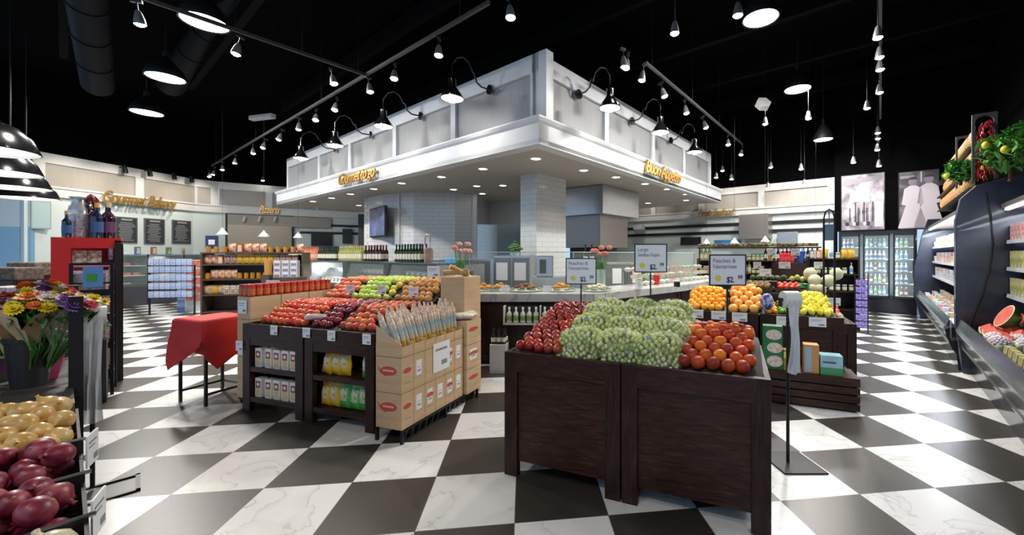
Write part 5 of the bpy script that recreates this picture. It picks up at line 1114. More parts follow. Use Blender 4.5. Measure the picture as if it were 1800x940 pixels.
# watermelon wedges, cauliflower on the near deck
RIND = noisy('watermelon_rind', [(.4, (.02, .10, .02)), (.55, (.10, .24, .06))], 12, 3, .4); PITH = mat('melon_pith', (.68, .70, .55), .5); FLESH = noisy('watermelon_flesh', [(.3, (.68, .10, .07)), (.7, (.78, .20, .14))], 10, 3, .35)
def wedge(r=.13, a0=-60, a1=60, th=.07):
    n = 12; ang = [R(a0 + (a1 - a0) * i / n) for i in range(n + 1)]
    m_ = MB()
    for k_, (ri, ro, m3) in enumerate(((0, .86, 0), (.86, .94, 1), (.94, 1.0, 2))):
        if ri == 0: poly = [(0, 0)] + [(r * ro * math.sin(a), -r * ro * math.cos(a)) for a in ang]
        else: poly = [(r * ro * math.sin(a), -r * ro * math.cos(a)) for a in ang] + [(r * ri * math.sin(a), -r * ri * math.cos(a)) for a in reversed(ang)]
        m_.yprism([(x, z + r) for x, z in poly], -th / 2, th / 2, m3)
    return m_
WED = Proto('watermelon_wedge', wedge().mesh('watermelon_wedge', [FLESH, PITH, RIND], 0)); WED2 = Proto('watermelon_slice', wedge(.10, -90, 90, .035).mesh('watermelon_slice', [FLESH, PITH, RIND], 0))
random.seed(21)
for i in range(7):
    WED.put(ST.w(.94 + (i % 2) * .14, 6.42 - (i // 2) * .24, .53 + .03 * (i % 2)), 'thick red watermelon wedge on the deck of the near cooler', 'watermelon', 'watermelon wedges', (R(random.uniform(-35, -10)), 0, ST.a + R(-80 + random.uniform(-20, 20))), 1.15)
for i in range(6):
    WED2.put(ST.w(1.20 + (i % 2) * .08, 6.45 - (i // 2) * .22, .68), 'thin red watermelon slice stacked behind the wedges', 'watermelon', 'watermelon slices', (R(-25), R(random.uniform(-15, 15)), ST.a + R(-85)), 1.2)
half = MB().ball((0, 0, 0), .14, 20, 12)
half = MB(); n_ = 20
half.lathe([(0, -.13), (.07, -.115), (.12, -.06), (.135, 0)], n=n_, m=2).lathe([(.135, 0), (.125, .002)], n=n_, m=1).lathe([(.125, .002), (0, .003)], n=n_, m=0)
HALF = Proto('watermelon_half', half.mesh('watermelon_half', [FLESH, PITH, RIND], 50))
HALF.put(ST.w(1.05, 6.2, .80), 'half watermelon with its red cut face tilted outward in the near cooler', 'watermelon', None, (R(60), 0, ST.a + R(-80)))
CAUL = MB()
for i in range(60): th = math.acos(1 - (i + .5) / 60); ph = 2.4 * i; CAUL.ball((.075 * math.sin(th) * math.cos(ph), .075 * math.sin(th) * math.sin(ph), .07 * math.cos(th) + .04), .017, 6, 4)
for i in range(7): a = i * .9; CAUL.ball((.07 * math.cos(a), .07 * math.sin(a), .03), .045, 8, 5, 1, (.8, .8, 1))
CAULP = Proto('cauliflower', CAUL.mesh('cauliflower', [noisy('cauliflower_curd', [(.35, (.55, .45, .50)), (.6, (.72, .68, .66))], 14, 3, .6), mat('pale_leaf', (.42, .52, .34), .6)], 60))
for i in range(4): CAULP.put(ST.w(.92 + (i % 2) * .17, 5.75 - (i // 2) * .2, .55), 'wrapped white cauliflower on the deck of the near cooler', 'cauliflower', 'cauliflowers', (R(-15), 0, i), 1.05)
for i in range(5):
    for j in range(2): VEGP.put(ST.w(.90 + j * .15, 5.2 - i * .16, .46), 'bagged greens on the near cooler deck beyond the cauliflower', 'package', 'deck greens', (R(-8), 0, ST.a + R(-90)))
# produce on top of the coolers
PST = [noisy('pasta_pack_' + c, s, 22, 3, .4) for c, s in (('orange', [(.38, (.60, .10, .02)), (.5, (.72, .45, .18)), (.6, (.75, .22, .05)), (.7, (.30, .05, .02))]), ('green', [(.38, (.12, .22, .04)), (.5, (.72, .55, .25)), (.6, (.55, .10, .03)), (.7, (.2, .25, .05))]), ('cream', [(.38, (.70, .45, .18)), (.5, (.55, .15, .04)), (.6, (.75, .60, .35)), (.7, (.5, .2, .05))]))]
PPR = [pouch(.14, .08, .26, m3, m3, 'hanging_pack') for m3 in PST]
t = thing('top_rack', 'black wire rack holding colourful packs on top of the far cooler', 'display rack', (0, 0, 0), ST.a)
for z in (2.31, 2.57, 2.83): MB().bb(.88, 1.12, 7.05, 10.6, z - .008, z).build('shelf', BLK, t, smooth=0)
for y in (7.05, 8.7, 10.58): MB().bb(1.10, 1.12, y, y + .02, 2.24, 3.0).build('post', BLK, t, smooth=0)
for zi, z in enumerate((2.31, 2.57, 2.83)):
    y = 7.15
    while y < 10.5 - zi * .5: random.choice(PPR).put(ST.w(.95, y, z + .001), f'colourful pack on the {["lower", "middle", "upper"][zi]} level above the far cooler', 'packet', f'packs above far cooler {zi}', (0, 0, ST.a + R(-90)), (1, 1, .95)); y += .16
LEAFM = [mat('leaf_dark', (.03, .16, .02), .4), mat('leaf_mid', (.07, .28, .04), .4), mat('leaf_light', (.16, .40, .08), .4)]
def bush(p, rx, rz_, n, label, trunk=.25, lemons=3, seed=1, rot=0):
    t = thing('lemon_tree', label, 'artificial plant', p, rot); rn = random.Random(seed); m_ = MB()
    for i in range(n):
        th, ph = math.acos(rn.uniform(-1, 1)), rn.uniform(0, 6.28); rr = rn.uniform(.45, 1); c = Vector((rx * rr * math.sin(th) * math.cos(ph), rx * rr * math.sin(th) * math.sin(ph), trunk + rz_ + rz_ * rr * math.cos(th)))
        M = Matrix.Translation(c) @ Matrix.Rotation(rn.uniform(0, 6.28), 4, 'Z') @ Matrix.Rotation(rn.uniform(-1, 1), 4, 'X'); L = rn.uniform(.05, .08)
        m_.add([(0, -L, 0), (L * .4, -L * .3, .006), (L * .38, L * .3, .006), (0, L, -.01), (-L * .38, L * .3, .006), (-L * .4, -L * .3, .006)], [(0, 1, 2, 3), (0, 3, 4, 5)], rn.choice([0, 1, 1, 2]), M)
    m_.build('foliage', LEAFM, t, smooth=0)
    MB().tube([(0, 0, 0), (.01, 0, trunk * .6), (0, .01, trunk + rz_)], .018, 7).build('trunk', mat('bark', (.10, .06, .035), .8), t)
    for i in range(lemons):
        a = i * 2.2 + seed; MB().ball((rx * .95 * math.cos(a), rx * .95 * math.sin(a), trunk + rz_ * (.5 + .5 * (i % 3) * .7)), .035, 10, 7, sq=(1, 1, 1.2)).build('lemon', M_LEM, t)
    return t
def onlx(px, py, lx): y, z = ST.hx(px, py, lx); return y, z
# black arches with chilli strings
def archf(px0, px1, py, ly, label):
    x0, _ = ST.hit(px0, py, ly); x1, z1 = ST.hit(px1, py, ly); zb = 2.36; w2 = (x1 - x0) / 2; h = z1 - zb; t = thing('arch_frame', label, 'arch', ST.w((x0 + x1) / 2, ly, zb), ST.a); e = w2 * .24
    out = [(-w2, 0), (-w2, h), (w2, h), (w2, 0), (w2 - e, 0)] + [((w2 - e) * math.cos(R(a)), h - e - (w2 - e) + (w2 - e) * math.sin(R(a))) for a in range(0, 181, 15)] + [(-w2 + e, 0)]
    MB().yprism(out, -.03, .03).build('frame', mat('weathered_black', (.035, .034, .036), .6), t, smooth=0)
    return t, (x0 + x1) / 2, h
t, xc, h = archf(1708, 1753, 196, 6.83, 'large black arched frame with a red chilli string above the near cooler')
t2, xc2, h2 = archf(1680, 1706, 238, 7.5, 'smaller black arched frame behind the lemon foliage')
def ristra(p, L, r, label, seed=2, m3=None):
    rn = random.Random(seed); m_ = MB()
    for i in range(150):
        z = -L * i / 150; a = rn.uniform(0, 6.28); k_ = .5 + .6 * math.sin(min(1, i / 60) * 1.5); rr = r * k_; c = Vector((rr * math.cos(a), rr * math.sin(a), z))
        m_.tube([c * 1.0, c + Vector((.03 * math.cos(a), .03 * math.sin(a), -.03)), c + Vector((.035 * math.cos(a + .3), .035 * math.sin(a + .3), -.075))], .010, 5, taper=.2)
    o = m_.build('chilli_string', m3 or mat('dried_chilli', (.35, .012, .02), .35, coat=.3), loc=p, smooth=60); tag(o, label, 'chilli string'); return o
ristra(ST.w(xc + .02, 6.83, 2.36 + h - .08), h * .84, .052, 'long string of dried red chillies hanging in the large black arch')
for px, py, ly, s, lab, sd in ((1688, 300, 7.15, .17, 'lemon foliage between the two black arches above the coolers', 3), (1775, 262, 6.35, .27, 'lemon tree with green foliage at the top right edge', 5), (1822, 240, 6.1, .25, 'green foliage partly cut by the right edge of the view', 9), (1730, 318, 7.15, .12, 'low green foliage behind the large arch', 12)):
    lx, z = ST.hit(px, py, ly); zb = 2.36 if ly > 6.7 else 2.26; bush(ST.w(lx, ly, zb), s, s * .85, 260, lab, max(.05, z - zb - s * .85), 3, sd)
# ================================================================ glass-door fridges and photographs on the back wall
fx0 = BK.hit(1468, 0, 0)[0]; fx1 = BK.hit(1612, 0, 0)[0]
t = thing('glass_door_fridge', 'row of bright glass-door fridges on the back wall at the end of the aisle', 'fridge', BK.w(fx0 + .08, 0), BK.a); Wf = fx1 - fx0 - .08
MB().bb(0, Wf, 0, .7, 0, .38).build('base', CBG, t, smooth=0, bev=.01); MB().bb(0, Wf, 0, .7, 1.98, 2.06).build('top', CB, t, smooth=0)
MB().bb(0, Wf, .66, .7, .38, 1.98).build('back', mat('fridge_white', (.45, .50, .52), .4), t, smooth=0); MB().bb(0, .03, 0, .7, .38, 1.98).bb(Wf - .03, Wf, 0, .7, .38, 1.98).build('side', CB, t, smooth=0)
bx = [0.0] + [BK.hit(x, 0, 0)[0] - fx0 - .08 for x in (1514.5, 1567)] + [Wf]
BOT = [bottle(.22, .032, noisy('drink_' + str(i), [(.4, c), (.6, tuple(min(1, k * 1.3) for k in c))], 10, 2, .25), mat('drink_label_' + str(i), l, .5), PAPER, 'drink_bottle') for i, (c, l) in enumerate([((.45, .62, .68), (.15, .35, .6)), ((.10, .40, .45), (.7, .75, .75)), ((.55, .60, .45), (.2, .45, .2)), ((.25, .08, .06), (.75, .7, .6)), ((.62, .66, .68), (.08, .15, .35))])]
random.seed(4)
for i in range(3):
    a, b_ = bx[i] + .03, bx[i + 1] - .03
    d_ = MB().bb(a, a + .035, -.04, -.005, .38, 1.98).bb(b_ - .035, b_, -.04, -.005, .38, 1.98).bb(a, b_, -.04, -.005, .38, .43).bb(a, b_, -.04, -.005, 1.93, 1.98).build('door', BLKP, t, smooth=0)
    MB().bb(a + .035, b_ - .035, -.025, -.02, .43, 1.93).build('pane', clear('fridge_glass', (.8, .95, .95), .07), d_, smooth=0); MB().cyl((b_ - .05, -.06, .9), (b_ - .05, -.06, 1.3), .01, n=8).build('handle', STEEL, d_)
    for k, z in enumerate((.44, .74, 1.04, 1.34, 1.64)):
        MB().bb(a, b_, .08, .6, z - .012, z).build('shelf', mat('fridge_white'), t, smooth=0); n = int((b_ - a - .1) / .085)
        for q in range(n): random.choice(BOT[(k + i) % 5:(k + i) % 5 + 2]).put(BK.w(fx0 + .08 + a + .08 + q * .085, .14, z + .001), f'bottle behind the {["left", "middle", "right"][i]} fridge door, {["lowest", "second", "third", "fourth", "top"][k]} shelf', 'bottle', f'fridge bottles {i}{k}')
    for s in (a, b_): c_ = BK.w(fx0 + .08 + (s + (.05 if s == a else -.05)), .05, 1.2); l = light('AREA', c_, 2.5, (.80, .93, 1), .06, shape='RECTANGLE', size_y=1.5, name='fridge_light'); l.rotation_euler = (R(90), 0, BK.a)
# two old photographs
def photo(px0, px1, py0, py1, label, kind):
    x0, z1 = BK.hit(px0, py0, -.08); x1, _ = BK.hit(px1, py0, -.08); _, z0 = BK.hit(px0, py1, -.08); x1 = x0 + (x1 - x0); W2 = (x1 - x0) / 2; h = z1 - z0
    t = thing('photograph', label, 'photograph', BK.w((x0 + x1) / 2, -.06, z0), BK.a); MB().bb(-W2, W2, 0, .03, 0, h).build('board', BLKP, t, smooth=0)
    bg = noisy('photo_tone_' + kind, [(.3, (.05, .045, .055)), (.5, (.30, .27, .31)), (.7, (.62, .58, .64))] if kind == 'a' else [(.35, (.03, .03, .04)), (.55, (.10, .09, .11)), (.75, (.3, .28, .32))], 3.2, 5, .4, distort=.6)
    pn = MB().bb(-W2 + .02, W2 - .02, -.006, -.0005, .02, h - .02).build('print', bg, t, smooth=0); LT = mat('photo_light', (.62, .57, .63), .5); DK = mat('photo_dark', (.03, .025, .035), .5); MD = mat('photo_mid', (.25, .22, .27), .5)
    m_ = MB()
    if kind == 'a':
        m_.yprism([(-W2 * .9, h * .80), (W2 * .9, h * .88), (W2 * .9, h * .95), (-W2 * .9, h * .92)], -.010, -.006, 2).yprism([(-W2 * .6, h * .52), (-W2 * .55, h * .66), (0, h * .78), (W2 * .3, h * .70), (W2 * .32, h * .50)], -.009, -.006, 0)
        m_.bb(W2 * .55, W2 * .92, -.010, -.006, h * .06, h * .5, 0)
        for i in range(9): x = -W2 * .6 + i * W2 * .13; m_.bb(x, x + W2 * .05, -.012, -.006, h * .15, h * (.40 + .05 * (i % 3)), [1, 0, 1][i % 3])
        for i in range(8): m_.yprism([(-W2 * .7 + i * W2 * .16 + .05 * math.cos(k * .8), h * .12 + .05 * math.sin(k * .8)) for k in range(8)], -.012, -.006, [1, 2, 0][i % 3])
    else:
        def fig(cx, s, m3):
            m_.yprism([(cx - .28 * s, 0.04), (cx + .28 * s, .04), (cx + .13 * s, .60 * s), (cx + .21 * s, .62 * s), (cx + .16 * s, 1.00 * s), (cx + .05 * s, 1.08 * s), (cx - .05 * s, 1.08 * s), (cx - .16 * s, 1.00 * s), (cx - .21 * s, .62 * s), (cx - .13 * s, .60 * s)], -.010, -.006, m3)
            m_.yprism([(cx + .085 * s * math.cos(i * .63), 1.17 * s + .10 * s * math.sin(i * .63)) for i in range(10)], -.012, -.006, 2); m_.yprism([(cx + .09 * s * math.cos(i * .52), 1.22 * s + .07 * s * math.sin(i * .52)) for i in range(7)], -.013, -.012, 1)
        fig(-W2 * .28, h * .70, 0); fig(W2 * .5, h * .72, 0); m_.bb(-W2 * .9, -W2 * .2, -.009, -.006, h * .88, h * .93, 2).bb(W2 * .1, W2 * .16, -.009, -.006, h * .8, h * .98, 0)
    m_.build('printed_figures', [LT, DK, MD], pn, smooth=0); return t
photo(1478, 1556, 309, 406, 'large old black and white street scene photograph high on the back wall', 'a'); photo(1579, 1652, 303, 404, 'large old black and white photograph of people in white, partly behind the cooler', 'b')
for px in (1515, 1600): p = BK.w(BK.hit(px, 0, -1.2)[0], -1.2, 3.9); light('SPOT', p, 32, (1, .93, .88), .05, target=BK.w(BK.hit(px, 0, 0)[0], 0, 2.8), angle=60, blend=.8, name='photo_beam')
# ================================================================ deli cases with bottles along the left arm of the island
LY = 3.35
def dx_(px, ly=LY): return ST.hit(px, 0, ly)[0]
x0, x1 = -13.2, -5.15
t = thing('deli_case', 'long glass deli case with dark base running left from the island corner', 'display case', (0, 0, 0), ST.a)
MB().bb(x0, x1, LY, LY + .9, 0, .86).build('base', mat('case_base', (.05, .05, .055), .35), t, smooth=0); MB().bb(x0, x1, LY - .01, LY + .02, .80, .88).build('trim_rail', STEEL, t, smooth=0)
MB().bb(x0, x1, LY + .02, LY + .88, .86, .89).build('deck', mat('case_deck', (.22, .23, .23), .35), t, smooth=0); MB().bb(x0, x1, LY + .30, LY + .85, 1.08, 1.09).build('glass_shelf', GLASS, t, smooth=0)
MB().add([(x0, LY + .01, .88), (x1, LY + .01, .88), (x1, LY + .16, 1.30), (x0, LY + .16, 1.30), (x0, LY + .02, .88), (x1, LY + .02, .88), (x1, LY + .17, 1.30), (x0, LY + .17, 1.30)], [(0, 1, 2, 3), (7, 6, 5, 4), (0, 4, 5, 1), (3, 2, 6, 7)]).build('front_glass', GLASS, t, smooth=0)
MB().bb(x0, x1, LY + .15, LY + .90, 1.30, 1.325).build('top_shelf', mat('case_top', (.10, .12, .12), .2, .3), t, smooth=0); MB().bb(x0, x1, LY + .87, LY + .9, .89, 1.30).build('back', mat('case_back', (.10, .11, .12), .4), t, smooth=0)
for i in range(6): x = x0 + (x1 - x0) * i / 5; MB().bb(x - .012, x + .012, LY + .02, LY + .88, .88, 1.30).build('divider', STEEL, t, smooth=0)
light('AREA', ST.w((x0 + x1) / 2, LY + .5, 1.29), 40, (.95, .98, 1), .4, target=ST.w((x0 + x1) / 2, LY + .5, 0), shape='RECTANGLE', size_y=.2, name='deli_fill_light')  # added fill light to brighten the tubs, no fitting modelled
random.seed(9)
BOWL = Proto('deli_tub', MB().lathe([(0, 0), (.05, 0), (.075, .07), (.078, .075), (0, .06)], n=12, m=[0, 0, 0, 1]).mesh('deli_tub', [mat('bowl_white', (.68, .7, .7), .3), noisy('deli_food', [(.35, (.50, .42, .20)), (.5, (.20, .30, .08)), (.65, (.50, .12, .05))], 25, 2, .5)], 40)); CARDP = Proto('deli_label', MB().bb(-.035, .035, 0, .003, 0, .05).mesh('deli_label', PAPER, 0))
for k, (yy, z, nm) in enumerate(((LY + .25, .892, 'on the deck'), (LY + .45, 1.092, 'on the glass shelf'))):
    n = 44
    for i in range(n):
        x = x0 + .25 + (x1 - x0 - .5) * i / (n - 1); BOWL.put(ST.w(x, yy, z), f'white tub of salad {nm} of the deli case', 'tub', f'deli tubs {k}', (0, 0, i)); CARDP.put(ST.w(x + .02, yy - .09, z), f'little white card {nm} of the deli case', 'card', f'deli cards {k}', (R(-15), 0, ST.a))
for (a, b_, pr_, lab, cat_) in [(516, 530, B_RED, 'dark red bottle at the far left on the deli case', 'a'), (537, 563, B_ROS, 'rose coloured bottle on top of the deli case', 'b'), (568, 596, B_GRN, 'dark green wine bottle on the deli case between rose and white wines', 'c'), (605, 641, B_WHT, 'pale green wine bottle with light label on the deli case', 'd'), (650, 676, B_RED, 'dark red wine bottle with cream label on the deli case', 'e'), (704, 746, B_GRN, 'green wine bottle with white label at the right end of the deli case', 'f')]:
    xa, xb = dx_(a, LY + .35), dx_(b_, LY + .35); n = max(3, int((xb - xa) / .085))
    for r_ in range(2): rowof(pr_, ST.w(xa, LY + .28 + r_ * .1, 1.326), ST.w(xb, LY + .28 + r_ * .1, 1.326), n, lab, 'bottle', 'deli bottles ' + cat_)
# end of the case: register, faucet jar, blue sack, small plants
t = thing('drink_dispenser', 'tall glass jar dispenser with looped steel tap on the deli case end', 'dispenser', ST.w(dx_(753, LY + .3), LY + .3, 1.326), ST.a)
MB().lathe([(0, 0), (.07, 0), (.075, .2), (.05, .24), (0, .24)], n=14).build('jar', clear('amber_jar', (.45, .28, .2), .6), t); MB().tube([(.05, 0, .2), (.055, 0, .38), (.02, 0, .46), (-.06, 0, .46), (-.10, 0, .38), (-.10, 0, .30)], .010, 8).build('tap_loop', STEEL, t)
o = MB().bb(-.09, .09, -.06, .06, 0, .20).build('blue_carrier', mat('sky_blue_box', (.10, .42, .72), .45), loc=A(793, 0, 6.3).xy.to_3d() + Vector((0, 0, 1.2)), rz=ST.a, smooth=0, bev=.01); tag(o, 'bright blue box on a dark stand at the left end of the marble counter', 'box')
o = MB().bb(-.22, .35, -.12, .3, 0, 1.199).build('till_stand', mat('till_dark', (.03, .03, .035), .4), loc=A(793, 0, 6.3).xy.to_3d(), smooth=0); tag(o, 'dark service stand between the deli case and the marble counter', 'stand')
t = thing('potted_plant', 'small green plant in a white pot under the canopy left of the pier', 'potted plant', A(905, 470, 7.3).xy.to_3d() + Vector((0, 0, 1.37)))
MB().lathe([(0, 0), (.07, 0), (.09, .12), (0, .12)]).build('pot', mat('pot_aqua', (.45, .65, .65), .4), t); m_ = MB()
for i in range(50): a = i * 2.4; r = .13 * (i / 50) ** .5; m_.ball((r * math.cos(a), r * math.sin(a), .16 + .14 * (1 - r / .13) + .03 * random.random()), .03, 5, 4, sq=(1.3, .8, .5))
m_.build('foliage', mat('plant_green', (.05, .16, .03), .5), t)
t = steelcab(866, 972, .01, 6.4, 0, 'x'); [bpy.data.objects.remove(c) for c in list(t.children)]; bpy.data.objects.remove(t)
# appliances standing before the tiled pier
for px, w_, h_, nm, m3, lab in ((958, .13, .34, 'coffee_grinder', STEEL, 'tall steel and black coffee machine before the tiled pier'), (1016, .10, .30, 'blue_canister', mat('pale_blue_canister', (.30, .45, .62), .3), 'pale blue canister right of the tiled pier')):
    p = A(px, 480, 6.35); t = thing(nm, lab, 'appliance', (p.x, p.y, 1.10)); MB().bb(-w_, w_, -.1, .1, 0, h_).build('body', m3, t, smooth=0, bev=.015); MB().bb(-w_ * .6, w_ * .2, -.11, -.101, .06, h_ - .06).build('black_front', BLKP, t, smooth=0)
rowof(bottle(.36, .035, mat('black_bottle', (.01, .01, .012), .15), CREAM, BLKP, 'tall_bottle'), A(1029, 0, 6.5).xy.to_3d() + Vector((0, 0, 1.26)), A(1040, 0, 6.5).xy.to_3d() + Vector((0, 0, 1.26)), 2, 'tall dark bottle right of the pale blue canister', 'bottle', 'tall dark bottles')
o = MB().bb(-.45, .45, -.15, .25, 0, 1.1).build('prep_table', STEEL, loc=(A(985, 0, 6.4).x, 6.45, 0), smooth=0); tag(o, 'steel prep table before the tiled pier', 'table')
o = MB().bb(-.2, .25, -.1, .2, 0, 1.26).build('prep_stand', STEEL, loc=(A(1035, 0, 6.5).x + .05, 6.55, 0), smooth=0); bpy.data.objects.remove(o)
# salad display on the right arm of the counter
random.seed(12)
SALC = [mat('sal_' + str(i), c, .5) for i, c in enumerate([(.10, .26, .06), (.45, .10, .05), (.58, .45, .22), (.30, .34, .10), (.20, .10, .06), (.60, .55, .42)])]
fS, LS = segf((1.0, 6.35), (3.05, 8.55))
for j in range(3):
    for i in range(16):
        m3 = SALC[random.randrange(6)]; p = fS.w(.15 + i * LS / 17, .02 + j * .12, .948 + j * .11)
        if i == 0 and j == 0: SB = {}
        if m3.name not in SB: SB[m3.name] = Proto('salad_bowl', MB().lathe([(0, 0), (.04, 0), (.065, .05), (0, .075)], n=10, m=[0, 0, 1]).mesh('salad_bowl', [mat('bowl_white'), m3], 40))
        SB[m3.name].put(p, f'salad bowl on the {["bottom", "middle", "top"][j]} step of the right arm of the counter', 'bowl', f'salad bowls {j}', (0, 0, 0), 1.05)
t = thing('glass_riser', 'stepped glass riser for salad bowls on the right arm of the counter', 'riser', fS.w(0, 0), fS.a)
for j in (1, 2): MB().bb(.05, LS, -.05 + j * .12, .07 + j * .12, .945 + j * .11 - .006, .946 + j * .11).build('glass_shelf', GLASS, t, smooth=0)
for a in (.08, LS / 2, LS - .03): MB().bb(a - .01, a + .01, .30, .32, .946, 1.16).build('post', STEEL, t, smooth=0)

# ================================================================ shelving in the right background
def gondola(fr, w_, levels, dp, label, colm, zt=None):
    t = thing('shelving_unit', label, 'shelving unit', fr.w(0, 0), fr.a); zt = zt or levels[-1] + .05
    for a in (0, w_ - .03): MB().bb(a, a + .03, 0, dp, 0, zt).build('end_frame', colm, t, smooth=0)
    for z in levels: MB().bb(.03, w_ - .03, 0, dp, z - .025, z).build('shelf', colm, t, smooth=0)
    MB().bb(.03, w_ - .03, dp - .02, dp, 0, zt - .05).build('back', colm, t, smooth=0); return t
def fillg(fr, w_, levels, protos, lab, cat, grp, step=.1, y=.1, rows=1, sc_=1.0, x0=.08):
    for k, z in enumerate(levels):
        for r_ in range(rows):
            x = x0
            run = random.choice(protos)
            while x < w_ - .07:
                if random.random() < .45: run = random.choice(protos)
                run.put(fr.w(x, y + r_ * step, z + .001), f'{lab}, {["lowest", "second", "third", "fourth", "top"][k + (5 - len(levels)) if len(levels) < 5 else k]} shelf', cat, f'{grp} {k}', (0, 0, fr.a), sc_); x += step
random.seed(31)
CT = [carton(.09, .05, .17, mat('ct_' + str(i), a, .5), mat('ctp_' + str(i), b_, .5), mat('cta_' + str(i), c, .5), 'grocery_box') for i, (a, b_, c) in enumerate([((.55, .5, .4), (.5, .2, .1), (.2, .1, .08)), ((.12, .2, .42), (.7, .7, .7), (.6, .5, .1)), ((.55, .10, .06), (.75, .7, .6), (.7, .6, .2)), ((.16, .30, .14), (.7, .65, .4), (.1, .2, .1)), ((.7, .66, .6), (.4, .3, .2), (.6, .3, .1))])]
PC = [pouch(.12, .06, .18, noisy('pk_' + str(i), [(.4, a), (.6, b_)], 16, 2, .35), noisy('pkp_' + str(i), [(.4, b_), (.6, a)], 24, 2, .35), 'grocery_pouch') for i, (a, b_) in enumerate([((.72, .50, .04), (.6, .3, .05)), ((.40, .24, .12), (.6, .5, .35)), ((.55, .42, .30), (.3, .15, .1)), ((.6, .12, .06), (.75, .6, .4)), ((.25, .14, .10), (.5, .4, .3))])]
fG = Frame(*A(1228, 0, 9.3).xy, -12); wG = 2.6
gondola(fG, wG, (.35, .7, 1.02, 1.32), .4, 'long dark shelving unit of jars and bottles behind the citrus display', WOODV, 1.36)
fillg(fG, wG, (.7, 1.02, 1.32), [B_RED, B_GRN, B_WHT, J_SAL, J_HON, J_GRN, CT[0], CT[3], J_CLR], 'jar, bottle or box on the dark shelving behind the citrus', 'grocery', 'back shelving right', .088, .1)
o = MB().bb(0, 2.6, -.02, .3, 1.60, 1.63).bb(.02, .05, .1, .13, 1.36, 1.6).bb(2.55, 2.58, .1, .13, 1.36, 1.6).build('upper_rail', WOODV, loc=fG.w(0, 0), rz=fG.a, smooth=0); tag(o, 'dark top ledge over the shelving unit behind the citrus display', 'ledge')
for i in range(24):
    p = fG.w(.06 + i * .107, .1, 1.631); m3 = mat(['dry_herb', 'dark_loaf', 'green_herb'][i % 3], [(.20, .14, .06), (.12, .07, .04), (.14, .18, .06)][i % 3], .8); 
    if i < 3: 
        if i == 0: HB = []
        b_ = MB()
        for q in range(14): a = q * 2.4; b_.ball((.05 * math.cos(a), .04 * math.sin(a), .03 + .02 * (q % 3)), .026, 5, 4, sq=(1.3, 1, .8))
        HB.append(Proto('herb_bundle', b_.mesh('herb_bundle', m3, 60)))
    HB[i % 3].put(p, 'dried bundle lying on the dark top ledge in the right background', 'bundle', 'dried bundles', (0, 0, i))
for px, z, c, lab in ((1382, 1.36, 'red', 'row of red bottles'), ):
    RB = bottle(.26, .04, mat('bright_red_glass', (.50, .01, .02), .2), mat('red_lab', (.6, .05, .05), .5), PAPER, 'red_bottle')
    for i in range(4): RB.put(A(1374 + i * 6, 460, 7.6).xy.to_3d() + Vector((0, 0, 1.30)), 'red bottle with white cap above the tomato basket', 'bottle', 'red bottles')
    o = MB().bb(-.20, .30, -.1, .2, 0, 1.30).build('display_column', WOODV, loc=(A(1385, 0, 7.6).x, 7.62, 0), smooth=0); tag(o, 'dark display column carrying the red and blue bottles', 'display stand')
    o = MB().lathe([(0, 0), (.05, 0), (.07, .12), (.09, .22), (.03, .27), (0, .27)], n=12).build('blue_bag', mat('royal_blue', (.03, .08, .40), .4), loc=A(1407, 460, 7.6).xy.to_3d() + Vector((.0, 0, 1.30))); tag(o, 'royal blue bag right of the red bottles', 'bag')
# far right background: boxes between scale stand and purple rack
fH = Frame(*A(1420, 0, 7.9).xy, -25); gondola(fH, .86, (.4, .75, 1.08, 1.38), .4, 'shelving unit of bottles and red packs between the melons and the fridges', WOODV, 1.42)
fillg(fH, .86, (.75, 1.08, 1.38), [CT[1], CT[2], PC[0], B_RED, J_GRN, BOT[0]], 'packet or bottle on the shelving before the fridges', 'grocery', 'fridge side shelving', .11, .1)
# back wall fittings: hood, picture, shelf, bright opening
def onback(px0, px1, y0, y1, nm, m3, lab, cat, th=.06, dep=0, off=0):
    a, z1 = BK.hit(px0, y0, off); b_, _ = BK.hit(px1, y0, off); _, z0 = BK.hit(px0, y1, off); o = MB().bb(-(b_ - a) / 2, (b_ - a) / 2, -dep, th, 0, z1 - z0).build(nm, m3, loc=BK.w((a + b_) / 2, off, z0), rz=BK.a, smooth=0, bev=.004); return tag(o, lab, cat)
onback(1307, 1357, 380, 421, 'steel_hood', mat('hood_warm', (.33, .29, .26), .35, .8), 'hanging steel hood on the back wall right of the gold seafood lettering', 'extractor hood', .05, .5)
onback(1255, 1303, 422, 434, 'blue_picture', noisy('sea_picture', [(.35, (.03, .20, .50)), (.6, (.06, .32, .62)), (.7, (.5, .62, .5))], 2, 2, .4), 'wide blue seascape picture low on the back wall', 'picture', .03, 0, -.04)
onback(1196, 1232, 417, 431, 'chalkboard', BLKP, 'small dark chalkboard on the back wall left of the blue picture', 'chalkboard', .03, 0, -.04)
onback(1366, 1402, 408, 432, 'chalk_notice', STEEL, 'grey steel panel on the back wall right of the hood', 'panel', .03, 0, -.04)
onback(1118, 1133, 396, 404, 'wall_unit', WHITE, 'small white ventilation unit on the striped back wall', 'vent', .03, .2, -.04)
SP = MB().lathe([(.0, .16), (.02, .16), (.03, .12), (.11, .02), (.12, 0), (.10, 0), (.03, .10), (0, .10)], n=18).mesh('lamp_shade', clear('clear_shade', (.55, .60, .57), .5, .15)); SPS = MB().cyl((0, 0, .16), (0, 0, 4.6), .0025, n=6).mesh('stem', BLK); SPB = MB().ball((0, 0, .05), .035, 10, 6).mesh('bulb', BULB)
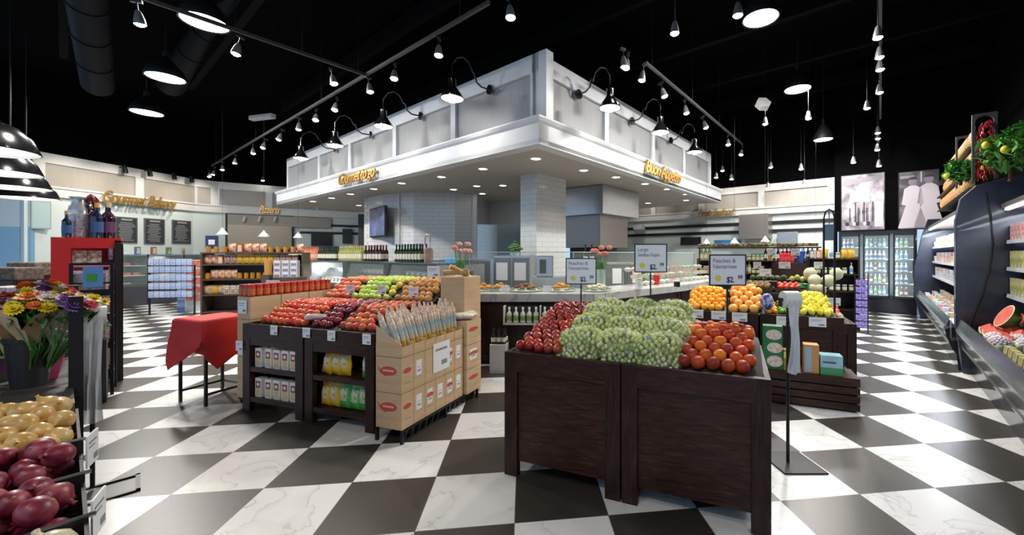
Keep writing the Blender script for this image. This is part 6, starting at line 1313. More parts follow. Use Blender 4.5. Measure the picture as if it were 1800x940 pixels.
for i, (x, y, d) in enumerate([(1291, 428, 9.5), (1345, 425, 9.5), (1434, 424, 9.5), (464, 416, 9.2), (524, 418, 10.2), (391, 412, 9.0), (1242, 430, 9.6)]):
    Proto('small_pendant', SP, [('stem', SPS), ('bulb', SPB)]).put(A(x, y, d), 'small clear glass pendant lamp ' + ['over the right background, leftmost with a long stem', 'in front of the steel hood', 'left of the scale stand', 'before the dark oven opening', 'right of the oven opening', 'above the bakery sacks', 'near the chalkboard'][i], 'pendant lamp', None, sc_=.95)

# ================================================================ bakery side, far left
f, L = segf(WA, WB)
def onseg(f, px0, px1, y0, y1, off, th=.04):
    a, z1 = f.hit(px0, y0, off); b_, _ = f.hit(px1, y0, off); _, z0 = f.hit((px0 + px1) / 2, y1, off); return (a + b_) / 2, (b_ - a) / 2, z0, z1
CHALK = mat('chalk_writing', (.32, .34, .35), .8); SLATE = mat('slate_board', (.035, .04, .045), .6)
for i, (a, b_, y0, y1) in enumerate(((203, 242, 380, 427), (254, 290, 383, 429), (303, 336, 386, 428))):
    c, w2, z0, z1 = onseg(f, a, b_, y0, y1, .05); t = thing('menu_board', f'dark chalk menu board under the bakery lettering, {["left", "middle", "right"][i]} of three', 'menu board', f.w(c, .05, z0), f.a)
    MB().bb(-w2, w2, 0, .03, 0, z1 - z0).build('frame', mat('board_frame', (.12, .13, .13), .5), t, smooth=0); bp_ = MB().bb(-w2 + .03, w2 - .03, -.004, -.0005, .03, z1 - z0 - .03).build('slate', SLATE, t, smooth=0); m_ = MB(); rn = random.Random(i); h = z1 - z0
    m_.bb(-w2 * .5, w2 * .5, -.007, -.004, h * .87, h * .93)
    for k in range(11): l_ = w2 * rn.uniform(.5, .8); m_.bb(-l_, l_ * rn.uniform(.5, 1), -.007, -.004, h * (.10 + k * .066), h * (.125 + k * .066))
    m_.build('chalk_lines', CHALK, bp_, smooth=0)
# lit bakery cases in front of the bakery wall
t = thing('bakery_case', 'long lit bakery display case before the pale bakery wall', 'display case', f.w(0, 0), f.a)
MB().bb(.6, L + .2, -1.25, -.5, 0, .62).build('base', mat('case_base'), t, smooth=0); MB().bb(.6, L + .2, -1.25, -.5, 1.42, 1.46).build('top', STEEL, t, smooth=0); MB().bb(.6, L + .2, -.53, -.5, .55, 1.42).build('back', mat('case_white', (.6, .62, .6), .4), t, smooth=0)
for z in (.56, .85, 1.13): MB().bb(.62, L + .18, -1.2, -.53, z, z + .012).build('shelf', mat('case_white'), t, smooth=0)
MB().bb(.6, L + .2, -1.255, -1.25, .55, 1.42).build('front_glass', GLASS, t, smooth=0)
for x in (.6, 1.55, 2.5, L + .18): MB().bb(x, x + .03, -1.26, -.5, 0, 1.46).build('post', BLK, t, smooth=0)
light('AREA', f.w(1.8, -.85, 1.40), 30, (1, .96, .88), 2.4, shape='RECTANGLE', size_y=.3, name='bakery_case_light')
CAKE = [Proto('cake', MB().lathe([(0, 0), (.09, 0), (.09, .07), (.08, .08), (0, .08)], n=14).mesh('cake', m3, 40)) for m3 in (mat('cake_cream', (.72, .66, .52), .5), mat('cake_chocolate', (.10, .05, .03), .4), mat('cake_fruit', (.55, .15, .10), .4))]; random.seed(2)
for k, z in enumerate((.573, .863, 1.143)):
    for i in range(11): random.choice(CAKE).put(f.w(.78 + i * .24, -.95, z), f'small cake on the {["lowest", "middle", "top"][k]} shelf of the bakery case', 'cake', f'bakery cakes {k}')
for i in range(5): CT[i % 5].put(f.w(1.2 + i * .4, -.85, 1.462), ['dark sign card', 'blue card box', 'red card box', 'green card box', 'cream card box'][i] + ' standing on the bakery case', 'box', None, (0, 0, f.a), 1.3)
# oven opening
fo, Lo = segf(WC, WD)
a, _ = fo.hit(397, 0, -.1); b_, _ = fo.hit(513, 0, -.1)
t = thing('pizza_oven', 'dark oven opening with a wide brown steel hood under the small gold lettering', 'oven', fo.w(0, 0), fo.a)
MB().bb(a + .05, min(b_, Lo + .6), -.12, .06, KZ(1.62), KZ(2.30)).build('hood_front', mat('brown_steel', (.30, .26, .20), .4, .7), t, smooth=0); MB().bb(a - .02, min(b_, Lo + .6) + .05, -.06, .06, KZ(1.1), KZ(2.62)).build('opening_shade_slab', BLKP, t, smooth=0); MB().bb(a + .05, Lo + .5, -.10, .07, KZ(2.30), KZ(2.60)).build('upper_panel', mat('warm_grey', (.36, .33, .28), .5), t, smooth=0); MB().bb(a + .25, a + .75, -.11, .06, KZ(1.25), KZ(1.58)).build('brick_panel', mat('brown_brick', (.25, .12, .06), .7), t, smooth=0); MB().bb(a, Lo + .5, -.5, .06, 0, 1.1).build('base', mat('case_base'), t, smooth=0)  # black slab behind the hood stands for the shade of the opening
cyl_ = MB().cyl((0, 0, 0), (.03, -.0, .16), .04, .035, n=12).mesh('track_can', mat('white_can', (.65, .62, .55), .4))
for i, x in enumerate((428, 455, 482)): lx, z = fo.hit(x, 389, -.22); Proto('can_light', cyl_).put(fo.w(lx, -.22, z), 'white cylinder lamp under the frieze above the oven', 'spotlight', 'oven can lights', (0, R(8), 0), 1.2)
fe, Le = segf(WD, WE)
def onE(px0, px1, y0, y1, nm, m3, lab, cat):
    a, z1 = fe.hit(px0, y0, 0.0); b_, _ = fe.hit(px1, y0, 0.0); _, z0 = fe.hit(px0, y1, 0.0); o = MB().bb(0, b_ - a, -.03, .04, 0, z1 - z0).build(nm, m3, loc=fe.w(a, 0, z0), rz=fe.a, smooth=0); return tag(o, lab, cat)
onE(547, 584, 408, 432, 'black_panel', BLKP, 'black wall panel right of the oven opening', 'panel'); onE(602, 619, 402, 428, 'menu_board', SLATE, 'narrow grey menu board left of the tiled room', 'menu board')
# shelving with packets in the left middle background
fK = Frame(*A(352, 0, 7.6).xy, 16); wK = 1.72
gondola(fK, wK, (.35, .68, .98, 1.27, 1.5), .4, 'brown shelving unit of packets and jars behind the red cloth table', mat('mid_brown', (.10, .07, .05), .5), 1.5)
fillg(fK, wK, (.68, .98, 1.27), [PC[0], PC[0], PC[1], PC[2], PC[3], CT[4], CT[2], J_HON], 'packet on the shelving behind the red table', 'packet', 'left packets', .105, .08)
fillg(fK, wK, (1.5,), [PC[3], J_HON, CT[2], J_CLR], 'jar or packet on the shelving behind the red table', 'packet', 'left top packets', .13, .1)
fM = Frame(*A(478, 0, 7.0).xy, 5)
o = MB().bb(0, .42, 0, .3, 0, 1.05).build('low_stand', mat('mid_brown'), loc=fM.w(0, 0), rz=fM.a, smooth=0); tag(o, 'brown stand beneath the white boxed goods left of the wine', 'stand')
WB_ = carton(.12, .08, .10, mat('white_tin', (.72, .72, .76), .4), mat('violet_print', (.3, .25, .4), .5), PAPER, 'white_box')
for k in range(3):
    for i in range(3): WB_.put(fM.w(.07 + i * .14, .06, 1.051 + k * .101), 'small white box with violet print stacked left of the wine bottles', 'box', 'white boxes', (0, 0, fM.a))
PUPR = Proto('orange_tub', MB().lathe([(0, 0), (.05, 0), (.06, .26), (0, .26)], n=12).mesh('orange_tub', mat('orange_paper', (.75, .38, .08), .4))); PUPR.put(fM.w(-.05, -.02, 1.1), 'tall orange tub left of the white boxes', 'tub'); o = MB().bb(-.13, .0, -.08, .06, 0, 1.1).build('tub_post', mat('mid_brown'), loc=fM.w(0, 0), rz=fM.a, smooth=0); tag(o, 'slim brown stand beneath the orange tub', 'stand')
# framed poster boards and coffee machine on top of the shelving
for i, (x, y0, y1, c) in enumerate(((372, 414, 437, (.03, .04, .12)),)):
    d = 7.85; o = MB().bb(-.10, .10, 0, .02, 0, (y1 - y0) * d / F).bb(-.05, .05, -.003, -.0005, .08, .18, 1).build('poster_stand', [mat('poster_' + str(i), c, .5), PAPER], loc=A(x, y1, d), rz=R(20), smooth=0); tag(o, ['dark blue framed poster on the brown shelving unit', 'small dark poster on the blue card rack'][i], 'poster')
for i in range(7):
    p = fK.w(.25 + i * .08, .25, 1.50); 
# blue card rack and red and white column rack
fB = Frame(*A(262, 0, 9.5).xy, 12); t = thing('card_rack', 'free-standing wire rack of pale blue packets beside the bakery cases', 'display rack', fB.w(0, 0), fB.a); wB = .92
for a in (0, wB): MB().bb(a - .012, a + .012, 0, .03, 0, 1.20).build('post', BLK, t, smooth=0)
for z in (.42, .62, .82, 1.02, 1.2): MB().bb(0, wB, -.06, .06, z - .012, z).build('shelf', BLK, t, smooth=0)
BLP = [Proto('blue_packet', MB().bb(-.05, .05, -.02, .02, 0, .15).mesh('blue_packet', noisy('blue_pack_' + str(i), s, 26, 2, .4), 0)) for i, s in enumerate([[(.35, (.22, .32, .60)), (.6, (.55, .62, .78)), (.75, (.10, .10, .3))], [(.35, (.30, .42, .68)), (.6, (.62, .66, .80)), (.75, (.2, .15, .4))]])]
random.seed(6)
for k, z in enumerate((.42, .62, .82, 1.02, 1.2)):
    for i in range(8): random.choice(BLP).put(fB.w(.06 + i * .112, -.02, z + .001), f'pale blue packet on the {["lowest", "second", "third", "fourth", "top"][k]} shelf of the wire card rack', 'packet', f'blue packets {k}', (0, 0, fB.a))
for i, (x0_, x1_, c, nm) in enumerate(((313, 327, (.28, .42, .72), 'blue'), (328, 357, (.62, .62, .60), 'white'))):
    p = G((x0_ + x1_) / 2, 547, 0); w2 = (x1_ - x0_) / 2 * p.y / F; t = thing('column_rack', f'tall narrow {nm} cardboard display column right of the blue packets', 'display column', p, R(15)); zt = 1.46 - 10 * p.y / F + .2 * (1 - i) * 0
    MB().bb(-w2, w2, 0, .3, 0, zt).build('body', mat(nm + '_column', c, .5), t, smooth=0)
    if i: 
        for k in range(5): MB().bb(-w2 * .85, w2 * .85, -.02, -.001, .28 + k * .22, .42 + k * .22).build('red_pack_row', noisy('red_pack', [(.4, (.55, .06, .04)), (.6, (.70, .25, .2)), (.7, (.6, .08, .05))], 16, 2, .4), t, smooth=0)
    else:
        for k in range(7): MB().bb(-w2, w2, -.012, -.001, .1 + k * .18, .108 + k * .18).build('shelf_lip', mat('blue_lip', (.12, .2, .45), .5), t, smooth=0)

# ================================================================ red cabinet with packets, wire rack in front
fC1 = Frame(*A(89, 0, 4.2).xy, 47); wC = fC1.hit(213, 0, 0)[0]; WF_ = fC1.hit(124, 0, 0)[0]
RED = mat('red_board', (.62, .018, .012), .45)
t = thing('red_cabinet', 'bright red display cabinet with pack shelves on its right half', 'display cabinet', fC1.w(0, 0), fC1.a)
MB().bb(0, wC, .42, .45, 0, 1.64).build('back_panel', RED, t, smooth=0); MB().bb(0, wC, .0, .45, 1.62, 1.645).build('top_panel', RED, t, smooth=0)
MB().bb(0, WF_, 0, .02, 0, 1.62).bb(WF_, wC - .05, 0, .02, 1.53, 1.62).build('front_panel', RED, t, smooth=0); MB().bb(wC - .05, wC, -.02, .45, 0, 1.60).build('side_post', BLKP, t, smooth=0)
for z in (.3, .6, .88, 1.12, 1.34): MB().bb(WF_, wC - .05, .02, .42, z - .02, z).build('shelf', mat('pink_shelf', (.6, .25, .25), .4), t, smooth=0)
PKR = [Proto('candy_packet', MB().bb(-.05, .05, -.02, .02, 0, .16).mesh('candy_packet', noisy('candy_' + str(i), s, 24, 2, .35), 0)) for i, s in enumerate([[(.35, (.55, .04, .06)), (.6, (.25, .02, .05)), (.75, (.7, .6, .55))], [(.35, (.60, .30, .18)), (.6, (.65, .5, .4)), (.75, (.5, .1, .08))], [(.35, (.7, .6, .5)), (.6, (.30, .12, .06)), (.75, (.6, .1, .1))]])]
for k, z in enumerate((.3, .6, .88, 1.12, 1.34)):
    for i in range(int((wC - .1 - WF_) / .105)):
        for r_ in range(1): random.choice(PKR).put(fC1.w(WF_ + .06 + i * .105, .04, z + .001), f'sweet packet on the {["lowest", "second", "third", "fourth", "top"][k]} shelf of the red cabinet', 'packet', f'sweet packets {k}', (0, 0, fC1.a))
# milk can, chilli bunch and big bottles on top
def c1(px): return fC1.hit(px, 0, .22)[0]
t = thing('milk_churn', 'ribbed steel milk churn standing on the red cabinet', 'milk churn', fC1.w(c1(140), .22, 1.646))
pr_ = []
for i in range(15): z = i * .018; pr_ += [(.095, z), (.10, z + .006), (.10, z + .012), (.095, z + .017)]
MB().lathe([(0, 0)] + pr_ + [(.095, .27), (.085, .33), (.062, .38), (.058, .43), (.075, .45), (.078, .46), (.0, .47)], n=22).build('body', mat('churn_steel', (.55, .57, .62), .28, .6), t)
MB().tube([(-.10, 0, .26), (-.13, 0, .30), (-.12, 0, .36), (-.07, 0, .39)], .007, 6).build('handle', STEEL, t); MB().tube([(.10, 0, .26), (.13, 0, .30), (.12, 0, .36), (.07, 0, .39)], .007, 6).build('handle', STEEL, t)
ristra(fC1.w(c1(163), .20, 1.646 + .50), .40, .020, 'bunch of dark red chillies hanging over the right side of the milk churn', 5, mat('dark_chilli', (.14, .008, .015), .4))
MAG = bottle(.42, .065, mat('magnum_glass', (.03, .008, .02), .08, coat=.5), mat('purple_label', (.12, .06, .14), .4), mat('cream_foil', (.60, .52, .34), .35), 'magnum_bottle'); CHB = bottle(.40, .05, mat('blue_black_glass', (.01, .02, .05), .08, coat=.5), mat('blue_label', (.05, .12, .3), .5), mat('orange_foil', (.70, .33, .05), .35), 'champagne_bottle')
MAG.put(fC1.w(c1(190), .2, 1.646), 'large round dark bottle with cream foil at the right on the red cabinet', 'bottle'); CHB.put(fC1.w(c1(172), .1, 1.646), 'dark champagne bottle with orange foil on the red cabinet', 'bottle'); CHB.put(fC1.w(max(.04, fC1.hit(117, 0, .06)[0]), .06, 1.646), 'small dark blue bottle left of the milk churn', 'bottle', None, (0, 0, 0), .72)
# wire packet rack in front
p = G(197, 693, 0); fW = Frame(p.x, p.y, 46); q = fW.hit(125, 0, 0)[0]
t = thing('wire_rack', 'black wire rack with plants, packets and a blue sign, before the red cabinet', 'display rack', fW.w(0, 0), fW.a)
for x in (q, 0):
    for y in (0, .35): MB().bb(x - .013, x + .013, y - .013, y + .013, 0, 1.37 if y == 0 else 1.3).build('post', BLK, t, smooth=0)
MB().bb(q, 0, -.012, .012, 1.35, 1.375).bb(q, 0, -.012, .012, 1.16, 1.175).build('cross_bar', BLK, t, smooth=0)
for z in (.22, .50, .80, 1.05): MB().bb(q, 0, .0, .35, z - .015, z).bb(q, 0, -.01, .0, z, z + .05).build('wire_shelf', BLK, t, smooth=0)
sg = MB().bb(q * .72, q * .22, -.03, -.02, 1.13, 1.33).build('blue_sign', mat('sign_blue', (.12, .36, .72), .45), t, smooth=0); MB().bb(q * .62, q * .38, -.034, -.03, 1.18, 1.26).build('green_patch', mat('sign_green', (.08, .38, .05), .5), sg, smooth=0)
SEED = [Proto('seed_packet', MB().bb(-.045, .045, -.01, .01, 0, .16).mesh('seed_packet', noisy('seed_' + str(i), s, 22, 2, .4), 0)) for i, s in enumerate([[(.35, (.75, .35, .15)), (.55, (.80, .70, .60)), (.7, (.45, .08, .05))], [(.35, (.35, .16, .45)), (.55, (.75, .70, .75)), (.7, (.15, .40, .15))], [(.35, (.75, .22, .25)), (.55, (.85, .75, .70)), (.7, (.55, .05, .08))]])]; random.seed(10)
for k, z in enumerate((.22, .50, .80, 1.05)):
    for r_ in range(2):
        n = int(-q / .10)
        for i in range(n): random.choice(SEED).put(fW.w(q + .06 + i * .10, .05 + r_ * .14, z + .001), f'small packet on the {["lowest", "second", "third", "top"][k]} shelf of the black wire rack', 'packet', f'seed packets {k}', (0, 0, fW.a), 1.5 if r_ else 1.35)
def flowerpot(p, label, colm, s=1.0, n=40, lf=True, pot=(.03, .03, .03), seed=0, blossom=.016):
    t = thing('flowering_plant', label, 'flowering plant', p); rn = random.Random(seed); MB().lathe([(0, 0), (.05 * s, 0), (.07 * s, .10 * s), (.06 * s, .10 * s), (0, .09 * s)], n=14).build('pot', mat('pot_%d_%d_%d' % tuple(int(c * 99) for c in pot), pot, .5), t); m_ = MB(); b_ = MB()
    for i in range(n):
        a = rn.uniform(0, 6.28); r = .11 * s * rn.random() ** .5; z = (.14 + .09 * (1 - r / (.11 * s))) * s
        m_.ball((r * 1.1 * math.cos(a), r * 1.1 * math.sin(a), z - .02 * s), .024 * s, 5, 4, sq=(1.3, .8, .5)); b_.ball((r * math.cos(a), r * math.sin(a), z + .018 * s), blossom * s, 6, 4)
    m_.build('foliage', mat('plant_green'), t); b_.build('blossoms', colm, t); return t
flowerpot(fW.w(q * .45, -.22, .62), 'violet flowering plant hooked on the front of the wire rack', mat('violet_petals', (.28, .16, .45), .6), 1.0, seed=1, pot=(.6, .6, .6))
o = MB().bb(-.1, .1, -.08, .1, 0, .62).build('plant_plinth', BLKP, loc=fW.w(q * .45, -.22, 0), rz=fW.a, smooth=0); tag(o, 'slim dark plinth beneath the violet plant before the wire rack', 'plinth')
# second dark rack, pink goods beyond
p2 = G(212, 669, 0); t = thing('tall_rack', 'tall dark rack just right of the wire rack with red and pink packs', 'display rack', p2, R(52))
for x, y in ((-.03, 0), (-.03, .2)): MB().bb(x, x + .05, y, y + .05, 0, 1.58).build('post', BLK, t, smooth=0)
for z in (.2, .5, .8, 1.1, 1.4): MB().bb(-.14, .02, .0, .24, z - .015, z).build('shelf', BLK, t, smooth=0)
f2 = Frame(p2.x, p2.y, 52)
for k, z in enumerate((.2, .5, .8, 1.1, 1.4)):
    for i in range(2): random.choice(SEED).put(f2.w(-.07, .07 + i * .11, z + .001), f'pink pack on the {["lowest", "second", "third", "fourth", "top"][k]} shelf of the tall dark rack', 'packet', f'pink packs {k}', (0, 0, f2.a + R(90)), 1.3)

# ================================================================ onion table, left foreground
t = thing('onion_table', 'dark stepped produce table of onions at the left edge', 'produce table', LF.w(0, 0), LF.a); XL = -1.1
MB().bb(XL, .0, .75, 2.72, .0, .70).build('base', WOODV, t, smooth=0); MB().bb(.002, .010, .70, 2.72, .55, .80).build('side_board', BLKP, t, smooth=0)
MB().bb(XL, .0, .75, 2.70, .70, .72).build('tray_floor', LINER, t, smooth=0)
for ly, z in ((2.10, .845), (1.83, .825), (1.56, .81), (1.3, .80)): MB().bb(XL, .010, ly - .006, ly + .006, .72, z).build('divider', mat('wire_dark', (.03, .03, .03), .4, .5), t, smooth=0); MB().cyl((XL, ly, z), (.022, ly, z), .006, n=8).build('wire_edge', STEEL, t)
MB().bb(XL, .0, 2.66, 2.74, .70, .84).build('rear_ledge', mat('ledge_wood', (.20, .15, .10), .5), t, smooth=0)
M_ON = noisy('yellow_onion_skin', [(.3, (.52, .25, .05)), (.5, (.70, .44, .14)), (.65, (.80, .60, .26))], 5, 4, .32, stretch=(5, 5, .6), coat=.4); M_RO = noisy('red_onion_skin', [(.3, (.10, .006, .018)), (.5, (.24, .018, .042)), (.66, (.42, .10, .12))], 5, 4, .4, stretch=(5, 5, .6), coat=.1)
def onion(m3, r, nm, sk): return Proto(nm, MB().lathe([(0, -.80 * r), (.3 * r, -.78 * r), (.75 * r, -.5 * r), (1.0 * r, 0), (.92 * r, .38 * r), (.6 * r, .72 * r), (.24 * r, .92 * r), (.12 * r, 1.15 * r), (.16 * r, 1.35 * r), (0, 1.35 * r)], n=16).mesh(nm, m3, 80), [('root_tuft', MB().ball((0, 0, -.80 * r), .12 * r, 6, 4).mesh('root_tuft', mat('root_tan', (.35, .25, .15), .9)))])
YO = onion(M_ON, .037, 'yellow_onion', 1); RO = onion(M_RO, .035, 'red_onion', 1); SO = onion(noisy('pale_onion_skin', [(.3, (.60, .50, .32)), (.6, (.76, .68, .48))], 5, 3, .3, stretch=(5, 5, .6), coat=.4), .046, 'pale_onion', 1)
random.seed(17)
def onions(pr_, y0, y1, z0, z1, lab, grp, layers=2):
    for L_ in range(layers):
        y = y0 + .04 + L_ * .03; j = 0
        while y < y1 - .03:
            x = -.04 - (.04 if (j + L_) % 2 else 0)
            while x > -.42 - .1 * (y1 > 2.2):
                z = z0 + (z1 - z0) * (y - y0) / (y1 - y0) + L_ * .056
                pr_.put(LF.w(x + random.uniform(-.012, .012), y + random.uniform(-.012, .012), z + random.uniform(-.01, .01)), lab, 'onion', grp, (R(random.uniform(20, 160)), random.uniform(-.8, .8), random.uniform(0, 6.28)), (lambda k_: (k_ * random.uniform(.9, 1.1), k_, k_))(random.uniform(.9, 1.1))); x -= .073
            y += .068; j += 1
onions(YO, 2.11, 2.66, .765, .83, 'yellow onion in the rear section of the onion table', 'yellow onions'); onions(RO, 1.84, 2.10, .765, .80, 'red onion in the section just before the yellow onions', 'red onions rear'); onions(RO, 1.57, 1.83, .76, .79, 'red onion in the section nearest the pale onions', 'red onions near'); onions(SO, 1.32, 1.56, .755, .78, 'pale onion in the nearest section at the bottom left corner', 'pale onions', 1)
for i, (x, y, d, s, rx) in enumerate(((146, 797, 1.29, .085, .16), (166, 915, 1.03, .085, .10))):
    ptag(LF.w(.026, (2.0, 1.62)[i], (.84, .785)[i]), LF.a + R(73), ['white price card on the side of the onion table beside the red onions', 'white price card on the side of the onion table at the bottom edge'][i], s, .10)
# flower table
t = thing('flower_table', 'dark table holding the flower buckets behind the onions', 'display table', LF.w(0, 0), LF.a)
MB().bb(-1.4, .0, 2.78, 4.2, .79, .83).build('table_top', mat('dark_slate_top', (.05, .045, .04), .5), t, smooth=0); MB().bb(-1.4, -.03, 2.82, 4.15, .0, .79).build('base', WOODV, t, smooth=0)
MB().bb(-.015, .03, 3.02, 3.08, .0, 1.26).build('post', BLKP, t, smooth=0); MB().bb(-.015, .03, 4.1, 4.16, 0, 1.26).build('post', BLKP, t, smooth=0); MB().bb(-1.4, .0, 4.14, 4.18, .83, 1.0).build('back_rail', BLKP, t, smooth=0)
BUCK = mat('bucket_black', (.028, .028, .030), .38)
def bouquet(p, seed, paper, cols, label, s=1.0, bucket=True, lean=(0, 0)):
    rn = random.Random(seed)
    t = thing('flower_bouquet', label, 'bouquet', p + Vector((0, 0, .005))); m_ = MB(); n = 22
    ring0 = [(.014 * math.cos(i / n * 6.283), .014 * math.sin(i / n * 6.283), .02) for i in range(n)]; levels = [ring0]
    for k in range(1, 6):
        h = (.16, .22, .27, .32, .38)[k - 1]; rr = .018 + .10 * max(0, (h - .2) / .18) ** 1.1
        levels.append([((rr + .012 * math.sin(i * 2.3 + k) * min(1, rr * 12)) * math.cos(i / n * 6.283) * (1 + .06 * math.sin(i * 5)) + lean[0] * h, (rr + .012 * math.sin(i * 1.7) * min(1, rr * 12)) * math.sin(i / n * 6.283) + lean[1] * h, h + (.05 * math.sin(i * 1.14 + seed) + .02 * math.sin(i * 2.9) if k == 5 else .012 * math.sin(i * 1.14 + seed) if k == 4 else 0)) for i in range(n)])
    vs = [v_ for l_ in levels for v_ in l_]; fs = [(k * n + i, k * n + (i + 1) % n, (k + 1) * n + (i + 1) % n, (k + 1) * n + i) for k in range(5) for i in range(n)]
    m_.add([(x * s, y * s, z * s) for x, y, z in vs], fs).build('paper_wrap', paper, t, smooth=50)
    st = MB()
    for i in range(16): a = i * 2.4; r = .09 * (i / 16) ** .5 * s; st.tube([(0, 0, .03), (r * .6 + lean[0] * .2, r * math.sin(a) * .5, .2 * s), (r * math.cos(a) + lean[0] * .38, r * math.sin(a) + lean[1] * .38, .39 * s)], .003, 4)
    for i in range(46):
        a = rn.uniform(0, 6.28); r = .10 * s * rn.random() ** .5; c0 = Vector((r * math.cos(a) + lean[0] * .36, r * math.sin(a) + lean[1] * .36, (.34 + .09 * rn.random() * (1 - r / .13)) * s)); Lf = .035; st.add([(0, -Lf, 0), (Lf * .35, 0, .006), (0, Lf, -.008), (-Lf * .35, 0, .006)], [(0, 1, 2, 3)], 0, Matrix.Translation(c0) @ Matrix.Rotation(rn.uniform(0, 6.28), 4, 'Z') @ Matrix.Rotation(rn.uniform(.3, 1.4), 4, 'X'))
    st.build('stems', mat('stem_green'), t)
    for ci, c in enumerate(cols):
        b_ = MB()
        for q in range(5):
            i = ci + q * len(cols); a = i * 2.4 + seed; r = .115 * s * ((i + .5) / (5 * len(cols))) ** .5; cx_, cy_, cz = r * math.cos(a) + lean[0] * .4, r * math.sin(a) + lean[1] * .4, (.385 + .085 * (1 - (r / .115) ** 2)) * s + rn.uniform(-.012, .012); np_ = 16; R0 = rn.uniform(.026, .042) * s; TL = Matrix.Translation((cx_, cy_, cz)) @ Matrix.Rotation(math.atan2(cy_, cx_), 4, 'Z') @ Matrix.Rotation(min(1.1, r * 9), 4, 'Y') @ Matrix.Rotation(rn.uniform(0, 1), 4, 'Z')
            for layer in range(3):
                for k in range(np_ - 3 * layer):
                    an = k / (np_ - 3 * layer) * 6.283 + layer * .2; rr = R0 * (1 - .25 * layer); M = TL @ Matrix.Translation((0, 0, .008 * layer)) @ Matrix.Rotation(an, 4, 'Z') @ Matrix.Rotation(R(-12 - 22 * layer), 4, 'Y')
                    b_.add([(.004, -.003, 0), (rr * .7, -rr * .17, .002), (rr, 0, 0), (rr * .7, rr * .17, .002), (.004, .003, 0)], [(0, 1, 2, 3, 4)], 0, M)
            b_.ball((0, 0, .008), R0 * .3, 8, 5, 1, (1, 1, .6), TL)
        b_.build('blossoms', [c, mat('flower_eye', (.35, .20, .03), .8)], t, smooth=0)
    return t
KR = noisy('kraft_wrap', [(.35, (.55, .38, .22)), (.65, (.66, .48, .30))], 9, 3, .6, bump=.2); CLW = clear('clear_wrap', (.75, .72, .66), .38, .12)
PCOL = {n: mat('petal_' + n, c, .55) for n, c in (('yellow', (.85, .65, .01)), ('orange', (.85, .20, .03)), ('purple', (.25, .08, .45)), ('pink', (.75, .06, .22)), ('red', (.60, .01, .03)), ('white', (.75, .72, .66)), ('lilac', (.45, .30, .60)))}
bq = A(52, 684, 1.9); bz = .832
t = thing('flower_bucket', 'black plastic flower bucket on the dark table at the left edge', 'bucket', (bq.x, 1.9, bz))
MB().lathe([(0, 0), (.056, 0), (.074, .215), (.079, .215), (.081, .235), (.075, .236), (.071, .22), (.054, .012), (0, .012)], n=32).build('body', BUCK, t)
B0 = Vector((bq.x, 1.9, bz))
bouquet(B0 + Vector((-.028, -.022, .0)), 1, KR, [PCOL['red'], PCOL['yellow'], PCOL['purple'], PCOL['orange']], 'kraft wrapped bouquet in the bucket at the left, red and mixed blooms', .88, lean=(-.15, -.05))
bouquet(B0 + Vector((.028, -.022, .0)), 2, KR, [PCOL['orange'], PCOL['yellow'], PCOL['lilac'], PCOL['white']], 'kraft wrapped bouquet in the middle of the bucket, orange and yellow blooms', .90, lean=(.08, -.02))
bouquet(B0 + Vector((.030, .025, .0)), 4, CLW, [PCOL['yellow'], PCOL['yellow'], PCOL['pink'], PCOL['purple']], 'clear wrapped bouquet leaning right in the bucket, large yellow blooms', .90, lean=(.30, .05))
bouquet(B0 + Vector((-.025, .028, .0)), 7, KR, [PCOL['orange'], PCOL['white'], PCOL['purple'], PCOL['yellow']], 'kraft wrapped bouquet at the back of the bucket', 1.0, lean=(-.05, .15))
random.seed(5)
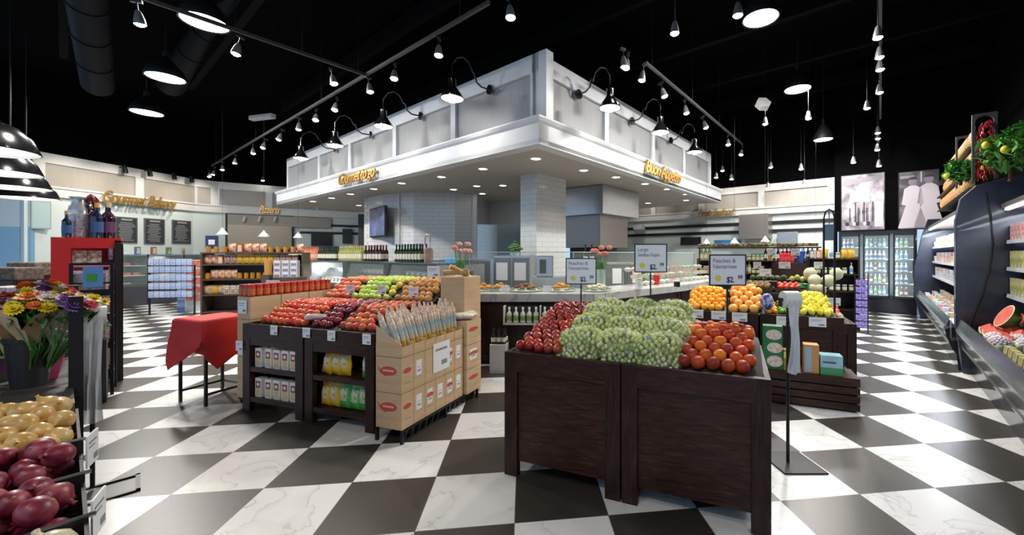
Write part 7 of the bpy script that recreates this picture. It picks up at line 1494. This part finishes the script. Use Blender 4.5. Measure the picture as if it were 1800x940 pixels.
for i, (lx, ly, c, s, lab, pot) in enumerate([(-.10, 3.35, 'white', 1.1, 'green leafy plant in a pink sleeve right of the flower bucket', (.35, .03, .12)), (-.42, 3.3, 'orange', 1.25, 'orange flowering plant behind the flower bucket', (.03, .03, .03)), (-.25, 3.75, 'yellow', 1.3, 'yellow flowering plant at the back of the flower table', (.1, .03, .1)), (-.62, 3.65, 'lilac', 1.3, 'lilac flowering plant at the back left of the flower table', (.03, .03, .03)), (-.12, 3.95, 'pink', 1.2, 'pink flowering plant at the back right corner of the flower table', (.3, .3, .3)), (-.55, 2.98, 'yellow', 1.0, 'yellow flowering plant at the very left edge of the flower table', (.2, .05, .2))]):
    flowerpot(LF.w(lx, ly, .831), lab, PCOL[c] if i else mat('herb_green'), s, 46, seed=i + 3, pot=pot, blossom=.02)
# trays and boxes behind the flower table
for i, (x, y, d, w_, h_, c, lab) in enumerate(((20, 470, 5.6, .5, .18, (.10, .07, .06), 'dark wicker hamper on the far table at the left edge'), (60, 462, 5.9, .42, .2, (.14, .10, .07), 'brown basket beside the red cabinet'), (30, 495, 5.0, .5, .10, (.35, .3, .3), 'grey tray of goods before the hampers'))):
    o = MB().prism([(-w_ / 2, -.15), (w_ / 2, -.15), (w_ / 2 * 1.1, .15), (-w_ / 2 * 1.1, .15)], 0, h_).build('hamper', noisy('hamper_' + str(i), [(.35, tuple(k * .6 for k in c)), (.65, tuple(min(1, k * 1.8) for k in c))], 30, 3, .7), loc=A(x, y + 22, d), smooth=0, bev=.02); tag(o, lab, 'basket')
    o = MB().bb(-w_ / 2, w_ / 2, -.16, .16, 0, A(x, y + 22, d).z).build('side_stand', WOODV, loc=(A(x, y, d).x, d, 0), smooth=0); tag(o, 'dark stand carrying the ' + lab.split(' on ')[0].split(' beside ')[0].split(' before ')[0], 'stand')

t = thing('wall_monitor', 'thin pale wall monitor on a dark bracket beside the blue entrance wall', 'monitor', A(72, 378, 10.2), R(60))
MB().bb(-.16, .16, -.03, .03, -.36, .36).build('housing', mat('monitor_grey', (.35, .40, .42), .4), t, smooth=0, bev=.01); MB().bb(-.14, .14, -.036, -.031, -.33, .33).build('screen', mat('teal_screen', (.45, .60, .58), .3), t, smooth=0); MB().bb(-.06, .06, .03, .9, -.05, .05).build('bracket', BLK, t, smooth=0)
